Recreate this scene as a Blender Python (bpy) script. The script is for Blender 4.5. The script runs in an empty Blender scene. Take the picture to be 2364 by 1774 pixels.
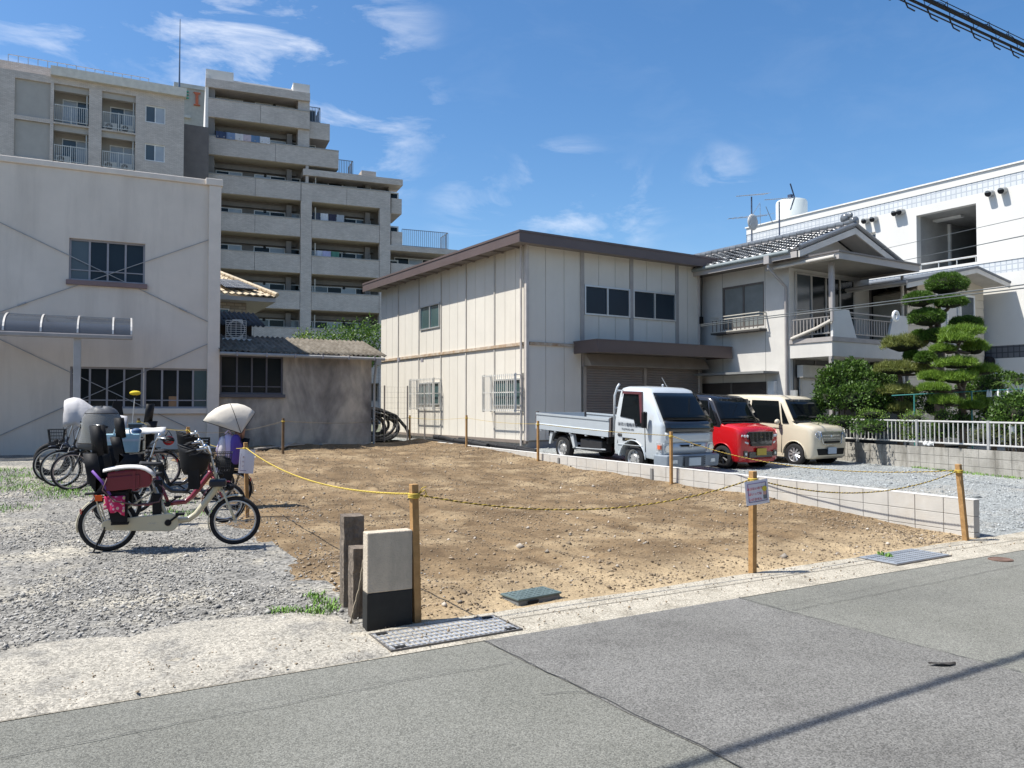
import bpy, bmesh, math, random
import numpy as np
from mathutils import Vector, Matrix, noise as mnoise
R=math.radians
random.seed(7); rng=np.random.default_rng(7)
S=bpy.context.scene; COL=S.collection
# ------------------------------------------------------------ camera
H=1.65; YAW=R(32.7); PITCH=math.atan(51/1809); FPX=1809.0
cam=bpy.data.cameras.new('camera'); cam.sensor_width=36; cam.lens=36*FPX/2364; cam.clip_end=3000; cam.clip_start=.05
camo=bpy.data.objects.new('camera',cam); COL.objects.link(camo)
camo.location=(0,0,H); camo.rotation_euler=(R(90)+PITCH,0,-YAW); S.camera=camo
# ------------------------------------------------------------ light
SUN=Vector((-.428,.18,.83)).normalized()           # towards the sun
ELEV=math.asin(SUN.z); AZ=math.atan2(SUN.x,SUN.y)
W=bpy.data.worlds.new('World'); S.world=W; W.use_nodes=True
nt=W.node_tree; nt.nodes.clear(); N=nt.nodes.new; L=nt.links.new
out=N('ShaderNodeOutputWorld'); bg=N('ShaderNodeBackground'); sky=N('ShaderNodeTexSky')
sky.sky_type='NISHITA'; sky.sun_disc=False; sky.sun_elevation=ELEV; sky.sun_rotation=AZ
sky.altitude=0; sky.air_density=1.0; sky.dust_density=.9; sky.ozone_density=3.0
bg.inputs[1].default_value=.104
tc=N('ShaderNodeTexCoord'); sx=N('ShaderNodeSeparateXYZ'); L(tc.outputs['Generated'],sx.inputs[0])
def mth(op,a,b=None,c=None):
    n=N('ShaderNodeMath'); n.operation=op
    for i,q in enumerate((a,b,c)):
        if q is None: continue
        if isinstance(q,(int,float)): n.inputs[i].default_value=q
        else: L(q,n.inputs[i])
    return n.outputs[0]
def vdir(u,v):
    f=Vector((math.sin(YAW)*math.cos(PITCH),math.cos(YAW)*math.cos(PITCH),math.sin(PITCH))); r=Vector((math.cos(YAW),-math.sin(YAW),0)); return (f+r*((u-1182)/FPX)-r.cross(f)*((v-887)/FPX)).normalized()
mp=N('ShaderNodeMapping'); L(tc.outputs['Generated'],mp.inputs[0]); mp.inputs['Location'].default_value=(1.3,.4,2.2); mp.inputs['Rotation'].default_value=(0,0,R(25)); mp.inputs['Scale'].default_value=(.8,1.3,2.6)
n1=N('ShaderNodeTexNoise'); L(mp.outputs[0],n1.inputs[0]); n1.inputs['Scale'].default_value=7.5; n1.inputs['Detail'].default_value=10; n1.inputs['Roughness'].default_value=.62; n1.inputs['Distortion'].default_value=.5
r1=N('ShaderNodeMapRange'); L(n1.outputs[0],r1.inputs[0]); r1.inputs[1].default_value=.50; r1.inputs[2].default_value=.80
# cirrus banks: where each one floats and how wide it spreads, and a thin veil over the rest of the sky
veil=None
for (u,v,rad,am) in ((590,20,10,.95),(800,80,7,.6),(810,340,6,.7),(1300,455,5,.55),(1110,490,4.5,.35),(1430,485,4,.4),(1665,420,3,.38),(960,265,3.5,.35),(60,10,6,.7),(-900,200,14,.7),(3600,100,10,.5),(1000,-1500,16,.6),(4800,-600,14,.5),(-2500,-500,15,.6)):
    d=vdir(u,v); vm=N('ShaderNodeVectorMath'); vm.operation='DOT_PRODUCT'; L(tc.outputs['Generated'],vm.inputs[0]); vm.inputs[1].default_value=d; q=N('ShaderNodeMapRange'); q.interpolation_type='SMOOTHSTEP'; L(vm.outputs['Value'],q.inputs[0]); q.inputs[1].default_value=math.cos(R(rad)); q.inputs[2].default_value=math.cos(R(rad*.15)); q.inputs[4].default_value=am
    veil=q.outputs[0] if veil is None else mth('MAXIMUM',veil,q.outputs[0])
cl=mth('MULTIPLY',r1.outputs[0],mth('ADD',veil,.035))
mx=N('ShaderNodeMix'); mx.data_type='RGBA'; L(cl,mx.inputs[0])
hs=N('ShaderNodeHueSaturation'); hs.inputs['Saturation'].default_value=1.24; hs.inputs['Value'].default_value=1.12; L(sky.outputs[0],hs.inputs['Color'])
L(hs.outputs[0],mx.inputs[6]); mx.inputs[7].default_value=(7.6,7.8,8.2,1)
L(mx.outputs[2],bg.inputs[0]); L(bg.outputs[0],out.inputs[0])
sun=bpy.data.lights.new('sun','SUN'); sun.energy=5.0; sun.angle=R(.53); sun.color=(1,.968,.905)
suno=bpy.data.objects.new('sun',sun); COL.objects.link(suno); suno.rotation_euler=SUN.to_track_quat('Z','Y').to_euler()
vs=S.view_settings; vs.view_transform='Standard'; vs.look='None'; vs.exposure=.56; vs.gamma=1
S.render.engine='CYCLES'
# ------------------------------------------------------------ picture -> place
_fw=Vector((math.sin(YAW)*math.cos(PITCH),math.cos(YAW)*math.cos(PITCH),math.sin(PITCH)))
_rt=Vector((math.cos(YAW),-math.sin(YAW),0)); _up=_rt.cross(_fw); CAM=Vector((0,0,H))
def ray(u,v): return _fw+_rt*((u-1182)/FPX)-_up*((v-887)/FPX)
def gz(x,y):
    if y<5.2: return 0.0
    if y<13.8: return .0125*(y-5.2)
    if y<19: return .1075+.045*(y-13.8)
    return .3415
def atz(u,v,z=0.0):
    d=ray(u,v); p=CAM+d*((z-H)/d.z); return p
def ground(u,v):
    z=0
    for _ in range(12): p=atz(u,v,z); z=gz(p.x,p.y)
    return Vector((p.x,p.y,z))
def atc(u,v,c):
    return CAM+ray(u,v)*c
def zcv(x0,y0,s): return lambda x,y:(x0+x/s,y0+y/s)
class Fac:
    "a facade frame: local x along it, y into it, z up"
    def __init__(s,x,y,deg): s.o=Vector((x,y,0)); s.a=R(deg); s.ex=Vector((math.cos(s.a),math.sin(s.a),0)); s.ey=Vector((-math.sin(s.a),math.cos(s.a),0))
    def on(s,u,v,d=0.0):
        r=ray(u,v); t=(s.o+s.ey*d-CAM).dot(s.ey)/r.dot(s.ey); p=CAM+r*t-s.o; return p.dot(s.ex),p.z
    def side(s,u,v,lx=0.0):
        r=ray(u,v); t=(s.o+s.ex*lx-CAM).dot(s.ex)/r.dot(s.ex); p=CAM+r*t-s.o; return p.dot(s.ey),p.z
    def loc(s,p):
        q=Vector(p)-s.o; return Vector((q.dot(s.ex),q.dot(s.ey),p[2]))
    def world(s,x,y,z): return s.o+s.ex*x+s.ey*y+Vector((0,0,z))
# ------------------------------------------------------------ materials
MATS={}
def nodes(name):
    m=bpy.data.materials.new(name); m.use_nodes=True; t=m.node_tree; b=t.nodes['Principled BSDF']; return m,t,b
def M(name,col,rough=.6,metal=0,var=.12,scale=2.5,bump=0.,bscale=30,col2=None,dirt=0.,dscale=.6,dcol=(.05,.045,.04),streak=False,coat=0.,trans=0.,spec=.5,alpha=1.,island=0.,emit=0.,ior=1.45,world=False):
    if name in MATS: return MATS[name]
    m,t,b=nodes(name); nd=t.nodes.new; lk=t.links.new
    tc=nd('ShaderNodeTexCoord'); co=nd('ShaderNodeNewGeometry').outputs['Position'] if world else tc.outputs['Object']
    n=nd('ShaderNodeTexNoise'); n.inputs['Scale'].default_value=scale; n.inputs['Detail'].default_value=6; n.inputs['Roughness'].default_value=.6; lk(co,n.inputs[0])
    cr=nd('ShaderNodeMapRange'); cr.inputs[1].default_value=.3; cr.inputs[2].default_value=.7; lk(n.outputs[0],cr.inputs[0])
    mx=nd('ShaderNodeMix'); mx.data_type='RGBA'; lk(cr.outputs[0],mx.inputs[0])
    c2=col2 or tuple(min(1,c*(1+var)) for c in col); c1=tuple(c*(1-var) for c in col) if not col2 else col
    mx.inputs[6].default_value=(*c1,1); mx.inputs[7].default_value=(*c2,1); o=mx.outputs[2]
    if island:
        g=nd('ShaderNodeNewGeometry'); hv=nd('ShaderNodeHueSaturation'); mr=nd('ShaderNodeMapRange'); lk(g.outputs['Random Per Island'],mr.inputs[0]); mr.inputs[3].default_value=1-island; mr.inputs[4].default_value=1+island
        lk(mr.outputs[0],hv.inputs['Value']); lk(o,hv.inputs['Color']); o=hv.outputs[0]
    if dirt:
        d=nd('ShaderNodeTexNoise'); d.inputs['Scale'].default_value=dscale; d.inputs['Detail'].default_value=8; d.inputs['Roughness'].default_value=.7
        if streak:
            mp=nd('ShaderNodeMapping'); lk(co,mp.inputs[0]); mp.inputs['Scale'].default_value=(1,1,.13); lk(mp.outputs[0],d.inputs[0])
        else: lk(co,d.inputs[0])
        dr=nd('ShaderNodeMapRange'); dr.inputs[1].default_value=.48; dr.inputs[2].default_value=.75; dr.inputs[4].default_value=dirt; lk(d.outputs[0],dr.inputs[0])
        m2=nd('ShaderNodeMix'); m2.data_type='RGBA'; lk(dr.outputs[0],m2.inputs[0]); lk(o,m2.inputs[6]); m2.inputs[7].default_value=(*dcol,1); o=m2.outputs[2]
    lk(o,b.inputs['Base Color'])
    rr=nd('ShaderNodeMapRange'); lk(n.outputs[0],rr.inputs[0]); rr.inputs[3].default_value=max(0,rough-.06); rr.inputs[4].default_value=min(1,rough+.06); lk(rr.outputs[0],b.inputs['Roughness'])
    b.inputs['Metallic'].default_value=metal; b.inputs['Specular IOR Level'].default_value=spec; b.inputs['Coat Weight'].default_value=coat; b.inputs['Coat Roughness'].default_value=.04
    b.inputs['Transmission Weight'].default_value=trans; b.inputs['Alpha'].default_value=alpha; b.inputs['IOR'].default_value=ior
    if emit: b.inputs['Emission Color'].default_value=(*col,1); b.inputs['Emission Strength'].default_value=emit
    if bump:
        bn=nd('ShaderNodeTexNoise'); bn.inputs['Scale'].default_value=bscale; bn.inputs['Detail'].default_value=5; lk(co,bn.inputs[0])
        bp=nd('ShaderNodeBump'); bp.inputs['Strength'].default_value=bump; bp.inputs['Distance'].default_value=.02; lk(bn.outputs[0],bp.inputs['Height']); lk(bp.outputs[0],b.inputs['Normal'])
    MATS[name]=m; return m
def brickmat(name,c1,c2,mortar,bw,bh,msize=.012,rough=.6,axis='x',bump=.4,off=.5,var=.0):
    "small wall tiles too far away to tell apart"
    if name in MATS: return MATS[name]
    m,t,b=nodes(name); nd=t.nodes.new; lk=t.links.new
    tc=nd('ShaderNodeTexCoord'); sp=nd('ShaderNodeSeparateXYZ'); lk(tc.outputs['Object'],sp.inputs[0]); cb=nd('ShaderNodeCombineXYZ')
    ad=nd('ShaderNodeMath'); ad.operation='ADD'; lk(sp.outputs[0],ad.inputs[0]); lk(sp.outputs[1],ad.inputs[1])
    lk(ad.outputs[0],cb.inputs[0]); lk(sp.outputs[2],cb.inputs[1])
    br=nd('ShaderNodeTexBrick'); br.offset=off; lk(cb.outputs[0],br.inputs[0]); br.inputs['Scale'].default_value=1; br.inputs['Brick Width'].default_value=bw; br.inputs['Row Height'].default_value=bh; br.inputs['Mortar Size'].default_value=msize
    br.inputs['Color1'].default_value=(*c1,1); br.inputs['Color2'].default_value=(*c2,1); br.inputs['Mortar'].default_value=(*mortar,1)
    o=br.outputs[0]
    if var:
        n=nd('ShaderNodeTexNoise'); n.inputs['Scale'].default_value=.9; n.inputs['Detail'].default_value=5; lk(tc.outputs['Object'],n.inputs[0])
        mr=nd('ShaderNodeMapRange'); mr.inputs[1].default_value=.3; mr.inputs[2].default_value=.7; mr.inputs[3].default_value=1-var; mr.inputs[4].default_value=1+var; lk(n.outputs[0],mr.inputs[0])
        hv=nd('ShaderNodeHueSaturation'); lk(mr.outputs[0],hv.inputs['Value']); lk(o,hv.inputs['Color']); o=hv.outputs[0]
    lk(o,b.inputs['Base Color']); b.inputs['Roughness'].default_value=rough
    bp=nd('ShaderNodeBump'); bp.invert=True; bp.inputs['Strength'].default_value=bump; bp.inputs['Distance'].default_value=.01; lk(br.outputs['Fac'],bp.inputs['Height']); lk(bp.outputs[0],b.inputs['Normal'])
    MATS[name]=m; return m
def glassy(name,col,rough=.06,alpha=1.0,trans=0.,bumpy=0.,spec=.6):
    if name in MATS: return MATS[name]
    m,t,b=nodes(name); nd=t.nodes.new; lk=t.links.new
    n=nd('ShaderNodeTexNoise'); n.inputs['Scale'].default_value=.8; n.inputs['Detail'].default_value=3
    tc=nd('ShaderNodeTexCoord'); lk(tc.outputs['Object'],n.inputs[0])
    mx=nd('ShaderNodeMix'); mx.data_type='RGBA'; lk(n.outputs[0],mx.inputs[0]); mx.inputs[6].default_value=(*[c*.6 for c in col],1); mx.inputs[7].default_value=(*[c*1.4 for c in col],1)
    lk(mx.outputs[2],b.inputs['Base Color']); b.inputs['Roughness'].default_value=rough; b.inputs['Specular IOR Level'].default_value=spec; b.inputs['Alpha'].default_value=alpha; b.inputs['Transmission Weight'].default_value=trans
    bp=nd('ShaderNodeBump'); bp.inputs['Strength'].default_value=.05+bumpy; bp.inputs['Distance'].default_value=.05; lk(n.outputs[0],bp.inputs['Height']); lk(bp.outputs[0],b.inputs['Normal'])
    MATS[name]=m; return m
# ------------------------------------------------------------ mesh helpers
class MB:
    def __init__(s): s.v=[]; s.f=[]
    def add(s,vs,fs):
        o=len(s.v); s.v+= [tuple(p) for p in vs]; s.f+=[tuple(i+o for i in f) for f in fs]; return s
    def box(s,x0,x1,y0,y1,z0,z1):
        if x0>x1:x0,x1=x1,x0
        if y0>y1:y0,y1=y1,y0
        if z0>z1:z0,z1=z1,z0
        return s.add([(x0,y0,z0),(x1,y0,z0),(x1,y1,z0),(x0,y1,z0),(x0,y0,z1),(x1,y0,z1),(x1,y1,z1),(x0,y1,z1)],[(0,3,2,1),(4,5,6,7),(0,1,5,4),(1,2,6,5),(2,3,7,6),(3,0,4,7)])
    def quad(s,a,b,c,d): return s.add([a,b,c,d],[(0,1,2,3)])
    def hexa(s,b,t):
        "eight corners: bottom ring b, top ring t"
        n=len(b); return s.add(list(b)+list(t),[tuple(range(n))[::-1],tuple(range(n,2*n))]+[(i,(i+1)%n,n+(i+1)%n,n+i) for i in range(n)])
    def prism(s,pts,axis,a,b):
        def p(q,k): return (k,q[0],q[1]) if axis=='x' else (q[0],k,q[1]) if axis=='y' else (q[0],q[1],k)
        return s.hexa([p(q,a) for q in pts],[p(q,b) for q in pts])
    def tube(s,path,r,n=8,caps=True,closed=False):
        P=[Vector(p) for p in path]; m=len(P); rs=r if isinstance(r,(list,tuple)) else [r]*m
        o=len(s.v); up=None
        for i,p in enumerate(P):
            if closed: d=P[(i+1)%m]-P[i-1]
            else: d=P[min(i+1,m-1)]-P[max(i-1,0)]
            d.normalize()
            if up is None: up=Vector((0,0,1)) if abs(d.z)<.9 else Vector((1,0,0))
            x=up.cross(d)
            if x.length<1e-6: x=Vector((1,0,0)).cross(d)
            x.normalize(); y=d.cross(x); up=y.copy()
            for k in range(n):
                a=2*math.pi*k/n+math.pi/n; q=p+x*(rs[i]*math.cos(a))+y*(rs[i]*math.sin(a)); s.v.append(tuple(q))
        for i in range(m if closed else m-1):
            j=(i+1)%m
            for k in range(n): s.f.append((o+i*n+k,o+i*n+(k+1)%n,o+j*n+(k+1)%n,o+j*n+k))
        if caps and not closed:
            s.f.append(tuple(o+k for k in range(n))[::-1]); s.f.append(tuple(o+(m-1)*n+k for k in range(n)))
        return s
    def cyl(s,p,q,r,n=12,r2=None): return s.tube([p,q],[r,r if r2 is None else r2],n)
    def ring(s,c,axis,R_,r,n=32,k=8):
        "torus round axis 'y' or 'x' or 'z'"
        c=Vector(c); pts=[]
        for i in range(n):
            a=2*math.pi*i/n
            d=(math.cos(a)*R_,0,math.sin(a)*R_) if axis=='y' else (0,math.cos(a)*R_,math.sin(a)*R_) if axis=='x' else (math.cos(a)*R_,math.sin(a)*R_,0)
            pts.append(c+Vector(d))
        o=len(s.v)
        ax={'x':Vector((1,0,0)),'y':Vector((0,1,0)),'z':Vector((0,0,1))}[axis]
        rr=r if isinstance(r,tuple) else (r,r)
        for p in pts:
            rad=(p-c).normalized()
            for j in range(k):
                b=2*math.pi*j/k; s.v.append(tuple(p+rad*(rr[0]*math.cos(b))+ax*(rr[1]*math.sin(b))))
        for i in range(n):
            i2=(i+1)%n
            for j in range(k): s.f.append((o+i*k+j,o+i*k+(j+1)%k,o+i2*k+(j+1)%k,o+i2*k+j))
        return s
    def ell(s,c,rx,ry,rz,n=16,m=10,jit=0.):
        o=len(s.v); c=Vector(c)
        for i in range(m+1):
            t=math.pi*i/m
            for k in range(n):
                a=2*math.pi*k/n; q=Vector((math.sin(t)*math.cos(a),math.sin(t)*math.sin(a),math.cos(t)))
                f=1+(mnoise.noise(q*2.3+c*1.7)*jit if jit else 0)
                s.v.append((c.x+q.x*rx*f,c.y+q.y*ry*f,c.z+q.z*rz*f))
        for i in range(m):
            for k in range(n): s.f.append((o+i*n+k,o+(i+1)*n+k,o+(i+1)*n+(k+1)%n,o+i*n+(k+1)%n))
        return s
    def grid(s,P):
        "P[i][j] points"
        o=len(s.v); a=len(P); b=len(P[0])
        for r in P: s.v+=[tuple(q) for q in r]
        for i in range(a-1):
            for j in range(b-1): s.f.append((o+i*b+j,o+i*b+j+1,o+(i+1)*b+j+1,o+(i+1)*b+j))
        return s
    def xf(s,mat): s.v=[tuple(mat@Vector(p)) for p in s.v]; return s
    def build(s,name,mat,parent=None,loc=(0,0,0),rot=(0,0,0),smooth=False,bevel=0,label=None,solid=0):
        me=bpy.data.meshes.new(name); me.from_pydata(s.v,[],s.f); me.validate(); me.update()
        return link(name,me,mat,parent,loc,rot,smooth,bevel,label,solid)
def link(name,me,mat,parent=None,loc=(0,0,0),rot=(0,0,0),smooth=False,bevel=0,label=None,solid=0):
    if mat is not None and not me.materials: me.materials.append(mat)
    o=bpy.data.objects.new(name,me); COL.objects.link(o); o.location=loc; o.rotation_euler=rot
    if parent is not None: o.parent=parent
    if smooth:
        me.polygons.foreach_set('use_smooth',[True]*len(me.polygons))
        if smooth!='all':
            try: me.set_sharp_from_angle(angle=R(38))
            except Exception: pass
    if solid:
        q=o.modifiers.new('solid','SOLIDIFY'); q.thickness=solid; q.offset=0
    if bevel:
        q=o.modifiers.new('bevel','BEVEL'); q.width=bevel; q.segments=2; q.limit_method='ANGLE'
    if label: o['label']=label
    return o
def fast_mesh(name,V,Fc):
    "numpy verts (n,3), faces (m,k)"
    me=bpy.data.meshes.new(name); V=np.asarray(V,np.float32); Fc=np.asarray(Fc,np.int32); k=Fc.shape[1]
    me.vertices.add(len(V)); me.vertices.foreach_set('co',V.ravel()); me.loops.add(Fc.size); me.loops.foreach_set('vertex_index',Fc.ravel())
    me.polygons.add(len(Fc)); me.polygons.foreach_set('loop_start',np.arange(0,Fc.size,k,dtype=np.int32)); me.polygons.foreach_set('loop_total',np.full(len(Fc),k,np.int32)); me.update(calc_edges=True); return me
def tag(o,label,cat,group=None):
    o['label']=label; o['category']=cat
    if group: o['group']=group
    return o
def thing(name,label,cat,loc=(0,0,0),rotz=0,group=None):
    o=bpy.data.objects.new(name,None); COL.objects.link(o); o.empty_display_size=.2; o.location=loc; o.rotation_euler=(0,0,rotz); return tag(o,label,cat,group)
def struct(o,label=None):
    o['kind']='structure'
    if label: o['label']=label
    return o
def stuff(o,label=None):
    o['kind']='stuff'
    if label: o['label']=label
    return o
def inst(src,name,parent,loc=(0,0,0),rot=(0,0,0),scale=(1,1,1)):
    o=bpy.data.objects.new(name,src.data); COL.objects.link(o); o.parent=parent; o.location=loc; o.rotation_euler=rot; o.scale=scale
    for md in src.modifiers:
        if md.type=='BEVEL':
            q=o.modifiers.new('bevel','BEVEL'); q.width=md.width; q.segments=md.segments; q.limit_method='ANGLE'
    return o
def textmesh(name,body,size,mat,parent,loc,rot,extrude=.002,align='CENTER',xs=1.0):
    c=bpy.data.curves.new(name,'FONT'); c.body=body; c.size=size; c.extrude=extrude; c.align_x=align; c.align_y='CENTER'; c.resolution_u=3
    t=bpy.data.objects.new(name+'_tmp',c); COL.objects.link(t); bpy.context.view_layer.update()
    me=bpy.data.meshes.new_from_object(t.evaluated_get(bpy.context.evaluated_depsgraph_get())); bpy.data.objects.remove(t); bpy.data.curves.remove(c)
    me.materials.clear(); o=link(name,me,mat,parent,loc,rot); o.scale=(xs,1,1); return o
# ============================================================ ground
def groundmat(name,c1,c2,c3,s1,s2,rough=.92,bump=.6,bs=60,spk=None,spks=180,dry=None):
    m,t,b=nodes(name); nd=t.nodes.new; lk=t.links.new
    g=nd('ShaderNodeNewGeometry'); co=g.outputs['Position']
    def nz(sc,det=6,ro=.6):
        n=nd('ShaderNodeTexNoise'); n.inputs['Scale'].default_value=sc; n.inputs['Detail'].default_value=det; n.inputs['Roughness'].default_value=ro; lk(co,n.inputs[0]); return n.outputs[0]
    def mr(x,a,b_,lo=0,hi=1):
        q=nd('ShaderNodeMapRange'); lk(x,q.inputs[0]); q.inputs[1].default_value=a; q.inputs[2].default_value=b_; q.inputs[3].default_value=lo; q.inputs[4].default_value=hi; return q.outputs[0]
    def mix(f,a,bb):
        q=nd('ShaderNodeMix'); q.data_type='RGBA'; lk(f,q.inputs[0])
        for i,x in ((6,a),(7,bb)):
            if isinstance(x,tuple): q.inputs[i].default_value=(*x,1)
            else: lk(x,q.inputs[i])
        return q.outputs[2]
    o=mix(mr(nz(s1,8,.65),.36,.64),c1,c2)
    o=mix(mr(nz(s2,5,.7),.5,.66),o,c3)
    if dry:
        sp_=nd('ShaderNodeSeparateXYZ'); lk(co,sp_.inputs[0]); q=nd('ShaderNodeMath'); q.operation='MULTIPLY_ADD'; lk(nz(1.3,5,.6),q.inputs[0]); q.inputs[1].default_value=2.2; lk(sp_.outputs[1],q.inputs[2])
        o=mix(mr(q.outputs[0],6.1,7.6,1,0),o,dry)
    fine=nz(bs,4,.7)
    if spk:
        v=nd('ShaderNodeTexVoronoi'); v.inputs['Scale'].default_value=spks; lk(co,v.inputs[0])
        hv=nd('ShaderNodeHueSaturation'); sp=nd('ShaderNodeSeparateColor'); lk(v.outputs['Color'],sp.inputs[0]); lk(mr(sp.outputs[0],0,1,1-spk,1+spk),hv.inputs['Value']); lk(o,hv.inputs['Color']); o=hv.outputs[0]
    lk(o,b.inputs['Base Color']); b.inputs['Roughness'].default_value=rough; b.inputs['Specular IOR Level'].default_value=.3
    bp=nd('ShaderNodeBump'); bp.inputs['Strength'].default_value=bump; bp.inputs['Distance'].default_value=.012; lk(fine,bp.inputs['Height']); lk(bp.outputs[0],b.inputs['Normal'])
    MATS[name]=m; return m
asphalt=groundmat('asphalt',(.172,.170,.146),(.205,.202,.176),(.157,.155,.135),.9,.35,bump=.7,bs=130,spk=.42,spks=150)
asphalt2=groundmat('asphalt_patch',(.160,.155,.142),(.188,.182,.168),(.140,.135,.124),1.1,1.3,bump=.7,bs=130,spk=.45,spks=130)
concrete_agg=groundmat('washed_concrete',(.36,.325,.26),(.44,.40,.325),(.29,.26,.205),1.6,3.5,bump=.6,bs=110,spk=.38,spks=110)
soilm=groundmat('soil',(.105,.068,.034),(.215,.148,.080),(.31,.23,.135),1.1,.75,bump=1.0,bs=28,spk=.25,spks=70,dry=(.40,.305,.185))
gravelm=groundmat('gravel_bed',(.17,.163,.148),(.26,.245,.215),(.38,.345,.275),1.4,.8,bump=1.0,bs=45,spk=.55,spks=42)
parkm=groundmat('grey_gravel_bed',(.225,.235,.228),(.285,.297,.288),(.30,.285,.25),1.2,.33,bump=1.0,bs=50,spk=.5,spks=45)
dustm=groundmat('dusty_concrete',(.33,.305,.255),(.42,.385,.32),(.25,.235,.205),1.6,2.6,bump=.8,bs=90,spk=.4,spks=80)
terrm=groundmat('terrain',(.14,.13,.10),(.18,.17,.13),(.09,.12,.05),.3,.1)
def edge_y(x): return 4.93-.0505*x        # asphalt edge
def inner_y(x): return 5.46-.040*x        # back of the concrete strip
def wall_x(y): return 10.1+.0893*(y-5.12) # lot-side face of the block wall
def soil_x(y): return 2.05+.052*(y-5.2)+ (.028*(y-9)*1.2 if y>9 else 0)
def fbm(x,y,s,z=0.): return mnoise.fractal(Vector((x*s,y*s,z)),.9,2.1,4)
# terrain reaching the horizon
mb=MB(); ys=[-600,-40,5.2,13.8,19,40,120,1500]; xs=[-1200,-60,60,1200]
mb.grid([[(x,y,gz(x,y)-.12) for x in xs] for y in ys]); struct(mb.build('terrain',terrm))
# road
mb=MB(); xs=np.linspace(-60,90,120)
mb.grid([[(x,-5.2,0) for x in xs],[(x,edge_y(x)-1.5,0) for x in xs],[(x,edge_y(x)+.0+.012*fbm(x,0,3),.0) for x in xs]])
road=struct(mb.build('road',asphalt))
# crosswise trench patch, cracks
mb=MB()
L0=[(2.83+.02*fbm(0,y,2),y) for y in np.linspace(4.78,-5.1,40)]; L1=[(5.28+.02*fbm(9,y,2)+.004*(4.7-y),y) for y in np.linspace(4.66,-5.1,40)]
mb.grid([[(a[0],a[1],.004) for a in L0],[(a[0],a[1],.004) for a in L1]]); struct(mb.build('asphalt_patch',asphalt2,road))
crk=M('crack',(.06,.06,.057),.95)
def crack(pts,w,name='crack',seed=0):
    P=[]
    for a,b in zip(pts,pts[1:]):
        n=max(4,int(math.hypot(b[0]-a[0],b[1]-a[1])/.05))
        P+=[(a[0]+(b[0]-a[0])*k/n,a[1]+(b[1]-a[1])*k/n) for k in range(n)]
    g=[[],[]]
    for i,(x,y) in enumerate(P):
        j=.02*fbm(x,y,4,seed); ww=w*(.55+.6*abs(fbm(x,y,9,seed+3)))
        dx,dy=(pts[-1][0]-pts[0][0],pts[-1][1]-pts[0][1]); l=math.hypot(dx,dy); nx,ny=-dy/l,dx/l
        g[0].append((x+nx*(j-ww),y+ny*(j-ww),.008)); g[1].append((x+nx*(j+ww),y+ny*(j+ww),.008))
    m=MB(); m.grid(g); struct(m.build(name,crk,road))
crack(L0[::4]+[L0[-1]],.0045,seed=1); crack(L1[::4]+[L1[-1]],.005,seed=2)
def gp(*q): return [(lambda p:(p.x,p.y))(atz(u,v)) for u,v in q]
crack(gp((0,1757),(320,1690),(700,1620),(1010,1560),(1200,1530)),.0035,seed=4)
crack(gp((150,1700),(560,1630),(900,1575),(1060,1545)),.0018,seed=5)
crack(gp((1829,1411),(2100,1358),(2364,1304)),.0035,seed=6)
crack(gp((1800,1402),(2080,1345),(2330,1290)),.002,seed=7)
crack(gp((1250,1605),(1310,1600),(1380,1602)),.004,seed=8)
# concrete strip along the road
xs=np.linspace(-60,90,300); mb=MB()
def iy(x): return inner_y(x)+.03*fbm(x,7,2.2)+(0 if x>2 else .25)
mb.grid([[(x,edge_y(x)-.01+.012*fbm(x,0,3),.004) for x in xs],[(x,edge_y(x)+.06,.012) for x in xs],[(x,iy(x),.022) for x in xs],[(x,iy(x)+.05,-.05) for x in xs]])
strip=struct(mb.build('roadside_strip',concrete_agg))
jm=M('joint',(.10,.09,.075),.95)
mb=MB(); xs=[x for x in np.linspace(3.25,60,200)]
mb.grid([[(x,edge_y(x)+.335+.004*fbm(x,1,6),.0215) for x in xs],[(x,edge_y(x)+.343+.004*fbm(x,1,6),.0215) for x in xs]]); struct(mb.build('joint',jm,strip))
# bare soil lot
def soil_h(x,y):
    z=gz(x,y)+.028+.045*fbm(x,y,.35)+.018*fbm(x,y,1.6)+.010*fbm(x,y,6)
    for k,(xa,xb) in enumerate(((3.0,6.3),(4.5,7.8),(5.6,5.0),(7.1,6.5),(8.0,9.6))):
        xt=xa+(xb-xa)*(y-5.3)/17+.35*math.sin(y*.35+k); q_=(x-xt)/.13; z+=-.022*math.exp(-q_*q_)+.012*math.exp(-(abs(q_)-1.7)**2*3)
    d=wall_x(y)-x
    if d<1.1: z+=.10*(1-max(d,0)/1.1)**2*min(1,max(0,(y-5.5)/3))
    e=y-inner_y(x)
    if e<.5: z=z*max(0,e/.5)+(.006*fbm(x,y,8)+.012)*(1-max(0,e/.5))
    l=x-soil_x(y)+.55*fbm(x,y,.8,6)+.2*fbm(x,y,3.1,7)
    if l<.55: z-=.05*(1-max(-.4,l)/.55)
    if y>22: z+=.06*(y-22)/2
    return z
ysl=[]; y=5.1
while y<24.4: ysl.append(y); y+=.035+.006*(y-5.1)
V=[];nx=210
for y in ysl:
    x0=soil_x(y)-.4; x1=wall_x(y)+.06
    for k in range(nx):
        x=x0+(x1-x0)*k/(nx-1); yy=max(y,inner_y(x)-.02); V.append((x,yy,soil_h(x,yy)))
ny=len(ysl); idx=np.arange(ny*nx).reshape(ny,nx)
Fq=np.stack([idx[:-1,:-1],idx[:-1,1:],idx[1:,1:],idx[1:,:-1]],-1).reshape(-1,4)
soil=struct(link('soil_lot',fast_mesh('soil_lot',V,Fq),soilm,smooth='all'))
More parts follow.
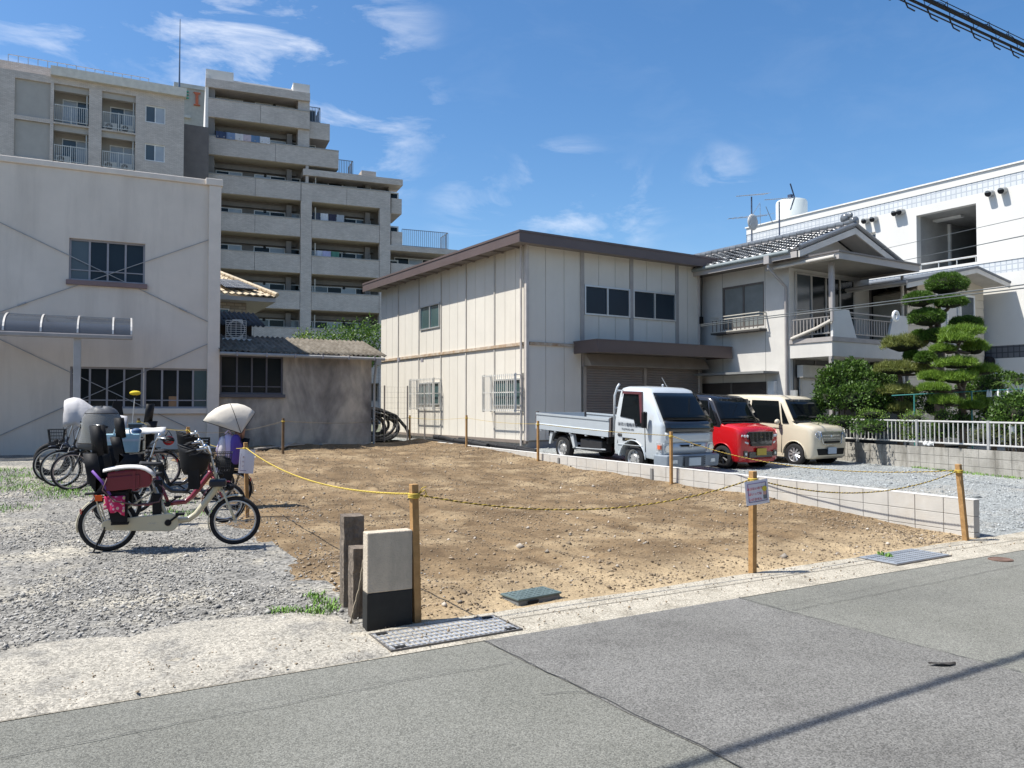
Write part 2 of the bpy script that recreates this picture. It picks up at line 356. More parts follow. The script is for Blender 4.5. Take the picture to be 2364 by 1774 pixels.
# gravel yard on the left
def yard_h(x,y):
    return gz(x,y)+.012+.03*fbm(x,y,.4,5)+.012*fbm(x,y,2.1,5)-(.03*max(0,1-(y-edge_y(x)-.45)/.4) if y-edge_y(x)<.85 else 0)
ysl=[]; y=5.2
while y<27: ysl.append(y); y+=.045+.008*(y-5.1)
V=[];nx=200
for y in ysl:
    x0=-16; x1=soil_x(y)+.35
    for k in range(nx):
        t=(k/(nx-1))**.6; x=x0+(x1-x0)*t; yy=max(y,edge_y(x)+.42); V.append((x,yy,yard_h(x,yy)))
ny=len(ysl); idx=np.arange(ny*nx).reshape(ny,nx)
Fq=np.stack([idx[:-1,:-1],idx[:-1,1:],idx[1:,1:],idx[1:,:-1]],-1).reshape(-1,4)
yard=struct(link('gravel_yard',fast_mesh('gravel_yard',V,Fq),gravelm,smooth='all'))
# pale dusty apron between gravel and road, left
xs=np.linspace(-30,2.15,160); mb=MB()
rows=[]
for t in np.linspace(0,1,14):
    r=[]
    for x in xs:
        y=edge_y(x)+.0+t*(.95+.35*fbm(x,3,.8)+.05*fbm(x,3,5)+(.25 if x<1.5 else .25*(2.15-x)/.65))
        r.append((x,y,.028-.018*t+max(0,yard_h(x,y)+.006)*min(1,t*1.3)+.012*fbm(x,y,2.6)*t - (.022 if t==0 else 0)))
    rows.append(r)
mb.grid(rows); struct(mb.build('dusty_apron',dustm,smooth='all'))
# parking gravel on the right
def park_h(x,y): return gz(x,y)+.02+.03*fbm(x,y,.3,9)+.012*fbm(x,y,1.9,9)
ysl=[]; y=4.6
while y<30: ysl.append(y); y+=.07+.01*(y-4.6)
V=[];nx=150
for y in ysl:
    x0=wall_x(y)+.05; x1=42
    for k in range(nx):
        t=(k/(nx-1))**1.5; x=x0+(x1-x0)*t; yy=max(y,inner_y(x)-.03); V.append((x,yy,park_h(x,yy)*min(1,max(0,(yy-inner_y(x))/.3))+.018))
ny=len(ysl); idx=np.arange(ny*nx).reshape(ny,nx)
Fq=np.stack([idx[:-1,:-1],idx[:-1,1:],idx[1:,1:],idx[1:,:-1]],-1).reshape(-1,4)
struct(link('parking_ground',fast_mesh('parking_ground',V,Fq),parkm,smooth='all'))
# loose stones
OCT=np.array([(1,0,0),(-1,0,0),(0,1,0),(0,-1,0),(0,0,1),(0,0,-1)],float); OF=np.array([(0,2,4),(2,1,4),(1,3,4),(3,0,4),(2,0,5),(1,2,5),(3,1,5),(0,3,5)])
def rocks(pts,sizes,flat=.75):
    n=len(pts); J=OCT[None]*(1+.45*rng.uniform(-1,1,(n,6,1)))+.25*rng.uniform(-1,1,(n,6,3))
    J*=np.array([1,1,1])[None,None]*rng.uniform(.6,1.25,(n,1,3)); J[:,:,2]*=flat
    a=rng.uniform(0,6.28,n); b=rng.uniform(-.5,.5,n)
    X=J[:,:,0]*np.cos(a)[:,None]-J[:,:,1]*np.sin(a)[:,None]; Y=J[:,:,0]*np.sin(a)[:,None]+J[:,:,1]*np.cos(a)[:,None]; Z=J[:,:,2]+X*b[:,None]*.5
    Vv=np.stack([X,Y,Z],-1)*sizes[:,None,None]+np.asarray(pts)[:,None,:]
    return Vv.reshape(-1,3),(OF[None]+(np.arange(n)*6)[:,None,None]).reshape(-1,3)
def scatter(n,reg,h,size,keep=None,seed=1,power=1.0):
    r=np.random.default_rng(seed); P=[];Sz=[]
    (x0,x1,y0,y1)=reg
    while len(P)<n:
        x=r.uniform(x0,x1); y=y0+(y1-y0)*r.uniform()**power
        if keep and not keep(x,y,r): continue
        s=size*r.lognormal(0,.42); P.append((x,y,h(x,y)+s*.28)); Sz.append(s)
    return rocks(P,np.array(Sz))
stone=M('stone',(.19,.183,.170),.88,col2=(.42,.40,.36),scale=9,island=.6,spec=.25)
stoneb=M('clod',(.13,.095,.062),.95,col2=(.36,.285,.20),scale=9,island=.5,spec=.2)
stonep=M('stone_blue_grey',(.25,.262,.26),.85,col2=(.39,.405,.40),scale=9,island=.45,spec=.3)
def kyard(x,y,r):
    if y<edge_y(x)+.35 or x>soil_x(y)+1.5+.5*fbm(x,y,.7,4): return False
    if x>soil_x(y)+.1 and r.uniform()>.65-.45*(x-soil_x(y)): return False
    if math.hypot(x,y)<4: return False
    a=fbm(x,y,.5,5); near=(y-edge_y(x))
    p=1.0 if near>1.9 else .10+.75*max(0,near-.6)/1.3
    if a<-.02 : p*=.22
    return r.uniform()<p
v,f=scatter(76000,(-7,4.4,5.2,19),lambda x,y:max(yard_h(x,y),soil_h(x,y)) if x>soil_x(y)-.6 else yard_h(x,y),.0082,kyard,1,1.55)
stuff(link('yard_gravel',fast_mesh('yard_gravel',v,f),stone),'loose grey crushed stone on the yard by the bicycles')
def ksoil(x,y,r): return soil_x(y)-.1<x<wall_x(y)-.02 and y>inner_y(x)+.08 and r.uniform()<.28+.9*max(0,fbm(x,y,.9,2))+(.6 if wall_x(y)-x<.9 else 0)
v,f=scatter(34000,(1.8,11.9,5.1,23.8),soil_h,.0088,ksoil,2,1.35)
stuff(link('soil_clods',fast_mesh('soil_clods',v,f),stoneb),'small clods and stones lying on the brown soil')
v,f=scatter(420,(1.8,11.9,5.2,20),soil_h,.0165,lambda x,y,r:soil_x(y)<x<wall_x(y)-.1 and y>inner_y(x)+.1,3,1.4)
stuff(link('soil_stones',fast_mesh('soil_stones',v,f),M('pale_stone',(.28,.24,.19),.9,col2=(.44,.39,.33),island=.5,scale=8)),'larger pale stones scattered over the soil')
v,f=scatter(26000,(10.2,20,5,19),lambda x,y:park_h(x,y)+.015,.011,lambda x,y,r:x>wall_x(y)+.14 and y>inner_y(x)+.15 and not(x>19.4 and y>13),4,1.25)
stuff(link('parking_gravel',fast_mesh('parking_gravel',v,f),stonep),'blue grey crushed stone over the parking area')
v,f=scatter(2200,(-6,10.5,4.6,6.3),lambda x,y:.024,.005,lambda x,y,r:edge_y(x)+.03<y<inner_y(x)+.3,5)
stuff(link('strip_grit',fast_mesh('strip_grit',v,f),stoneb),'grit lying on the concrete roadside strip')
# weeds
weed=M('weed',(.10,.22,.035),.7,col2=(.22,.36,.07),scale=12,island=.4)
def blades(spots,n,h,rad,seed,hf):
    r=np.random.default_rng(seed); V=[];Fc=[]
    for (x,y) in spots:
        for _ in range(n):
            a=r.uniform(0,6.28); d=rad*r.uniform()**.7; bx,by=x+d*math.cos(a),y+d*math.sin(a); bz=hf(bx,by); hh=h*r.uniform(.5,1.2); t=r.uniform(0,6.28); l=r.uniform(.3,1.1)*hh; w=.0035+.1*hh*.35
            dx,dy=math.cos(t),math.sin(t); o=len(V)
            V+=[(bx-dy*w,by+dx*w,bz),(bx+dy*w,by-dx*w,bz),(bx+dx*l*.5+dy*w*.7,by+dy*l*.5-dx*w*.7,bz+hh*.7),(bx+dx*l*.5-dy*w*.7,by+dy*l*.5+dx*w*.7,bz+hh*.7)]
            Fc.append((o,o+1,o+2,o+3)); o2=len(V); V+=[(bx+dx*l*.5-dy*w*.7,by+dy*l*.5+dx*w*.7,bz+hh*.7),(bx+dx*l*.5+dy*w*.7,by+dy*l*.5-dx*w*.7,bz+hh*.7),(bx+dx*l,by+dy*l,bz+hh*.8),(bx+dx*l,by+dy*l,bz+hh*.8+.001)]
            Fc.append((o2,o2+1,o2+2,o2+3))
    return V,Fc
sp=[(lambda p:(p.x,p.y))(ground(u,v)) for u,v in [(728,1385),(745,1400),(760,1415),(735,1425),(700,1420),(650,1425)]]
v,f=blades(sp,60,.05,.11,1,yard_h); stuff(link('weed_patch',fast_mesh('weed_patch',v,f),weed),'small green weeds in the gravel beside the sleepers')
sp=[(lambda p:(p.x,p.y))(ground(u,v)) for u,v in [(130,1135),(160,1140),(150,1150),(10,1090),(20,1110),(0,1130),(40,1100),(100,1128),(380,1165),(420,1190),(70,1120),(0,1180)]]
v,f=blades(sp,170,.06,.5,2,yard_h); stuff(link('yard_grass',fast_mesh('yard_grass',v,f),weed),'thin grass growing in the gravel behind the bicycles')
sp=[(lambda p:(p.x,p.y))(atz(u,v)) for u,v in [(2036,1288),(2050,1292)]]
v,f=blades(sp,40,.05,.05,3,lambda x,y:.03); stuff(link('plate_weed',fast_mesh('plate_weed',v,f),weed),'weed sprouting through the steel drain plate')
# ============================================================ building helpers
z1=zcv(0,100,2.7667); z2=zcv(420,150,2.5538); z3=zcv(0,500,2.4578); z5=zcv(820,500,2.4578); z7=zcv(1600,380,2.2435); zA=zcv(1600,400,2.8953)
zL=zcv(0,340,3.95); zM=zcv(0,680,3.95); zS=zcv(480,600,3.6091); zWr=zcv(2064,360,5.5333); zW3=zcv(1700,440,7.3733); z10=zcv(2100,560,5.534)
z9=zcv(1840,600,3.3206); zb=zcv(80,900,3.95); zr1=zcv(840,740,4.424); zr8=zcv(1200,520,4.2538); z7b=zcv(1920,960,4.883)
class Face:
    "a wall face in a building's local frame; a = along it, d = depth into it, z = height"
    def __init__(s,fac,kind,pos=0.0): s.fac=fac; s.k=kind; s.p=pos
    def pt(s,a,d,z): return (a,s.p+d,z) if s.k=='f' else (s.p+d,a,z)
    def px(s,uv,d=0.0): return s.fac.on(*uv,s.p+d) if s.k=='f' else s.fac.side(*uv,s.p+d)
    def box(s,mb,a0,a1,d0,d1,z0,z1):
        if s.k=='f': mb.box(a0,a1,s.p+d0,s.p+d1,z0,z1)
        else: mb.box(s.p+d0,s.p+d1,a0,a1,z0,z1)
        return mb
    def wall(s,mb,a0,a1,zz0,zz1,holes=(),th=.12):
        As=sorted({a0,a1,*[h[0] for h in holes],*[h[1] for h in holes]}); Zs=sorted({zz0,zz1,*[h[2] for h in holes],*[h[3] for h in holes]})
        for i in range(len(As)-1):
            for j in range(len(Zs)-1):
                ca=(As[i]+As[i+1])/2; cz=(Zs[j]+Zs[j+1])/2
                if any(h[0]<ca<h[1] and h[2]<cz<h[3] for h in holes): continue
                mb.quad(s.pt(As[i],0,Zs[j]),s.pt(As[i+1],0,Zs[j]),s.pt(As[i+1],0,Zs[j+1]),s.pt(As[i],0,Zs[j+1]))
        for (h0,h1,k0,k1) in [h[:4] for h in holes]:
            for (p,q) in (((h0,k0),(h1,k0)),((h1,k0),(h1,k1)),((h1,k1),(h0,k1)),((h0,k1),(h0,k0))):
                mb.quad(s.pt(p[0],0,p[1]),s.pt(q[0],0,q[1]),s.pt(q[0],th,q[1]),s.pt(p[0],th,p[1]))
        return mb
    def window(s,parent,a0,a1,zz0,zz1,n=2,fr=None,gl=None,fw=.04,d=.05,tr=(),name='window',gls=None,depth=.05,mull=None):
        if a0>a1:a0,a1=a1,a0
        mb=MB(); mu=mull or fw
        s.box(mb,a0,a1,d-depth,d,zz1-fw,zz1); s.box(mb,a0,a1,d-depth,d,zz0,zz0+fw); s.box(mb,a0,a0+fw,d-depth,d,zz0+fw,zz1-fw); s.box(mb,a1-fw,a1,d-depth,d,zz0+fw,zz1-fw)
        w=(a1-a0-2*fw)
        for k in range(1,n): c=a0+fw+w*k/n; s.box(mb,c-mu/2,c+mu/2,d-depth+.006,d,zz0+fw,zz1-fw)
        for t in tr: z=zz0+(zz1-zz0)*t; s.box(mb,a0+fw,a1-fw,d-depth+.012,d-.002,z-.015,z+.015)
        o=mb.build(name,fr,parent)
        for k in range(n):
            p=MB(); c0=a0+fw+w*k/n; c1=a0+fw+w*(k+1)/n; off=.004*(k%2)
            p.quad(s.pt(c0,d-.008-off,zz0+fw*.6),s.pt(c1,d-.008-off,zz0+fw*.6),s.pt(c1,d-.008-off,zz1-fw*.6),s.pt(c0,d-.008-off,zz1-fw*.6))
            p.build('pane',(gls[k%len(gls)] if gls else gl),o)
        return o
def corr(mb,P00,P10,P01,P11,n,amp,m=2,sag=0):
    "corrugated sheet: waves run from the P0x edge to the P1x edge, n waves across"
    a,b,c,d=[Vector(p) for p in (P00,P10,P01,P11)]; K=n*6; rows=[]
    nrm=(b-a).cross(c-a).normalized()
    if nrm.z<0: nrm=-nrm
    for i in range(m+1):
        t=i/m; r=[]
        for k in range(K+1):
            s_=k/K; p=a.lerp(c,s_).lerp(b.lerp(d,s_),t)+nrm*(amp*math.cos(2*math.pi*k/6)); r.append(p)
        rows.append(r)
    mb.grid(rows); return mb
dkglass=glassy('dark_glass',(.012,.016,.018),.10,spec=.22); blueglass=glassy('blue_glass',(.03,.05,.07)); greenglass=glassy('frosted_green_glass',(.055,.095,.095),.25)
curtain=glassy('curtained_glass',(.38,.40,.42),.12); greyglass=glassy('grey_glass',(.07,.085,.095),.15); navy=glassy('frosted_navy_glass',(.018,.030,.042),.35,spec=.3)
alu=M('aluminium',(.62,.62,.60),.4,.6,.06); whitefr=M('white_frame',(.72,.72,.70),.5); bronze=M('bronze_frame',(.16,.145,.135),.45,.3); greyfr=M('grey_frame',(.33,.31,.32),.5,.2); blk=M('black_plastic',(.010,.010,.011),.6,spec=.25)
plaster=M('mauve_grey_plaster',(.70,.61,.515),.9,var=.06,scale=.9,bump=.2,bscale=70,dirt=.6,dscale=1.1,dcol=(.48,.41,.34),streak=True)
plaster_trim=M('mauve_grey_trim',(.72,.63,.535),.8,var=.06,bump=.1)
steel=M('galvanised_steel',(.45,.46,.47),.45,.7,.1,6); rustband=M('rusty_band',(.55,.49,.40),.8,col2=(.33,.20,.10),scale=5); 
# ============================================================ building on the left
pL=atc(503,900,23.0); fL=Fac(pL.x,pL.y,-6.4)
lb=thing('plaster_building','two-storey grey plaster building with crossed brace rods, left of the lot','building',(pL.x,pL.y,0),fL.a)
F=Face(fL,'f')
ztop=F.px((503.8,432))[1]
x0=-16.; zb0=.25
wu=F.px(z3(393,122)); wu2=F.px(z3(822,376)); wl=F.px(zM(640,655)); wlm=F.px(zM(1300,1050)); wlr=F.px(zM(1318,680)); wle=F.px(zM(1915,1045))
hU=(wu[0],wu2[0],F.px(z3(600,372))[1],F.px(z3(600,138))[1]); zt=F.px(zM(1000,664))[1]; zbm=F.px(zM(1000,1040))[1]
hA=(wl[0],wlm[0],zbm,zt); hB=(wlr[0],wle[0],zbm,zt)
mb=MB(); F.wall(mb,x0,0,zb0,ztop,[hU,hA,hB],.16)
mb.quad((0,0,zb0),(0,14,zb0),(0,14,ztop),(0,0,ztop)); mb.quad((x0,14,zb0),(x0,0,zb0),(x0,0,ztop),(x0,14,ztop)); mb.quad((x0,0,ztop),(0,0,ztop),(0,14,ztop),(x0,14,ztop)); mb.quad((0,14,zb0),(x0,14,zb0),(x0,14,ztop),(0,14,ztop))
mb.build('wall',plaster,lb)
mb=MB(); mb.box(x0,.05,-.06,.25,ztop+.003,ztop+.17); mb.build('roof_trim',plaster_trim,lb,bevel=.02)
mb=MB(); mb.box(-.30,.03,-.10,.3,zb0,ztop-.002); mb.build('corner_pillar',plaster_trim,lb,bevel=.015)
mb=MB(); mb.box(-.40,.07,-.13,.3,ztop+.0,ztop+.2); mb.build('pillar_cap',plaster_trim,lb,bevel=.015)
mb=MB(); mb.box(hU[0]-.06,hU[1]+.06,-.09,.03,hU[2]-.13,hU[2]-.003); mb.build('window_sill',M('red_brown_sill',(.22,.15,.14),.7),lb)
mb=MB(); mb.box(hA[0]-.06,-.31,-.09,.03,zbm-.15,zbm-.003); mb.build('window_sill',plaster_trim,lb)
F.window(lb,*hU,n=4,fr=greyfr,fw=.05,d=.13,tr=(.26,),gls=[greyglass,navy,navy,navy])
F.window(lb,*hA,n=4,fr=greyfr,fw=.05,d=.13,tr=(.2,),gls=[dkglass,dkglass,dkglass,dkglass]); F.window(lb,*hB,n=4,fr=greyfr,fw=.05,d=.13,tr=(.2,),gls=[dkglass,dkglass,dkglass,greenglass])
rod=M('brace_rod',(.34,.33,.32),.6)
def rodp(p,q,tb=None):
    a=F.px(p); b=F.px(q); mb=MB(); mb.cyl((a[0],-.035,a[1]),(b[0],-.035,b[1]),.011,8); o=mb.build('brace_rod',rod,lb)
    if tb:
        c=F.px(tb[0]); d=F.px(tb[1]); m=MB(); m.cyl((c[0],-.035,c[1]),(d[0],-.035,d[1]),.024,8); m.build('turnbuckle',rod,o)
rodp(z3(-260,-89),z3(1195,606),(z3(1015,520),z3(1060,541))); rodp(z3(-200,612),z3(1197,130),(z3(100,508),z3(150,491)))
rodp(z3(-260,576),z3(1060,1196)); rodp(z3(-200,1330),z3(1192,718))
for p in ((1193,604),(1195,131),(1190,719)):
    a=F.px(z3(*p)); m=MB(); F.box(m,a[0]-.05,a[0]+.04,-.06,0,a[1]-.05,a[1]+.05); m.build('bracket',rod,lb)
# hairline cracks in the plaster
mb=MB(); pr=None
for k in range(40):
    x=F.px((0,725))[0]+k*.063; z=F.px((0,723))[1]+.025*mnoise.noise(Vector((k*.35,2,1)))-.01*k*.1
    if pr: mb.quad((pr[0],-.003,pr[1]-.006),(x,-.003,z-.006),(x,-.003,z+.006),(pr[0],-.003,pr[1]+.006))
    pr=(x,z)
mb.build('plaster_crack',M('plaster_crack',(.27,.25,.24),.9),lb)
# cardboard box seen in the window
a=F.px(zM(1540,1025)); b=F.px(zM(1615,930)); o=MB().box(a[0],b[0],.105,.118,a[1],b[1]).build('cardboard_sheet',M('cardboard',(.36,.20,.10),.8),lb)
# ---------------- polycarbonate shelter in front of it
dF=-2.1; dB=-.9
sh=thing('bicycle_shelter','curved smoky polycarbonate shelter roof on an aluminium post against the grey building','shelter',(pL.x,pL.y,0),fL.a)
zf=F.px(zM(1100,392),dF)[1]; zbk=F.px(zM(1170,232),dB)[1]; xr=F.px(zM(1197,400),dF)[0]
mb=MB(); mb.box(x0,xr+.03,dF-.06,dF+.06,zf-.06,zf+.05); mb.build('front_beam',M('shelter_alu',(.34,.31,.29),.4,.5),sh,bevel=.02)
mb=MB(); mb.box(x0,xr+.0,dB-.03,dB+.03,zbk-.03,zbk+.03); mb.build('back_rail',M('shelter_alu',(.34,.31,.29)),sh)
def arc(t): # front -> back curve
    return dF+(dB-dF)*(1-math.cos(t*math.pi/2)), zf+.05+(zbk-zf-.05)*math.sin(t*math.pi/2)
ribs=[F.px(zM(q,360),dF)[0] for q in (25,370,707,1030)]+[xr]; ribs=[ribs[0]-1.25*3,ribs[0]-1.25*2,ribs[0]-1.25]+ribs
smoke=glassy('smoky_polycarbonate',(.05,.06,.075),.15,.80)
for a,b in zip(ribs,ribs[1:]):
    g=[]
    for k in range(9): y,z=arc(k/8); g.append([(a,y,z+.01),(b,y,z+.01)])
    MB().grid(g).build('roof_panel',smoke,sh,smooth='all')
for x in ribs:
    g=MB(); g.tube([(x,*arc(k/8)) for k in range(9)],.028,4); g.xf(Matrix.Translation((0,0,.02))); g.build('rib',M('rib_alu',(.52,.50,.47),.45,.3),sh)
xp=F.px(zM(703,500),dF)[0]; mb=MB(); mb.box(xp-.085,xp+.085,dF+.06,dF+.2,.25,zf-.06); mb.build('post',M('shelter_post',(.42,.40,.385),.45,.4),sh,bevel=.01)
xq=xp-5; mb=MB(); mb.box(xq-.085,xq+.085,dF+.06,dF+.2,.25,zf-.06); mb.build('post',M('shelter_post',(.42,.40,.385)),sh,bevel=.01)
mb=MB(); [mb.box(x-.03,x+.03,dB,-.0,zbk-.06,zbk-.02) for x in ribs[::2]]; mb.build('wall_bracket',M('shelter_alu',(.34,.31,.29)),sh)
# ============================================================ low shed
fS=Fac(0,24.1,0); xs0=fS.on(503,830)[0]+.02; xs1=fS.on(858,830)[0]
sd=thing('stucco_shed','low stained grey stucco shed with mossy corrugated roof behind the soil lot','shed',(xs0,24.1,0)); fS=Fac(xs0,24.1,0); F=Face(fS,'f'); w=xs1-xs0
stucco,t,b=nodes('stained_stucco')
nd=t.nodes.new; lk=t.links.new; tcn=nd('ShaderNodeTexCoord'); mpn=nd('ShaderNodeMapping'); mpn.inputs['Scale'].default_value=(1,1,.45); lk(tcn.outputs['Object'],mpn.inputs[0])
q1=nd('ShaderNodeTexNoise'); q1.inputs['Scale'].default_value=.8; q1.inputs['Detail'].default_value=9; q1.inputs['Roughness'].default_value=.6; q1.inputs['Distortion'].default_value=.5; lk(mpn.outputs[0],q1.inputs[0])
rp=nd('ShaderNodeValToRGB'); lk(q1.outputs[0],rp.inputs[0]); e=rp.color_ramp.elements; e[0].position=.40; e[0].color=(.18,.158,.135,1); e[1].position=.64; e[1].color=(.54,.46,.36,1); k=e.new(.52); k.color=(.35,.305,.255,1)
q2=nd('ShaderNodeTexNoise'); q2.inputs['Scale'].default_value=4; q2.inputs['Detail'].default_value=8; mp2=nd('ShaderNodeMapping'); mp2.inputs['Scale'].default_value=(1,1,.55); lk(tcn.outputs['Object'],mp2.inputs[0]); lk(mp2.outputs[0],q2.inputs[0])
mm=nd('ShaderNodeMix'); mm.data_type='RGBA'; mm.blend_type='MULTIPLY'; mm.inputs[0].default_value=.4; lk(rp.outputs[0],mm.inputs[6]); rq=nd('ShaderNodeMapRange'); rq.inputs[1].default_value=.35; rq.inputs[2].default_value=.65; rq.inputs[3].default_value=.55; rq.inputs[4].default_value=1.2; lk(q2.outputs[0],rq.inputs[0]); lk(rq.outputs[0],mm.inputs[7]); lk(mm.outputs[2],b.inputs['Base Color']); b.inputs['Roughness'].default_value=.92
bp=nd('ShaderNodeBump'); bp.inputs['Strength'].default_value=.25; bp.inputs['Distance'].default_value=.01; q3=nd('ShaderNodeTexNoise'); q3.inputs['Scale'].default_value=60; lk(tcn.outputs['Object'],q3.inputs[0]); lk(q3.outputs[0],bp.inputs['Height']); lk(bp.outputs[0],b.inputs['Normal'])
ze=F.px(zS(1000,808))[1]; h0=(.05,F.px(zS(625,1000))[0],F.px(zS(300,1120))[1],F.px(zS(300,800))[1])
mb=MB(); F.wall(mb,0,w,.2,ze,[h0],.1); mb.quad((w,0,.2),(w,3,.2),(w,3,ze+.6),(w,0,ze)); mb.quad((0,3,.2),(0,0,.2),(0,0,ze),(0,3,ze+.6)); mb.quad((w,3,.2),(0,3,.2),(0,3,ze+.6),(w,3,ze+.6)); mb.build('wall',stucco,sd)
F.window(sd,*h0,n=4,fr=M('weathered_window_frame',(.10,.095,.105),.6),fw=.05,d=.08,tr=(.2,),gl=dkglass)
mb=MB(); mb.box(h0[0]-.05,h0[1]+.06,-.07,.05,h0[2]-.1,h0[2]-.002); mb.build('window_sill',M('weathered_window_frame',(.10,.095,.105)),sd)
xe=F.px(zS(1490,812),-.35)[0]; zE=F.px(zS(1490,806),-.35)[1]
yb,zB=fS.side(*zS(1312,680),xe)
yb=min(max(yb,1.8),3.4)
zB=None
lo,hi=zE,zE+3
# back edge height taken on the vertical plane yb deep
zB=fS.on(*zS(1000,668),yb)[1]
mossy=M('mossy_sheet',(.20,.175,.14),.95,col2=(.085,.07,.05),scale=3.5,dirt=.5,dscale=2.2,dcol=(.055,.04,.02),bump=.4,bscale=25)
mb=MB(); corr(mb,(xe,-.35,zE),(xe,yb,zB),(-.05,-.35,zE),(-.05,yb,zB),int((xe+.05)/.16),.028,4); o=mb.build('corrugated_roof',mossy,sd,smooth='all',solid=.012)
mb=MB(); mb.tube([(-.05,-.42,zE-.09),(xe-.1,-.42,zE-.10)],.055,8); o=mb.build('gutter',M('gutter_grey',(.33,.32,.30),.6,dirt=.4),sd,smooth=True)
for k in range(8): MB().box(.4+k*.86,.44+k*.86,-.49,-.34,zE-.155,zE-.03).build('gutter_bracket',greyfr,o)
mb=MB(); xd=w+.06; mb.tube([(xe-.35,-.42,zE-.12),(xe-.4,-.42,zE-.3),(xd,-.1,zE-.75),(xd,-.08,zE-1.0),(xd,-.08,.3)],.04,8); mb.box(xe-.42,xe-.25,-.5,-.33,zE-.3,zE-.08); mb.build('drainpipe',M('gutter_grey',(.33,.32,.30)),sd,smooth=True)
# annex with dark corrugated roof, behind
fx=Fac(xs0,24.1,0); an=thing('timber_annex','dark timber annex with black corrugated roof, rising behind the shed window','annex',(xs0,24.1,0))
d=2.75; a=F.px(zS(365,600),d)[0]; zt_=F.px(zS(300,520),d)[1]; dark=M('sooty_timber',(.045,.038,.033),.9,bump=.3,bscale=12)
mb=MB(); mb.box(-.3,a,d,d+3,.3,zt_+.1); mb.build('wall',dark,an)
zR0=F.px(zS(300,548),d-.7)[1]; zR1=F.px(zS(300,440),d+.8)[1]; xR=F.px(zS(480,545),d-.7)[0]; xR1=F.px(zS(420,445),d+.8)[0]
mb=MB(); corr(mb,(xR,d-.7,zR0),(xR,d+.9,zR1),(-.3,d-.7,zR0),(-.3,d+.9,zR1),14,.03,3); mb.build('corrugated_roof',M('black_sheet',(.04,.042,.045),.7,var=.3,bump=.2),an,smooth='all',solid=.012)
mb=MB(); mb.tube([(.15,d-.1,zt_-1.5),(.5,d-.25,zt_-.7),(.25,d-.2,zt_-.25),(.05,d-.15,zt_-.1)],.03,6); mb.tube([(.05,d-.12,zt_-.2),(.55,d-.3,zt_-.9),(.95,d-.3,zt_-1.25)],.025,6); mb.build('pipe',M('pipe_wrap',(.30,.29,.27),.7),an,smooth=True)
# ============================================================ air conditioner outdoor units
acw=M('ac_casing',(.62,.60,.55),.5,var=.05); acd=M('ac_dark',(.03,.03,.033),.6)
def ac_unit(loc,rz,label,w=.8,h=.6,dp=.3,group='air conditioner units',bars='ring'):
    t=thing('air_conditioner',label,'air conditioner',loc,rz,group)
    MB().box(-w/2,w/2,0,dp,.06,h).build('casing',acw,t,bevel=.015)
    c=(-w*.13,-.004,.06+(h-.06)/2); r=(h-.06)*.42
    m=MB(); m.tube([(c[0]+r*math.cos(a),c[1]-.004,c[2]+r*math.sin(a)) for a in np.linspace(0,6.283,25)[:-1]],.012,4,closed=True); 
    dk=MB(); dk.cyl((c[0],-.001,c[2]),(c[0],-.006,c[2]),r,24); dk.build('fan_opening',acd,t)
    if bars=='ring':
        for q in (.35,.6,.82): m.tube([(c[0]+r*q*math.cos(a),-.012,c[2]+r*q*math.sin(a)) for a in np.linspace(0,6.283,21)[:-1]],.005,4,closed=True)
        for a in np.linspace(0,math.pi,4)[:-1]: m.cyl((c[0]-r*math.cos(a),-.012,c[2]-r*math.sin(a)),(c[0]+r*math.cos(a),-.012,c[2]+r*math.sin(a)),.006,4)
        m.cyl((c[0],-.01,c[2]),(c[0],-.02,c[2]),r*.2,12)
    else:
        for k in range(9): z=.1+(h-.14)*k/8; m.box(c[0]-r*1.15,c[0]+r*1.15,-.016,-.006,z-.008,z+.008)
        for k in range(5): x=c[0]-r*1.15+2.3*r*k/4; m.box(x-.008,x+.008,-.020,-.010,.08,h-.04)
    m.build('fan_grille',acw,t)
    for s in (-1,1): MB().box(s*w*.32-.03,s*w*.32+.03,.0,dp,0,.059).build('foot',acd,t)
    return t
# unit on a stand over the shed roof
F=Face(fS,'f'); d=1.2
a=F.px(zS(203,660),d); b2=F.px(zS(288,500),d); xc=(a[0]+b2[0])/2; hz=b2[1]-a[1]
p=fS.world(xc,d,a[1]-.06); ac_unit(p,R(-16),'cream air conditioner unit on a steel stand over the shed roof',w=(b2[0]-a[0])*1.0,h=hz+.06,dp=.3,group='air conditioner units',bars='grid')
st=thing('steel_stand','galvanised stand carrying the cream air conditioner on the shed roof','stand',fS.world(xc,d,0)); zr=zE+(zB-zE)*(d+.35)/(yb+.35)
for s in (-1,1):
    m=MB(); m.box(s*.25-.03,s*.25+.03,-.02,.04,zr+.0,a[1]-.07); m.box(s*.25-.03,s*.25+.03,.26,.32,zr+.1,a[1]-.07); m.box(s*.25-.025,s*.25+.025,.041,.259,a[1]-.12,a[1]-.07); m.build('leg',steel,st)
MB().box(-.45,.45,-.03,.02,zr-.02,zr+.03).build('base_rail',steel,st)
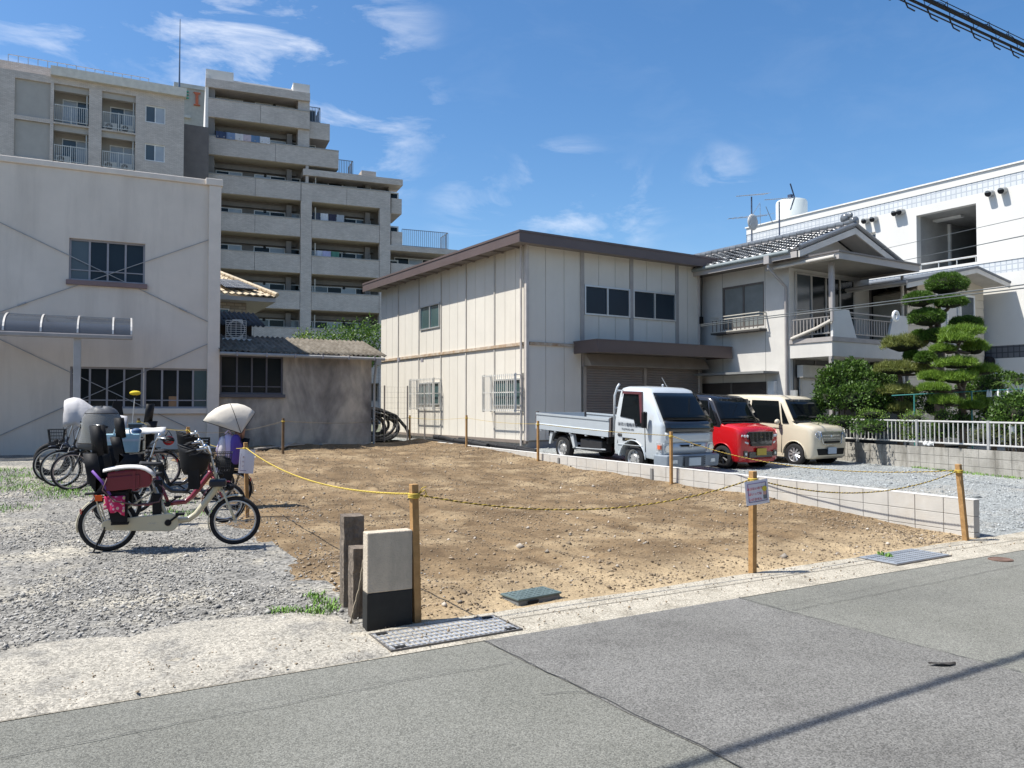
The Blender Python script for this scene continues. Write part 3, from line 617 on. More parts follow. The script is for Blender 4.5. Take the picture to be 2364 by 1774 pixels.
# ============================================================ tan tiled house behind the shed
fT=Fac(*(lambda p:(p.x,p.y))(atc(503,800,31)),-4); th=thing('tiled_house','tan hip-roofed house with solar panels half hidden behind the grey building','house',(fT.o.x,fT.o.y,0),fT.a); F=Face(fT,'f')
xr,zr_=F.px(zS(577,310)); zE2=zr_; dep=3.6; xap,zap=F.px(zS(60,135),dep*.8)
A=(-7,0,zE2);B=(xr,0,zE2);C=(xr,dep*2,zE2);D=(-7,dep*2,zE2); r0=(-3.2,dep,zap+.35); r1=(min(xap,xr-2.2),dep,zap+.35)
tan=M('tan_tile',(.46,.37,.25),.7,var=.25,scale=6)
def tiled(mb,P00,P10,P01,P11,n,m,amp=.03):
    "pantile slope: rows step down from the ridge"
    a,b,c,d=[Vector(p) for p in (P00,P10,P01,P11)]; K=n*4; nrm=(b-a).cross(c-a).normalized()
    if nrm.z<0:nrm=-nrm
    for i in range(m):
        rows=[]
        for t,off in ((i/m,.035),((i+1)/m,0.0)):
            rows.append([a.lerp(c,k/K).lerp(b.lerp(d,k/K),t)+nrm*(amp*math.cos(2*math.pi*k/4)+off) for k in range(K+1)])
        rows.insert(0,[p-nrm*.05 for p in rows[0]]); mb.grid(rows)
mb=MB(); tiled(mb,A,r0,B,r1,34,11); o=mb.build('front_roof',tan,th)
mb=MB(); tiled(mb,B,r1,C,r1,16,11); mb.build('side_roof',tan,th)
mb=MB(); 
for k in range(15):
    p=Vector(B).lerp(Vector(r1),k/15)+Vector((0,0,.07)); q=Vector(B).lerp(Vector(r1),(k+1.1)/15)+Vector((0,0,.09)); mb.tube([p,q],[.10,.085],8)
mb.build('hip_tiles',tan,th,smooth=True)
mb=MB(); mb.box(-7,xr-.05,.08,dep*2,zE2-.22,zE2-.05); mb.build('eave',M('grey_eave',(.40,.38,.36),.7),th)
mb=MB(); mb.box(-7,xr-1.05,.9,dep*2-.6,.3,zE2-.225); mb.build('wall',brickmat('pale_stone_cladding',(.42,.36,.27),(.30,.25,.18),(.22,.19,.15),.3,.12,.015),th)
Face(fT,'f',.9).window(th,-1.1,.55,zE2-1.5,zE2-.5,2,whitefr,blueglass,d=.0)
F9=Face(fT,'f')
def on_roof(s,t,off): # s along x, t up the slope
    a=Vector(A).lerp(Vector(B),s); b_=Vector(r0).lerp(Vector(r1),s); return a.lerp(b_,t)+Vector((0,-.05,off))
sol=M('solar_cell',(.012,.016,.03),.12,.2,.3,3)
for (s0,s1,t0,t1) in ((.80,.845,.10,.42),(.85,.895,.10,.42),(.90,.945,.10,.42),(.80,.845,.46,.78)):
    m=MB(); m.quad(on_roof(s0,t0,.14),on_roof(s1,t0,.14),on_roof(s1,t1,.14),on_roof(s0,t1,.14)); o=m.build('solar_panel',sol,th,solid=.04)
    g=MB()
    for k in range(5):
        s=s0+(s1-s0)*k/4; g.cyl(on_roof(s,t0,.17),on_roof(s,t1,.17),.012,4)
    for k in range(4):
        t_=t0+(t1-t0)*k/3; g.cyl(on_roof(s0,t_,.17),on_roof(s1,t_,.17),.012,4)
    g.build('panel_grid',M('solar_grid',(.30,.31,.33),.5),o)
# ============================================================ brick-tiled apartment block, far left
tileg=brickmat('grey_tile_brick',(.50,.435,.375),(.60,.53,.465),(.32,.28,.245),.23,.075,.006,var=.10,bump=.2); tileg2=brickmat('grey_tile_vertical',(.30,.285,.265),(.37,.35,.325),(.19,.18,.165),.11,.3,.012,off=0,var=.1,bump=.25)
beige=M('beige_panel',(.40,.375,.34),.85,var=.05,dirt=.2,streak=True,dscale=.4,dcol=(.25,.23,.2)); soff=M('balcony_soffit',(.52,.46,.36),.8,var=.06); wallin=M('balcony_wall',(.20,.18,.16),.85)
p1=atc(424.7,300,56); f1=Fac(p1.x,p1.y,-5.5); ap=thing('brick_apartment','grey-brown tiled apartment block with small railed balconies, far left','apartment',(p1.x,p1.y,0),f1.a); F=Face(f1,'f')
zt=F.px(z1(1175,352))[1]; xl=-30.; rec=1.25
P=lambda x,y:F.px(z1(x,y))
bal=[]
zA1=(P(455,516)[1],P(455,272)[1]); zA2=(P(455,772)[1],P(455,552)[1]); 
pit=zA1[0]-zA2[0]
xa=(P(343,400)[0],P(568,400)[0]); xb=(P(651,430)[0],P(866,430)[0]); xc=(P(93,380)[0],P(322,380)[0]); xw=(P(928,450)[0],P(1057,450)[0])
zlo=[zA1[0],zA2[0],zA2[0]-pit]; hgt=zA1[1]-zA1[0]
holes=[]
for z0 in zlo:
    holes+=[(xa[0],xa[1],z0,z0+hgt),(xb[0],xb[1],z0,z0+hgt),(xc[0],xc[1],z0+.1,z0+hgt-.05)]
    zw=z0+ (P(1000,512)[1]-zA1[0]); holes.append((xw[0],xw[1],zw,zw+P(990,404)[1]-P(990,512)[1]))
mb=MB()
Fq_=[h for h in holes if h[0] in (xa[0],xb[0])]
F.wall(mb,xl,0,.3,zt,holes,.18)
mb.quad((0,0,.3),(0,14,.3),(0,14,zt),(0,0,zt)); mb.quad((xl,0,zt),(0,0,zt),(0,14,zt),(xl,14,zt)); mb.quad((xl,14,.3),(xl,0,.3),(xl,0,zt),(xl,14,zt))
mb.build('wall',tileg,ap)
mb=MB(); mb.box(xl,P(1090,290)[0],2.5,3.0,zt-.5,F.px(z1(1090,290),2.5)[1]); mb.build('roof_parapet',tileg,ap)
mb=MB(); mb.box(P(325,200)[0],.12,-.35,.2,P(1175,352)[1]+.003,P(1175,352)[1]+.62); mb.build('parapet_cap',M('white_tile_cap',(.62,.58,.50),.6),ap)
mb=MB(); zz=F.px(z1(1090,290),2.5)[1]
xk=np.linspace(F.px(z1(52,110),2.6)[0],F.px(z1(950,260),2.6)[0],16)
mb.cyl((xk[0],2.6,zz+.5),(xk[-1],2.6,zz+.5),.03,6); [mb.cyl((x,2.6,zz),(x,2.6,zz+.5),.025,6) for x in xk]; mb.build('roof_rail',steel,ap)
railw=M('balcony_rail',(.55,.54,.50),.5,.2); 
tiles_n=0
for i,z0 in enumerate(zlo):
    for j,(x0_,x1_) in enumerate((xa,xb)):
        m=MB(); m.quad((x0_,rec,z0),(x1_,rec,z0),(x1_,rec,z0+hgt),(x0_,rec,z0+hgt)); m.quad((x0_,.18,z0),(x0_,rec,z0),(x0_,rec,z0+hgt),(x0_,.18,z0+hgt)); m.quad((x1_,.18,z0),(x1_,rec,z0),(x1_,rec,z0+hgt),(x1_,.18,z0+hgt)); m.build('balcony_wall',beige,ap)
        m=MB(); m.quad((x0_,.18,z0+hgt),(x1_,.18,z0+hgt),(x1_,rec,z0+hgt),(x0_,rec,z0+hgt)); m.quad((x0_,.18,z0),(x1_,.18,z0),(x1_,rec,z0),(x0_,rec,z0)); m.build('balcony_soffit',soff,ap)
        MB().box(x0_,x1_,.19,.5,z0+hgt-.4,z0+hgt-.003).build('balcony_beam',beige,ap)
        m=MB(); m.box(x0_+.05,x1_-.05,-.09,-.04,z0+1.12,z0+1.17); m.box(x0_+.05,x1_-.05,-.09,-.04,z0+.1,z0+.14); m.box((x0_+x1_)/2-.03,(x0_+x1_)/2+.03,-.1,-.03,z0-.05,z0+1.2); o=m.build('balcony_rail',railw,ap)
        nb=17; src=None
        for k in range(nb):
            x=x0_+.08+(x1_-x0_-.16)*k/(nb-1)
            if src is None: src=MB().box(-.014,.014,-.08,-.05,.141,1.119).build('baluster',railw,o,(x,0,z0))
            else: inst(src,'baluster',o,(x,0,z0))
        Fr=Face(f1,'f',rec); wx=(x0_+.45 if j==0 else x0_+.5); Fr.window(ap,wx,wx+1.75,z0+.05,z0+2.0,2,whitefr,d=-.01,fw=.06,gls=[(curtain,greyglass),(greyglass,curtain),(curtain,curtain)][(i+j)%3])
        if j==1 or i==1:
            for q in ((0,1) if j==1 else (0,)):
                pw=f1.world(x0_+.55+q*1.0,.45,z0); ac_unit(pw,f1.a,['left','right'][q]+' air conditioner on the '+['upper','lower','lowest'][i]+[' left',' right'][j]+' balcony of the tiled apartment',w=.82,h=.62,dp=.3)
        m=MB(); m.cyl((x1_-.12,.3,z0+.002),(x1_-.12,.3,z0+hgt-.003),.05,8); m.build('drainpipe',railw,ap)
    m=MB(); m.quad((xc[0],.16,z0+.1),(xc[1],.16,z0+.1),(xc[1],.16,z0+hgt-.05),(xc[0],.16,z0+hgt-.05)); m.build('blank_panel',beige,ap)
    hw=[h for h in holes if h[0]==xw[0]][i]; F.window(ap,*hw,n=2,fr=whitefr,gls=[greyglass,curtain],fw=.07,d=.12)
mb=MB(); mb.box(.02,1.9,2.2,12,.3,zt-1.1); mb.build('return_wall',M('dark_return',(.17,.15,.14),.8),ap)
# ============================================================ stepped balcony apartment tower
p2=atc(480.7,300,60); f2=Fac(p2.x,p2.y,-10.4); tw=thing('apartment_tower','tall stepped grey apartment tower with long tiled balconies behind the lot','apartment',(p2.x,p2.y,0),f2.a); F=Face(f2,'f'); Q=lambda x,y:F.px(z2(x,y))
X1=Q(700,900)[0]; X2=Q(766,900)[0]; X3=Q(1165,950)[0]; X4=Q(1230,950)[0]; X5=Q(1625,1090)[0]; X7=Q(925,530)[0]; X8=Q(755,290)[0]; XR=Q(1302,665)[0]
tops=[Q(158,196)[1],Q(158,417)[1],Q(158,637)[1],Q(232,866)[1],Q(232,1091)[1]]; pit=(tops[0]-tops[4])/4; tops=[tops[0]-pit*k for k in range(9)]; ph=tops[0]-Q(158,303)[1]
zroof=Q(158,80)[1]; br=1.7; zroof2=Q(765,618)[1]; zroof3=Q(1235,1062)[1]
white=M('tower_white_plaster',(.66,.64,.60),.85,var=.05)  # plain white plaster for end wall and roof upstands
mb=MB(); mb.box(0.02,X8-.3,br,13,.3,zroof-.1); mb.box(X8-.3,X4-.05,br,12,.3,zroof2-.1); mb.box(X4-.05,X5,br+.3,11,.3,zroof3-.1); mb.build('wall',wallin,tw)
mb=MB(); mb.box(-.22,0.0,0.05,13,.3,Q(150,55)[1]); mb.build('end_wall',white,tw)
mb=MB(); mb.box(-.22,X8,-.02,br+.3,zroof-.65,zroof); mb.build('roof_slab',tileg,tw)
mb=MB(); mb.box(-.22,X8-.3,.6,8,zroof+.003,zroof+.35); mb.box(X8-1.3,X8-.003,.2,3,zroof+.003,zroof+.75); mb.box(-.21,1.8,.2,3,zroof+.003,zroof+.8);mb.build('roof_upstand',white,tw)
mb=MB(); mb.box(X8-.5,XR,-.05,br+.5,zroof2-.5,zroof2); mb.build('roof_slab',tileg,tw)
mb=MB(); mb.box(XR-3.4,XR-2.2,.3,2,zroof2+.003,zroof2+.5); mb.build('roof_upstand',tileg,tw)
mb=MB(); mb.box(X4-.05,X5,-.05,br+.5,zroof3-.45,zroof3); mb.build('roof_slab',tileg,tw)
gls4=[[greyglass,dkglass,curtain,dkglass],[dkglass,curtain,dkglass,greyglass],[curtain,dkglass,dkglass,greyglass]]
Fr=Face(f2,'f',br)
for k,zt in enumerate(tops):
    zf_=zt-ph
    if zf_<-2: break
    segs=[]
    if k==0: segs=[(-.0,X8)]
    elif k==1: segs=[(-.0,X7)]
    elif k==2: segs=[(0,X1),(X1+.02,X4)]
    else: segs=[(0,X1),(X2,X3)]
    for (a,b_) in segs:
        n=max(1,round((b_-a)/4.6))
        for q in range(n):
            s0=a+(b_-a)*q/n; s1=a+(b_-a)*(q+1)/n; m=MB(); m.box(s0+.012,s1-.012,0,.18,zf_,zt); m.build('parapet',tileg,tw)
        m=MB(); m.box(a,b_,-.04,.22,zt+.002,zt+.07); m.build('coping',M('coping',(.36,.35,.33),.7),tw)
    for (a,b_) in ([(-.0,X8)] if k==0 else [(0,X7)] if k==1 else [(0,X4)]):
        m=MB(); m.box(a+.01,b_-.01,.181,br-.002,zf_-.02,zf_+.2); m.build('balcony_slab',soff,tw)
    for bi,(a,b_) in enumerate([(0.1,(X8 if k==0 else X1))]+([(X2,X3)] if k>=2 else [])):
        wz0=zf_+.25; wz1=min(zf_+2.2,zt+1.0)
        Fr.window(tw,a+3.4 if bi==0 else a+.3,(a+8.2) if bi==0 else a+5.1,wz0,wz1,4,whitefr,fw=.07,d=-.01,gls=gls4[(k+bi)%3],depth=.04)
        if bi==0: Fr.window(tw,a+.5,a+2.5,wz0+.4,wz1,2,whitefr,fw=.07,d=-.01,gls=[dkglass,curtain],depth=.04)
        else: Fr.window(tw,a+6.6,a+7.5,wz0+.6,wz1-.3,1,whitefr,fw=.12,d=-.01,gl=dkglass,depth=.04)
        m=MB(); m.box(b_-1.0,b_-.6,.9,br,zf_+.2,zf_+2.65); m.build('wing_wall',wallin,tw)
        m=MB(); m.cyl((b_-2.6,br-.05,zf_+2.15),(b_-2.6,br,zf_+2.15),.12,10); m.build('vent_cap',blk,tw)
        MB().cyl((a+.32,.35,zf_+.21),(a+.32,.35,zf_+2.55),.05,8).build('drainpipe',M('tower_pipe',(.55,.52,.46),.6),tw,smooth=True)
        if (k+bi)%2==0: MB().box(b_-2.3,b_-1.5,br-.36,br-.06,zf_+.25,zf_+.85).build('condenser',acw,tw,bevel=.02)
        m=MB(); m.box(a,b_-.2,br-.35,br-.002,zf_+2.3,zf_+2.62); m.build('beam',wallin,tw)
for (a,b_,z_) in ((X1,X2,tops[2]-ph),(X3,X4,tops[2]-ph)):
    m=MB(); m.box(a+.012,b_-.012,-.03,.6,.3,z_-.012); m.build('pillar',tileg,tw)
m=MB(); m.box(X1+.6,X2-.5,.05,.6,tops[2]+.08,tops[1]-ph-.02); m.build('pillar',tileg,tw)
m=MB(); m.box(X8-.9,X8,.2,br,tops[1]+.1,zroof-.66); m.build('pillar',tileg,tw)
m=MB(); m.box(.0,.45,.2,.7,.3,zroof-.66); m.build('corner_wall',wallin,tw)
# stepped side balconies and terrace rails
xs8=Q(875,440)[0]; mb=MB(); mb.box(X8+.02,xs8,.3,3.5,tops[1]+.9,tops[1]+.9+1.35); mb.build('side_balcony',tileg,tw)
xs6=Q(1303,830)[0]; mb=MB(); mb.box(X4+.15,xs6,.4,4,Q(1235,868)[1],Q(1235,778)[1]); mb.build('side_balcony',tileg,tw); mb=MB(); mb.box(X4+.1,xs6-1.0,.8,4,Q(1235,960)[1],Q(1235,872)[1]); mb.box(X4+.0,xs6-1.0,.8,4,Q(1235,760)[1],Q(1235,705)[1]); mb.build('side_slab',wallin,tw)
mb=MB(); mb.box(X4+.1,Q(1302,1030)[0],.1,1.8,zroof3+.01,Q(1240,980)[1]); mb.build('terrace_wall',tileg,tw)
def rail(x0_,x1_,y,z,h,n,yd=2.0):
    m=MB(); m.box(x0_,x1_,y,y+.05,z+h-.05,z+h); m.box(x0_,x1_,y,y+.05,z+.08,z+.12); m.box(x1_-.05,x1_,y+.05,y+yd,z+h-.05,z+h); m.box(x1_-.05,x1_,y+yd-.05,y+yd,z,z+h-.05); o=m.build('terrace_rail',M('rail_blue_grey',(.22,.24,.27),.5,.4),tw); src=None
    for k in range(n):
        x=x0_+(x1_-x0_)*k/(n-1)
        if src is None: src=MB().box(-.02,.02,.005,.045,0,h-.051).build('baluster',M('rail_blue_grey',(.22,.24,.27)),o,(x,y,z))
        else: inst(src,'baluster',o,(x,y,z))
    for k in range(1,6):
        inst(src,'baluster',o,(x1_-.025,y+yd*k/6,z))
rail(Q(1303,1030)[0],Q(1575,1050)[0],.3,zroof3,1.5,24)
rail(Q(757,360)[0],Q(820,370)[0],.5,tops[1]+2.26,1.3,8); rail(Q(928,590)[0],Q(1015,600)[0],.5,zroof2+.0,1.25,10)
# far right bay of the tower
for k in range(4,9):
    zt=tops[k]; zf_=zt-ph
    if zf_<-2: break
    m=MB(); m.box(X4+.1,X5-.3,.2,.36,zf_+.1,zt-.05); m.build('parapet',tileg,tw); m=MB(); m.box(X4+.1,X5-.3,.361,br+.29,zf_+.05,zf_+.25); m.build('balcony_slab',soff,tw)
    Face(f2,'f',br+.3).window(tw,X4+.8,X4+5.8,zf_+.3,zf_+2.2,4,whitefr,fw=.07,d=-.01,gls=gls4[k%3],depth=.04)
# laundry on the tower balconies
cl=[(.20,.27,.40),(.62,.60,.60),(.5,.42,.46),(.13,.22,.36),(.6,.6,.62),(.05,.07,.13)]
nm=['dark blue','blue','white','pale pink','mid blue','light grey']
for k in range(6):
    xk=Q(200+k*52,430)[0]; c=[cl[5],cl[0],cl[1],cl[2],cl[3],cl[4]][k]; m=MB(); m.grid([[(xk+.75*i/5,-.05+.04*math.sin(i*2.1+k),tops[1]+.42-.52*j/3) for i in range(6)] for j in range(4)])
    o=m.build('laundry',M('cloth_%d'%k,c,.9),solid=.02,loc=(p2.x,p2.y,0),rot=(0,0,f2.a)); tag(o,nm[k]+' laundry over the seventh-floor balcony rail of the tower','laundry','laundry on the tower')
for k in range(4):
    xk=Q(775+k*48,910)[0]; c=[(.08,.09,.12),(.7,.7,.7),(.05,.05,.08),(.45,.47,.5)][k]; m=MB(); m.grid([[(xk+.6*i/5,.5+.04*math.sin(i*2.1+k),tops[3]+.75-.9*j/3) for i in range(6)] for j in range(4)])
    o=m.build('laundry',M('clothb_%d'%k,c,.9),solid=.02,loc=(p2.x,p2.y,0),rot=(0,0,f2.a)); tag(o,['charcoal','white','black','grey'][k]+' laundry hanging on the upper right tower balcony','laundry','laundry on the tower')
for k in range(3):
    xk=Q(785+k*50,1130)[0]; c=[(.6,.62,.68),(.5,.48,.66),(.10,.25,.18)][k]; m=MB(); m.grid([[(xk+.65*i/5,.5+.04*math.sin(i*2.1+k),tops[4]+.6-.8*j/3) for i in range(6)] for j in range(4)])
    o=m.build('laundry',M('clothc_%d'%k,c,.9),solid=.02,loc=(p2.x,p2.y,0),rot=(0,0,f2.a)); tag(o,['pale blue','lilac','green'][k]+' laundry hanging on the middle right tower balcony','laundry','laundry on the tower')
# ============================================================ sign-topped block between them and the mast
p3=atc(404,250,95); f3=Fac(p3.x,p3.y,-8); sb=thing('sign_building','pale tiled building carrying green and red letters, between the apartments','building',(p3.x,p3.y,0),f3.a); F=Face(f3,'f')
zt=F.px((404,200))[1]; xr=F.px((480,200))[0]; mb=MB(); mb.box(0,xr+4,0,8,.3,zt); mb.build('wall',M('pale_tile',(.45,.42,.36),.8),sb); MB().box(-.15,xr+4.1,-.15,8.1,zt+.003,zt+.5).build('cap',M('pale_tile2',(.55,.53,.48),.8),sb)
hs_=F.px((424,212))[1]-F.px((424,230))[1]
a=F.px((430,221)); textmesh('letter_e','E',hs_*1.35,M('sign_green',(.05,.34,.22),.5),sb,(a[0],-.12,a[1]),(R(90),0,0),.1)
a=F.px((454.5,230)); hI=F.px((454,215))[1]-F.px((454,245))[1]; m=MB(); m.box(a[0]-.16,a[0]+.16,-.25,-.02,a[1]-hI/2+.12,a[1]+hI/2-.3); m.prism([(a[0]-.16,a[1]+hI/2-.3),(a[0]+.16,a[1]+hI/2-.3),(a[0]+.42,a[1]+hI/2),(a[0]-.42,a[1]+hI/2)],'y',-.25,-.02); m.box(a[0]-.36,a[0]+.36,-.25,-.02,a[1]-hI/2,a[1]-hI/2+.12); m.build('letter_i',M('sign_red',(.55,.14,.06),.5),sb)
MB().box(.1,F.px((440,240))[0],-.3,-.002,zt-3.7,zt-3.4).build('ledge',M('pale_tile2',(.55,.53,.48)),sb)
mp_=atc(414,200,80); ms=MB(); zz=CAM.z+(ray(414,42).z)*80; ms.tube([(mp_.x,mp_.y,.3),(mp_.x,mp_.y,mp_.z),(mp_.x,mp_.y,zz)],[.12,.09,.03],6); tag(ms.build('lightning_mast',M('mast_blue',(.10,.14,.20),.5,.5)),'thin tall mast rising into the sky behind the left apartment','mast')
# ============================================================ prefab warehouse
pW=atc(1216,900,23.5); fW=Fac(pW.x,pW.y,0); wh=thing('prefab_warehouse','two-storey cream panel warehouse with brown flat roof edge and roller shutters','warehouse',(pW.x,pW.y,0))
FF=Face(fW,'f'); FS=Face(fW,'s')
panel=M('cream_panel',(.67,.625,.54),.75,var=.035,scale=1.2,bump=.10,bscale=120,dirt=.22,dscale=.9,dcol=(.47,.41,.31),streak=True); core=M('panel_joint',(.27,.25,.215),.9); postm=M('warehouse_post',(.36,.33,.30),.6); brown=M('brown_fascia',(.115,.085,.078),.45,var=.1,scale=.8)
zb_=FS.px(z5(972,1272))[1]; zt=FF.px(zr8(120,195))[1]+.1; zbd=FS.px(z5(972,722))[1]; xe=FF.px(zr8(1752,900))[0]; yE=FS.px(z5(145,700))[0]
FSe=[0]+[FS.px(z5(x,900))[0] for x in (792,630,488,362,245)]+[yE]; FSe=sorted(FSe)
mb=MB(); mb.box(.03,xe-.03,.03,yE-.03,zb_-.05,zt); mb.build('core_wall',core,wh)
mb=MB(); mb.box(.01,xe-.01,.01,yE,.2,zb_-.052); mb.build('foundation',M('foundation_concrete',(.33,.315,.29),.9,dirt=.5,dscale=2),wh)
wU=(FS.px(z5(482,560))[0],FS.px(z5(371,560))[0],FS.px(z5(430,638))[1],FS.px(z5(430,500))[1])
gA=(FS.px(z5(945,1000))[0],FS.px(z5(790,1000))[0],FS.px(z5(870,1078))[1],FS.px(z5(870,922))[1]); gB=(FS.px(z5(480,1000))[0],FS.px(z5(365,1000))[0],FS.px(z5(425,1070))[1],FS.px(z5(425,942))[1])
def panels(Fc,edges,sub,zz0,zz1,wins,sgn=1):
    for i in range(len(edges)-1):
        a,b_=edges[i],edges[i+1]; n=sub[i] if isinstance(sub,list) else sub
        for k in range(n):
            s0=a+(b_-a)*k/n+.008; s1=a+(b_-a)*(k+1)/n-.008
            if k==0: s0+=.03
            if k==n-1: s1-=.03
            rs=[(zz0,zz1)]
            for (w0,w1,q0,q1) in wins:
                if s1>w0+.02 and s0<w1-.02:
                    rs=[r for (c0,c1) in rs for r in ((c0,min(c1,q0)),(max(c0,q1),c1)) if r[1]-r[0]>.05]
            for (c0,c1) in rs:
                m=MB(); Fc.box(m,s0,s1,0,.028,c0+.004,c1-.004); m.build('wall_panel',panel,wh)
panels(FS,FSe,3,zb_,zbd-.03,[gA,gB]); panels(FS,FSe,3,zbd+.06,zt-.02,[wU])
FE=[0,FF.px(zr8(610,800))[0],FF.px(zr8(1094,800))[0],FF.px(zr8(1541,800))[0],xe]
w1=(FE[1]+.09,FE[2]-.07,FF.px(zr8(628,878))[1],FF.px(zr8(628,584))[1]); w2=(FE[2]+.07,FE[3]-.07,w1[2],w1[3])
shx0=FF.px(z5(1298,900))[0]; shx1=FF.px(z5(1955,900))[0]; shz=FF.px(z5(1300,852))[1]
panels(FF,FE,[3,3,3,2],zbd+.06,zt-.02,[w1,w2]); panels(FF,[0,FE[1]],3,zb_,zbd-.03,[])
mb=MB(); FF.box(mb,FE[1],xe,.0,.028,shz,zbd); mb.build('lintel',postm,wh)
for e_ in FSe[1:-1]:
    m=MB(); FS.box(m,e_-.028,e_+.028,-.03,.03,zb_,zbd-.04); FS.box(m,e_-.028,e_+.028,-.03,.03,zbd+.06,zt); m.build('joint_strip',M('joint_strip',(.47,.44,.39),.7),wh)
for e_ in FE[1:-1]:
    m=MB(); FF.box(m,e_-.075,e_+.075,-.03,.03,zbd+.0,zt); m.build('post',postm,wh)
m=MB(); m.box(-.05,.06,-.05,.06,zb_-.02,zt); m.build('corner_post',M('corner_post',(.52,.47,.42),.6),wh,bevel=.01)
m=MB(); m.cyl((-.10,.16,zb_-.2),(-.10,.16,zt-.1),.035,8); m.build('drainpipe',M('corner_post',(.52,.47,.42)),wh,smooth=True)
m=MB(); m.box(xe-.04,xe+.04,-.05,.06,zb_,zt); m.build('corner_post',M('corner_post',(.52,.47,.42)),wh)
m=MB(); FS.box(m,.1,yE,-.055,.02,zbd-.035,zbd+.055); m.build('belt_rail',rustband,wh); m=MB(); FF.box(m,.1,FE[1]+.25,-.05,.02,zbd-.035,zbd+.055); m.build('belt_rail',rustband,wh)
m=MB(); FS.box(m,-.02,yE,-.05,.02,zb_-.09,zb_); m.build('base_flashing',M('flashing_brown',(.20,.165,.14),.7),wh); 
# roof
ol=.62; of=.55; zfb=FF.px(zr8(20,165),-of)[1]; zft=FF.px(zr8(20,50),-of)[1]; xfe=FF.px(zr8(1978,340),-of)[0]; ye=FS.px(z5(42,420),-ol)[0]
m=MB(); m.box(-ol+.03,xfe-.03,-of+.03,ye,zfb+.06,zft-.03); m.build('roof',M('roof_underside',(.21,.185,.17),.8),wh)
m=MB(); m.box(-ol,xfe,-of,-of+.03,zfb,zft-.055); o=m.build('fascia',brown,wh); m=MB(); m.box(-ol-.02,xfe+.02,-of-.02,-of+.05,zft-.054,zft+.01); m.build('fascia_cap',brown,o)
m=MB(); m.box(-ol,-ol+.03,-of+.031,ye,zfb,zft-.055); o=m.build('fascia',brown,wh); m=MB(); m.box(-ol-.02,-ol+.05,-of+.052,ye,zft-.054,zft+.01); m.build('fascia_cap',brown,o)
m=MB(); m.box(xfe-.03,xfe,-of+.031,ye,zfb,zft-.055); m.build('fascia',brown,wh)
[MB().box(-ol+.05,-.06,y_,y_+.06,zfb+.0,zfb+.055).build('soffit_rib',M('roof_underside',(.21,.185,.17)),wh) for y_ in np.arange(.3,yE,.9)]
# windows
FS.window(wh,*wU,n=2,fr=alu,gl=greenglass,fw=.05,d=.02,depth=.06)
FF.window(wh,*w1,n=2,fr=alu,gl=navy,fw=.05,d=.02,depth=.06); FF.window(wh,*w2,n=2,fr=alu,gl=navy,fw=.05,d=.02,depth=.06)
for g in (gA,gB):
    o=FS.window(wh,*g,n=2,fr=alu,gl=greenglass,fw=.05,d=.02,depth=.06); y0,y1=min(g[:2])-.12,max(g[:2])+.16; dd=.34; gb=M('white_grille',(.72,.70,.64),.5,.1)
    m=MB()
    for z_ in (g[2]-.12,(g[2]+g[3])/2-.0,g[3]+.10):
        m.box(-dd-.012,-dd+.012,y0,y1,z_-.014,z_+.014); m.box(-dd,-.0,y0-.012,y0+.012,z_-.012,z_+.012); m.box(-dd,-.0,y1-.012,y1+.012,z_-.012,z_+.012)
    gr=m.build('window_grille',gb,wh); src=None
    for k in range(17):
        y_=y0+(y1-y0)*k/16
        if src is None: src=MB().cyl((0,0,g[2]-.17),(0,0,g[3]+.14),.011,6).build('bar',gb,gr,(-dd-.02,y_,0))
        else: inst(src,'bar',gr,(-dd-.02,y_,0))
    for yq in (y0,y1):
        m=MB(); m.box(-dd,-.28,yq-.02,yq+.02,g[2]-.18,g[3]+.15); m.box(-.06,-.02,yq-.02,yq+.02,g[2]-.18,g[3]+.15); m.build('grille_frame',gb,gr)
# entrance awning and shutters
xa=FF.px(zr8(525,1200))[0]; ya,zA_=fW.side(*zr8(760,1128),xa); zAb=fW.side(*zr8(760,1245),xa)[1]; xab=fW.on(*zr8(2085,1250),ya)[0]
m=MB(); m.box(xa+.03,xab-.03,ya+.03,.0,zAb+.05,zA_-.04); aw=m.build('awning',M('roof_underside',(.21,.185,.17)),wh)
m=MB(); m.box(xa,xab,ya,ya+.03,zAb,zA_); m.box(xa,xa+.03,ya+.031,-.03,zAb,zA_); m.box(xab-.03,xab,ya+.031,-.03,zAb,zA_); m.build('fascia',brown,aw); m=MB(); m.box(xa-.015,xab+.015,ya-.015,ya+.045,zA_+.001,zA_+.035); m.box(xa-.015,xa+.045,ya+.046,-.02,zA_+.001,zA_+.035); m.box(xa-.006,xab+.006,ya-.006,ya-.001,zAb+.06,zAb+.07); m.build('fascia_cap',brown,aw)
m=MB(); m.prism([(-.38,shz+.02),(-.38,zAb-.35),(-.1,zAb+.03),(0,zAb+.03),(0,shz+.02)],'x',shx0+.0,shx1+.1); m.build('shutter_housing',M('shutter_housing',(.30,.26,.22),.55),wh)
slat=M('shutter_slat',(.20,.175,.155),.5,var=.1,dirt=.25,dscale=2,dcol=(.2,.09,.05)); xm=FF.px(z5(1640,900))[0]
for (a,b_) in ((shx0+.03,xm-.06),(xm+.06,shx1-.03)):
    rows=[]; z_=shz+.03; n=0
    while z_>.35:
        rows+= [[(a,.0,z_),(b_,.0,z_)],[(a,-.022,z_-.018),(b_,-.022,z_-.018)],[(a,-.022,z_-.062),(b_,-.022,z_-.062)],[(a,.0,z_-.078),(b_,.0,z_-.078)]]; z_-=.08
    MB().grid(rows).build('roller_shutter',slat,wh)
for xq in (shx0,xm,shx1):
    m=MB(); m.box(xq-.055,xq+.055,-.06,.0,.3,shz); m.build('shutter_guide',M('shutter_housing',(.30,.26,.22)),wh)
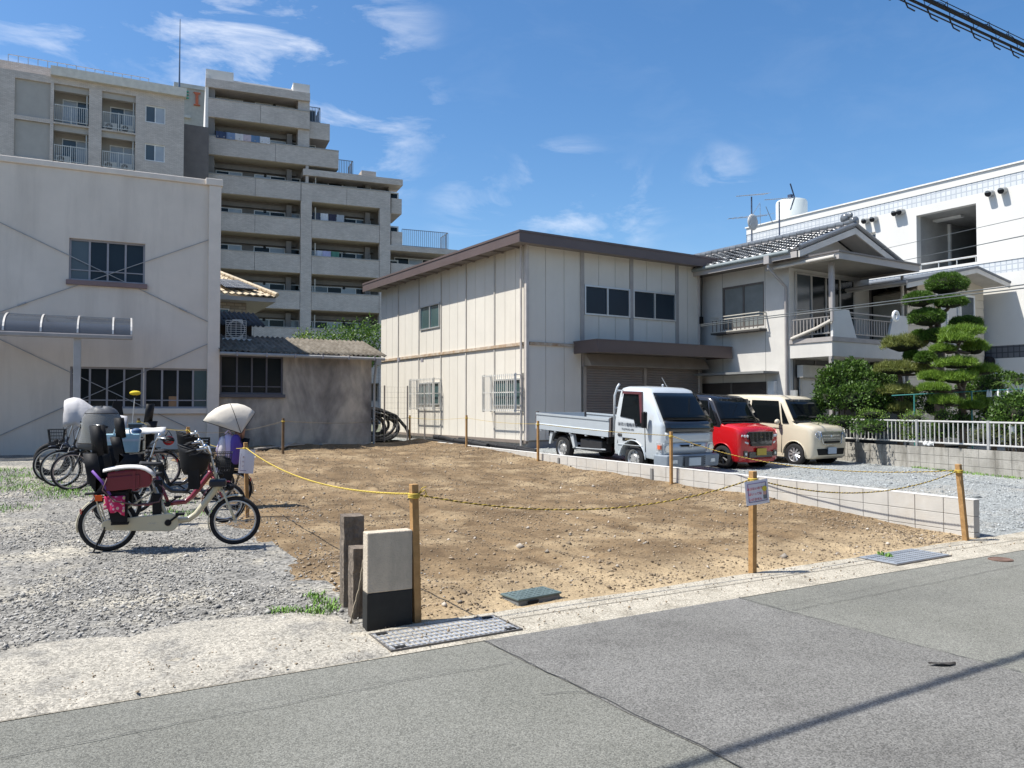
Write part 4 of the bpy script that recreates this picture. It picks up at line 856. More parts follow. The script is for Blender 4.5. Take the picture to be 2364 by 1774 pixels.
m=MB(); m.tube([(xe+.08,-.1,zfb-.02),(xe+.1,-.1,zfb-.5),(xe+.02,-.12,zbd+1.0)],.015,6); m.box(xe-.0,xe+.12,-.13,-.05,zbd+1.0,zbd+1.25); m.build('cable_bracket',blk,wh)
# ============================================================ white concrete building, right
fQ=Fac(30.5,26.1,0); FQ=Face(fQ,'s'); wb=thing('white_building','large white concrete building with glass-tile bands and a dark open landing','building',(30.5,26.1,0))
wc=M('white_concrete',(.69,.67,.625),.85,var=.04,scale=.6,bump=.12,bscale=40,dirt=.16,dscale=.5,dcol=(.45,.42,.38),streak=True); gtile=brickmat('glass_tile',(.58,.595,.595),(.66,.67,.67),(.44,.465,.49),.195,.20,.022,.25,off=0,bump=.3); dtile=brickmat('dark_tile',(.10,.11,.13),(.14,.15,.17),(.045,.05,.06),.195,.20,.02,.35,off=0,bump=.3)
zz=lambda x,y,f=zWr:FQ.px(f(x,y))[1]; yn=-24.
zt=zz(1660,78); zb1=zz(1660,190); zb2=zz(1660,355); zo=zz(1050,605); zl1=zz(1660,1300); zl2=zz(1660,1460); zd1=zz(1461,1302,z10); zd2=zz(1461,1466,z10); zz_=.3
op=(FQ.px(zWr(1052,900))[0],FQ.px(zWr(286,900))[0],zl1+.1,zo); y1=.0
sw=(FQ.px(zA(1220,400))[0],FQ.px(zA(1155,400))[0],FQ.px(zA(1190,455))[1],FQ.px(zA(1190,398))[1])
mb=MB(); 
for (z0,z1_,hol) in ((zb1,zt,[]),(zl1+.0,zb2,[op,sw]),(zd1,zl2,[]),(zz_,zd2,[])): FQ.wall(mb,yn,y1,z0,z1_,hol,.3)
mb.quad((0,0,zz_),(20,0,zz_),(20,0,zt),(0,0,zt)); mb.quad((0,yn,zt),(0,0,zt),(20,0,zt),(20,yn,zt)); mb.quad((20,0,zz_),(20,yn,zz_),(20,yn,zt),(20,0,zt)); mb.quad((20,yn,zz_),(0,yn,zz_),(0,yn,zt),(20,yn,zt)); mb.build('wall',wc,wb)
for (z0,z1_,mt) in ((zb2,zb1,gtile),(zl2,zl1,gtile),(zd2,zd1,dtile)):
    m=MB(); FQ.box(m,yn,y1,.02,.25,z0,z1_); m.build('tile_band',mt,wb)
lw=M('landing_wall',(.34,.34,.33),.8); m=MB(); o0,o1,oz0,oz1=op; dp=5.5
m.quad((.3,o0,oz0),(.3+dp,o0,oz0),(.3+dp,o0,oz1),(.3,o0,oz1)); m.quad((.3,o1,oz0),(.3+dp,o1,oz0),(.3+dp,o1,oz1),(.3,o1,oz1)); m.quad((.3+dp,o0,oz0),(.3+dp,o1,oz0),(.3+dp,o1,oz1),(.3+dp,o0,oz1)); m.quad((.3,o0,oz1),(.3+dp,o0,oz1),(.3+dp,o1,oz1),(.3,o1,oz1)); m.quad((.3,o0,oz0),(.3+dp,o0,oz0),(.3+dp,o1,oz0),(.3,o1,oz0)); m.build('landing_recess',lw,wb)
m=MB(); m.box(2.4,4.6,o1-.08,o1-.01,oz0,oz0+2.05); m.build('door',M('landing_door',(.24,.25,.26),.5),wb); [MB().box(xk,xk+.1,o1-.12,o1-.01,oz0,oz0+2.15).build('door_jamb',whitefr,wb) for xk in (2.29,4.61)]
m=MB(); m.box(5.0,5.75,o0+.9,o1-.3,oz0,oz0+2.1); m.build('dark_doorway',blk,wb)
m=MB(); m.box(1.2,1.5,o0+1.2,o0+2.5,oz1-.1,oz1-.02); m.build('ceiling_lamp',whitefr,wb)
m=MB(); m.cyl((.12,o0,oz0+.24),(.12,o1,oz0+.24),.035,8); [m.cyl((.12,y_,oz0),(.12,y_,oz0+.24),.02,6) for y_ in np.linspace(o0+.1,o1-.1,4)]; m.build('landing_rail',alu,wb,smooth=True)
FQ.window(wb,*sw,n=1,fr=whitefr,gl=greyglass,fw=.06,d=.2)
for q in ((1545,150),(1612,135),(1058,252),(1085,245),(902,292),(945,283)):
    a=FQ.px(z7(*q)); m=MB(); m.tube([(0.0,a[0],a[1]),(-.16,a[0],a[1]),(-.26,a[0],a[1]-.05)],[.13,.13,.12],12); o=m.build('vent_hood',M('vent_grey',(.42,.42,.40),.5),wb,smooth=True); m=MB(); m.cyl((-.265,a[0],a[1]-.055),(-.262,a[0],a[1]-.054),.115,12); m.build('vent_mouth',blk,o)
a=FQ.px(z10(1050,1525)); m=MB(); m.ell((-.2,a[0],a[1]),.2,.2,.2); m.build('globe_lamp',blk,wb,smooth='all')
ywt=FQ.px(zW3(200,650))[0]
m=MB(); m.box(-.05,.3,yn,.05,zt+.003,zt+.06); m.build('roof_coping',M('white_coping',(.76,.74,.70),.7),wb)
# water tank
yt,ztk=fQ.side(*zW3(940,430),1.6); _,ztt=fQ.side(*zW3(940,180),1.6); r=.74
tk=thing('water_tank','pale green cylindrical water tank on the roof of the white building','water tank',(32.1,26.1+yt,0)); tm=M('tank_green',(.64,.68,.65),.5,var=.04)
m=MB(); m.tube([(0,0,zt-.1),(0,0,ztt-.12),(0,0,ztt-.02),(0,0,ztt+.02)],[r,r,r*.94,r*.5],28); m.build('tank_body',tm,tk,smooth=True); m=MB(); m.box(-r-.1,r+.1,-r-.15,r+.15,zt-.2,zt+.14); m.build('tank_base',M('tank_base',(.25,.24,.23),.8),tk)
m=MB(); m.tube([(0,r*.2,ztt+.0),(0,r*.2,ztt+.1)],.25,12); m.build('manhole_lid',tm,tk,smooth=True)
# ============================================================ house with veranda
fH=Fac(20.8,16.1,0); ho=thing('tiled_roof_house','grey two-storey house with glazed tile roof and railed upper veranda','house',(20.8,16.1,0)); HL=Face(fH,'s'); HF=Face(fH,'f')
hwall=M('house_stucco',(.60,.575,.53),.88,var=.05,bump=.15,bscale=70,dirt=.18,dscale=.5,dcol=(.30,.28,.25),streak=True); trimg=M('house_trim',(.40,.37,.345),.6,var=.06); dkt=M('house_dark',(.06,.055,.05),.8)
ov=.7; yb_=13.; xr_,zr_=fH.on(*z7(838,326),-.9); ze_=fH.side(*zA(690,515),-ov)[1]; W2=xr_*2
zw=ze_+.12
wN=(HL.px(zA(475,900))[0],HL.px(zA(197,900))[0],HL.px(zA(330,1035))[1],HL.px(zA(475,722))[1])
mb=MB(); HL.wall(mb,0,yb_,.2,zw,[wN],.1); HF.wall(mb,0,W2,.2,zw,[],.1); mb.quad((W2,0,.2),(W2,yb_,.2),(W2,yb_,zw),(W2,0,zw)); mb.quad((0,yb_,.2),(W2,yb_,.2),(W2,yb_,zw),(0,yb_,zw))
mb.add([(0,.0,zw),(W2,.0,zw),(xr_,.0,zr_-.12)],[(0,1,2)]); mb.build('wall',hwall,ho)
for y_ in (HL.px(zA(480,600))[0],HL.px(zA(195,600))[0]):
    MB().box(-.004,.01,y_-.008,y_+.008,.3,zw).build('wall_joint',M('wall_joint',(.25,.24,.22),.9),ho)
HL.window(ho,*wN,n=2,fr=bronze,gl=M('frosted_pane',(.20,.215,.21),.3),fw=.06,d=.07)
# window railing
y0,y1=wN[0]-.1,wN[1]+.22; zr0=wN[2]-.12; m=MB()
for z_ in (zr0,zr0+.42,zr0+.52): m.box(-.36,-.33,y0,y1,z_,z_+.03); m.box(-.33,.0,y0,y0+.03,z_,z_+.03); m.box(-.33,.0,y1-.03,y1,z_,z_+.03)
rl=M('cream_rail',(.50,.47,.40),.5); o=m.build('window_rail',rl,ho); src=None
for k in range(12):
    y_=y0+.08+(y1-y0-.16)*k/11
    if src is None: src=MB().box(-.355,-.335,-.012,.012,zr0+.031,zr0+.419).build('baluster',bronze,o,(0,y_,0))
    else: inst(src,'baluster',o,(0,y_,0))
MB().box(-.36,0,y0,y1,zr0-.06,zr0-.003).build('flower_shelf',dkt,ho)
# main roof
tile=M('glazed_grey_tile',(.13,.14,.15),.22,var=.25,scale=3,spec=.7); ridgeT=tile
sl=Vector((xr_+ov,0,zr_-ze_)); slen=sl.length; sd_=sl.normalized(); nm_=Vector((-sd_.z,0,sd_.x))
yf=-.9
mb=MB(); q0=Vector((-ov,yf,ze_)); mb.hexa([q0,Vector((-ov,yb_+.5,ze_)),Vector((xr_,yb_+.5,zr_)),Vector((xr_,yf,zr_))],[p+nm_*.08 for p in (q0,Vector((-ov,yb_+.5,ze_)),Vector((xr_,yb_+.5,zr_)),Vector((xr_,yf,zr_)))]); mb.build('roof_deck',trimg,ho)
n2=Vector((sd_.z,0,sd_.x)); e2=Vector((W2+ov,0,ze_))
mb=MB(); pp=[Vector((xr_,yf,zr_)),Vector((xr_,yb_+.5,zr_)),Vector((W2+ov,yb_+.5,ze_)),Vector((W2+ov,yf,ze_))]; mb.hexa(pp,[p+n2*.13 for p in pp]); mb.build('far_roof_slope',tile,ho)
tw_=.30; rows_=max(6,round(slen/.27)); ex=slen/rows_
def tilemesh():
    g=[]
    for (t,h) in ((-.03,.075),(-.03,.10),(ex*1.0,.055)):
        r=[]
        for k in range(9):
            s_=k/8; wv=.022*math.cos(2*math.pi*(s_*1.0))+(.018 if s_<.25 else 0); r.append((s_*tw_*1.02,t,h+wv))
        g.append(r)
    return MB().grid(g)
tm_=None; cnt=0; rest=MB()
Mt=Matrix((( 0,sd_.x,nm_.x,0),(1,0,0,0),(0,sd_.z,nm_.z,0),(0,0,0,1))) # local x->y, local y->up slope
base=tilemesh()
for j in range(int((yb_-yf)/tw_)):
    for i in range(rows_):
        p=Vector((-ov,yf+j*tw_,ze_))+sd_*(ex*i)
        if cnt<300:
            if tm_ is None:
                b0=MB(); b0.v=list(base.v); b0.f=list(base.f); b0.xf(Mt); tm_=b0.build('roof_tile',tile,ho,tuple(p),smooth='all')
            else: inst(tm_,'roof_tile',ho,tuple(p+nm_*random.uniform(-.004,.006)))
            cnt+=1
        else:
            b0=MB(); b0.v=list(base.v); b0.f=list(base.f); b0.xf(Matrix.Translation(p)@Mt); rest.add(b0.v,b0.f)
stuff(rest.build('far_roof_tiles',tile,ho,smooth='all'))
m=MB()
for k in range(44):
    y_=yf+.05+k*.3; m.tube([(xr_,y_,zr_+.17),(xr_,y_+.33,zr_+.19)],[.115,.10],10)
m.build('ridge_tiles',tile,ho,smooth=True)
m=MB(); m.box(xr_-.08,xr_+.08,yf-.02,yb_,zr_+.02,zr_+.12); m.build('ridge_base',trimg,ho)
m=MB(); m.ell((xr_,yf+.35,zr_+.36),.13,.16,.17); m.cyl((xr_,yf-.06,zr_+.2),(xr_,yf+.1,zr_+.2),.15,14); m.ell((xr_,yf+.15,zr_+.42),.07,.08,.1); m.build('ridge_end_ornament',tile,ho,smooth='all')
# verge boards
vb=M('verge_board',(.58,.55,.50),.6)
for s,(pa,pb) in enumerate(((Vector((-ov,yf,ze_-.02)),Vector((xr_,yf,zr_-.02))),(Vector((W2+ov,yf,ze_-.02)),Vector((xr_,yf,zr_-.02))))):
    m=MB(); m.hexa([pa+Vector((0,-.03,-.20)),pb+Vector((0,-.03,-.20)),pb+Vector((0,.02,-.20)),pa+Vector((0,.02,-.20))],[pa+Vector((0,-.03,0)),pb+Vector((0,-.03,0)),pb+Vector((0,.02,0)),pa+Vector((0,.02,0))]); m.build('verge_board',vb,ho)
    m=MB(); m.tube([pa+Vector((0,-.02,.10)),pb+Vector((0,-.02,.12))],.075,8); m.build('verge_tiles',tile,ho,smooth=True)
m=MB(); p4=[Vector((-ov,yf+.03,ze_-.05)),Vector((xr_,yf+.03,zr_-.05)),Vector((xr_,0,zr_-.05)),Vector((-ov,0,ze_-.05))]; m.add(p4,[(0,1,2,3)]); p4=[Vector((W2+ov,yf+.03,ze_-.05)),Vector((xr_,yf+.03,zr_-.05)),Vector((xr_,0,zr_-.05)),Vector((W2+ov,0,ze_-.05))]; m.add(p4,[(0,1,2,3)]); m.build('gable_soffit',M('gable_soffit',(.50,.47,.43),.8),ho)
src=None
for k in range(15):
    x_=xr_-1.25+k*.18; h_=.34-abs(k-7)*.012; b0=zr_-1.15
    m=MB().box(x_-.045,x_+.045,-.045,-.005,b0,b0+h_); m.build('gable_louvre',dkt,ho)
m=MB(); m.tube([(-ov-.06,-.6,ze_-.02),(-ov-.06,yb_,ze_-.0)],.07,10); m.build('gutter',M('gutter_green_grey',(.22,.25,.25),.45),ho,smooth=True)
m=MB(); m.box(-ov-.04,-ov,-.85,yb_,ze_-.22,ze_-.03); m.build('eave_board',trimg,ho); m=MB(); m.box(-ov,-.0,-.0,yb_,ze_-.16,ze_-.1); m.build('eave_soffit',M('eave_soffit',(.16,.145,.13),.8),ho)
yd=HL.px(zA(510,540),-.7)[0]; m=MB(); m.box(-ov-.16,-ov+.04,yd-.1,yd+.1,ze_-.28,ze_-.03); m.tube([(-ov-.06,yd,ze_-.28),(-ov-.06,yd,ze_-.42),(-.12,yd*.3,ze_-.95),(-.08,.08,ze_-1.25),(-.08,.08,.3)],.045,8); m.build('drainpipe',M('pipe_taupe',(.36,.335,.32),.5),ho,smooth=True)
# veranda
yv=HL.px(z7(720,925))[0]; zs0=HL.px(z7(720,992))[1]; zs1=HL.px(z7(720,915))[1]; xv=fH.on(*z7(1112,960),yv)[0]
m=MB(); m.box(0,xv,yv,-.002,zs0,zs1); m.build('veranda_slab',hwall,ho); m=MB(); m.box(-.03,xv,yv-.03,-.0,zs1+.002,zs1+.14); m.build('veranda_curb',M('veranda_tile',(.36,.33,.31),.7),ho)
zrl=HL.px(z7(720,745))[1]
px1=fH.on(*z7(845,920),yv)[0]; px1t=fH.on(*z7(805,740),yv)[0]; px2=fH.on(*z7(1010,920),yv)[0]; px2t=fH.on(*z7(1035,780),yv)[0]
wp=M('veranda_panel',(.62,.61,.58),.8,var=.05)
m=MB(); m.prism([(.02,zs1+.14),(px1,zs1+.14),(px1t,zrl),(.02,zrl)],'y',yv-.02,yv+.06); m.build('parapet_panel',wp,ho)
m=MB(); m.prism([(px2,zs1+.14),(xv,zs1+.14),(xv,zrl),(px2t,zrl)],'y',yv-.02,yv+.06); m.build('parapet_panel',wp,ho)
vr=M('veranda_rail',(.30,.28,.26),.5,.2); zt_r=zrl-.05
m=MB(); m.box(px1t,px2t+.1,yv+.0,yv+.04,zt_r-.04,zt_r); m.box(px1,px2,yv+.0,yv+.04,zs1+.24,zs1+.28); m.box(px1t,px2t,yv+.0,yv+.04,zt_r-.2,zt_r-.17); o=m.build('front_rail',vr,ho); src=None
nb=13
for k in range(nb):
    x_=px1+.05+(px2-px1-.1)*k/(nb-1)
    if src is None: src=MB().box(-.016,.016,.008,.032,zs1+.281,zt_r-.201).build('baluster',vr,o,(x_,yv,0))
    else: inst(src,'baluster',o,(x_,yv,0))
m=MB(); m.box(.0,.04,yv+.08,-.1,zt_r-.04,zt_r); m.box(.0,.04,yv+.08,-.1,zs1+.24,zs1+.28); m.box(.0,.04,yv+.08,-.1,zt_r-.2,zt_r-.17); o=m.build('side_rail',vr,ho); src=None
for k in range(11):
    y_=yv+.14+(-.2-yv-.08)*k/10
    if src is None: src=MB().box(.008,.032,-.016,.016,zs1+.281,zt_r-.201).build('baluster',vr,o,(0,y_,0))
    else: inst(src,'baluster',o,(0,y_,0))
# veranda roof
yr=yv-.55; cx_,czt=fH.on(*z7(755,452),yr); czb=fH.on(*z7(755,492),yr)[1]; xrr,czr=fH.on(*z7(1172,548),yr); xlr=fH.side(*z7(440,515),cx_)[0]
czt=max(czt,zs1+2.2); fs=.20
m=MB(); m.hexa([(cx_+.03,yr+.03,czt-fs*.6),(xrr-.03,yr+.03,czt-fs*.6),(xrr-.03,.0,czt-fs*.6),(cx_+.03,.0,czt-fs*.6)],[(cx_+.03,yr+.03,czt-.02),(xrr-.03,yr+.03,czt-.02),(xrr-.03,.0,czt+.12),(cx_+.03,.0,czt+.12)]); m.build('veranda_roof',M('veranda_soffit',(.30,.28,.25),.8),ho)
m=MB(); m.box(cx_,xrr,yr,yr+.03,czt-fs,czt); m.box(cx_,cx_+.03,yr+.031,.6,czt-fs,czt); m.box(xrr-.03,xrr,yr+.031,-.0,czt-fs,czt); m.build('veranda_fascia',trimg,ho); m=MB(); m.box(cx_-.04,xrr+.04,yr-.04,yr+.05,czt+.002,czt+.05); m.box(cx_-.04,cx_+.05,yr+.051,.6,czt+.002,czt+.05); m.build('roof_edge',M('roof_edge',(.16,.145,.14),.5),ho)
m=MB(); m.tube([(cx_-.06,yr+.1,czt-.12),(cx_-.06,.2,czt-.16)],.05,8); m.build('veranda_gutter',M('cream_gutter',(.55,.51,.45),.5),ho,smooth=True)
xp_=.10; m=MB(); m.box(xp_-.07,xp_+.07,yv+.0,yv+.12,zrl-.05,czt-fs+.02); m.build('veranda_post',M('taupe_post',(.32,.295,.28),.6),ho)
m=MB(); m.cyl((xp_-.10,yv-.02,zs1+.6),(xp_-.10,yv-.02,czt-.3),.045,8); m.build('drainpipe',M('pipe_taupe',(.36,.335,.32)),ho,smooth=True)
m=MB(); m.tube([(-.06,yv-.02,zs1+.62),(-.06,yv+.5,zs1+.42),(-.06,-.1,zs1+.16)],.05,8); m.build('sloping_drainpipe',M('cream_gutter',(.55,.51,.45)),ho,smooth=True)
m=MB(); m.box(xp_-.1,xp_+.0,yv+.02,yv+.12,.25,zs0); m.build('lower_post',M('taupe_post',(.32,.295,.28)),ho)
V0=Face(fH,'f',0)
g0,g1=.25,V0.px(z7(832,700))[0]; V0.window(ho,g0,g1,zs1+.15,V0.px(z7(600,568))[1],4,M('veranda_window_frame',(.42,.40,.37),.5),gls=[greyglass,dkglass,dkglass,dkglass],fw=.06,d=-.01,tr=(.45,))
d0=V0.px(z7(920,800))[0]; d1=V0.px(z7(998,800))[0]; zd=V0.px(z7(960,640))[1]; m=MB(); m.box(d0,d1,-.02,.02,zs1+.14,zd); m.build('dark_doorway',blk,ho); m=MB(); m.box(d0-.07,d0,-.04,.0,zs1+.14,zd+.06); m.box(d1,d1+.07,-.04,.0,zs1+.14,zd+.06); m.box(d0,d1,-.04,.0,zd,zd+.06); m.build('door_frame',bronze,ho)
gb0=V0.px(z7(1044,700))[0]; gb1=V0.px(z7(1095,700))[0]; gz0=V0.px(z7(1070,755))[1]; gz1=V0.px(z7(1070,640))[1]; gbm=glassy('glass_block',(.22,.26,.28),.2)
src=None
for i in range(2):
    for k in range(5):
        l=((gb0+(gb1-gb0)*(i+.5)/2),-.02,gz0+(gz1-gz0)*(k+.5)/5); bw=(gb1-gb0)/2*.44; bh=(gz1-gz0)/5*.44
        if src is None: src=MB().box(-bw,bw,-.02,.04,-bh,bh).build('glass_block',gbm,ho,l)
        else: inst(src,'glass_block',ho,l)
m=MB(); xq=xv+.02; m.tube([(xq-.2,yr+.6,czt-.25),(xq-.2,yr+.6,czt-.9),(xq-.05,yr+.75,czt-1.05),(xq+.3,yr+.9,czt-1.15),(xq+.3,yr+.9,.3)],.05,8); m.build('drainpipe',M('cream_gutter',(.55,.51,.45)),ho,smooth=True)
# ground floor, left face awning and dark brown door panel, front window
za=HL.px(z7(440,1075))[1]; ya0=HL.px(z7(445,1080))[0]; m=MB(); m.box(-.75,0,ya0,ya0+7,za-.05,za+.02); m.build('lower_awning',M('lower_awning',(.22,.22,.21),.6),ho)
m=MB(); m.box(-.02,.02,ya0+.5,ya0+6,.4,za-.3); m.build('sliding_door',M('brown_door',(.06,.05,.045),.5),ho); m=MB(); m.box(-.05,-.021,ya0+1.9,ya0+1.98,.4,za-.3); m.box(-.05,-.021,ya0+3.4,ya0+3.48,.4,za-.3); m.build('door_stile',bronze,ho)
MB().box(.15,xv+.6,-.012,.0,.35,zs0-.02).build('porch_shade_panel',M('porch_shade',(.035,.03,.027),.4),ho); [MB().box(x_,x_+.07,-.03,-.013,.35,zs0-.02).build('porch_post',bronze,ho) for x_ in np.arange(.15,xv,1.05)]; fz0=1.2; V0.window(ho,.4,2.3,fz0,fz0+1.35,2,M('cream_frame',(.55,.52,.46),.5),gls=[curtain,greyglass],fw=.07,d=-.02)  # wide dark panel: shade below the veranda put into its colour
m=MB(); m.box(.3,2.4,-.25,-.03,fz0+1.36,fz0+1.75); m.build('shutter_box',M('cream_frame',(.55,.52,.46)),ho)
mtr=MB().box(-.16,-.0,.5,.75,2.0,2.45); mtr.build('meter_box',whitefr,ho)
MB().box(-.1,-.0,ya0-.7,ya0-.5,za-1.0,za-.6).build('meter_box',alu,ho)
# right wing with pale siding
yx=yv+.25; xs_=fH.on(*z7(1112,800),yx)[0]; xe_=fH.on(*z7(1505,800),yx)[0]; wing=thing('siding_wing','pale horizontal-siding wing with low gable roof behind the pruned trees','house wing',(20.8,16.1,0)); HX=Face(fH,'f',yx)
rx,rz=fH.on(*z7(1475,525),yx-.9); lx_,lz_=fH.on(*z7(1112,600),yx-.9); qx,qz=fH.on(*z7(1648,605),yx-.9)
sid=M('cream_siding',(.58,.52,.42),.75,var=.05); zt=lz_-.1
mb=MB(); mb.box(xs_,xe_-.05,yx+.03,yx+9,.25,zt-.05); mb.prism([(xs_,zt-.05),(xe_-.05,zt-.05),(xe_-.05,rz-.45),(rx-.1,rz-.2)],'y',yx+.03,yx+9); mb.build('wall',core,wing)
z_=.3
while z_<rz-.35:
    xl_=xs_
    if z_>zt-.2: xl_=xs_+ (z_-zt+.2)/(rz-zt)*(rx-xs_)
    m=MB(); m.hexa([(xl_,yx-.012,z_),(xe_,yx-.012,z_),(xe_,yx+.029,z_),(xl_,yx+.029,z_)],[(xl_,yx+.004,z_+.285),(xe_,yx+.004,z_+.285),(xe_,yx+.029,z_+.285),(xl_,yx+.029,z_+.285)]); m.build('siding_board',sid,wing); z_+=.29
wz1=HX.px(z7(1415,678))[1]; HX.window(wing,HX.px(z7(1375,800))[0],HX.px(z7(1452,800))[0],wz1-1.5,wz1,1,whitefr,greyglass,fw=.07,d=-.02)
HX.window(wing,HX.px(z7(1290,800))[0]-.5,HX.px(z7(1370,800))[0],wz1-2.0,wz1-.1,2,whitefr,fw=.06,d=-.02,gls=[curtain,curtain])
rs=M('wing_roof_slate',(.10,.115,.135),.5,var=.15); yb2=yx+9
def slab(pa,pb,th_,mt,nm,y0,y1):
    m=MB(); m.hexa([(pa[0],y0,pa[1]-th_),(pb[0],y0,pb[1]-th_),(pb[0],y1,pb[1]-th_),(pa[0],y1,pa[1]-th_)],[(pa[0],y0,pa[1]),(pb[0],y0,pb[1]),(pb[0],y1,pb[1]),(pa[0],y1,pa[1])]); return m.build(nm,mt,wing)
slab((lx_,lz_),(rx,rz),.08,rs,'roof_slope',yx-.9,yb2); slab((rx+.002,rz),(qx,qz),.08,rs,'roof_slope',yx-.9,yb2)
slab((lx_,lz_-.082),(rx,rz-.082),.16,vb,'verge_board',yx-.88,yx-.84); slab((rx+.002,rz-.082),(qx-.02,qz-.082),.16,vb,'verge_board',yx-.88,yx-.84)
slab((lx_,lz_-.10),(rx,rz-.10),.05,M('gable_soffit',(.50,.47,.43)),'soffit',yx-.839,yb2-.1); slab((rx+.002,rz-.10),(qx-.03,qz-.10),.05,M('gable_soffit',(.50,.47,.43)),'soffit',yx-.839,yb2-.1)
m=MB(); m.tube([(lx_-.05,yx-.9,lz_-.05),(lx_-.05,yb2,lz_-.05)],.06,8); m.build('gutter',M('pipe_taupe',(.36,.335,.32)),wing,smooth=True)
m=MB(); m.box(xe_+.0,xe_+.9,yx-.3,yx+.2,2.6,2.85); m.build('side_ledge',whitefr,wing)
# ============================================================ aerials on the house roof
am=M('aerial_metal',(.38,.42,.46),.4,.6); adk=M('aerial_mast',(.05,.07,.12),.5)
def roofz(x): return ze_+(zr_-ze_)*(x+ov)/(xr_+ov)
def aerial(name,label,base_uv,mast_top,booms,dish=None,dpt=5.0):
    lx,lz=fH.on(*base_uv,dpt); 
    t=thing(name,label,'aerial',(20.8+lx,16.1+dpt,0),0,'television aerials on the tiled roof'); zt_=fH.on(*mast_top,dpt)[1]; z0=min(roofz(min(lx,xr_)),lz)
    m=MB(); m.tube([(0,0,z0-.1),(0,0,zt_)],.03,6); m.build('mast',adk,t)
    for (a,b_,n,l) in booms:
        pa=fH.on(*a,dpt); pb=fH.on(*b_,dpt); A_=Vector((pa[0]-lx,0,pa[1])); B_=Vector((pb[0]-lx,0,pb[1])); m=MB(); m.cyl(A_,B_,.016,6); o=m.build('boom',am,t)
        m=MB()
        for k in range(n):
            c=A_.lerp(B_,(k+.5)/n); ll=l*(.5+.7*k/n); m.cyl(c+Vector((0,-ll*.5,0)),c+Vector((0,ll*.5,0)),.008,4)
        m.build('elements',am,o)
    return t,lx
t,lx=aerial('yagi_aerial','television aerial with small dish at the left end of the tiled roof',zW3(262,640),zW3(262,110),[(zW3(0,100),zW3(535,55),16,.35),(zW3(-130,480),zW3(520,425),7,.9)])
pa=fH.on(*zW3(245,550),5.0); m=MB(); m.ell((pa[0]-lx,-.1,pa[1]),.30,.08,.33); m.build('dish',M('dish_grey',(.52,.50,.46),.6),t,smooth='all'); m=MB(); m.tube([(pa[0]-lx,-.1,pa[1]),(pa[0]-lx-.55,-.4,pa[1]-.25)],.015,6); m.tube([(pa[0]-lx,-.1,pa[1]),(0,0,pa[1]+.3)],.02,6); m.build('dish_arm',am,t)
pq=fH.on(*zW3(405,420),5.0); m=MB(); m.cyl((pq[0]-lx,0,pq[1]-.45),(pq[0]-lx,0,pq[1]+.45),.012,5); m.cyl((pq[0]-lx+.35,0,pq[1]+.4),(pq[0]-lx+.75,0,pq[1]-.2),.014,5); m.cyl((0,0,pq[1]-.1),(pq[0]-lx,0,pq[1]+.5),.012,5); m.build('dipole',am,t)
t,lx=aerial('yagi_aerial','television aerial with V-shaped reflector in front of the water tank',zW3(735,860),zW3(745,195),[(zW3(485,160),zW3(985,125),14,.35)])
pa=fH.on(*zW3(990,122),5.0); m=MB(); u_=.030
for dz,dx in ((.55,-.27),(-.55,-.27)): m.cyl((pa[0]-lx,0,pa[1]),(pa[0]-lx+dx,0,pa[1]+dz),.028,6)
m.box(pa[0]-lx-.35,pa[0]-lx-.2,-.08,.08,pa[1]-.06,pa[1]+.08); m.build('reflector',adk,t)
# ============================================================ new block wall between the lot and the parking
blockm=M('new_block',(.50,.475,.43),.9,var=.09,scale=3,bump=.2,bscale=60,dirt=.45,dscale=1.3,dcol=(.40,.32,.22),world=True); oldblock=M('old_block',(.37,.35,.31),.92,var=.2,scale=2.6,bump=.4,bscale=40,dirt=1.0,dscale=2.6,dcol=(.085,.075,.055),streak=True,world=True); mort=M('mortar',(.30,.28,.25),.95)
WT=.475; y0=5.12; ang=math.atan(.0893); blen=.4
bw=thing('block_wall','low new grey concrete block wall along the right edge of the soil lot','block wall',(10.1,y0,0),-ang)   # local y runs along the wall
nb=48; src=None; L_=nb*blen
MB().box(.012,.108,.01,L_-.01,-.1,WT-.006).build('mortar_core',mort,bw)
proto=MB().box(.0,.12,.004,blen-.004,0,.194).build('block',blockm,bw,(0,0,WT-.195),bevel=.004)
rnd=random.Random(3)
for k in range(nb):
    for c in range(3):
        if c==1 and k>34: continue
        if c==2 and k>7: continue
        if k==0 and c==0: continue
        inst(proto,'block',bw,(rnd.uniform(-.0015,.0015),k*blen,WT-.195-.2*c))
# coping strip and half pillars showing dark joints
MB().box(-.002,.122,0.,L_,WT+.0015,WT+.012).build('coping',M('coping_mortar',(.60,.58,.54),.9),bw)
for yy in (11.55,15.1,17.6): MB().box(-.03,-.004,yy-y0-.05,yy-y0+.02,.1,WT-.05).build('dark_joint_plate',M('joint_plate_grey',(.20,.195,.185),.9),bw)  # thin dark grey plates on the lot-side face
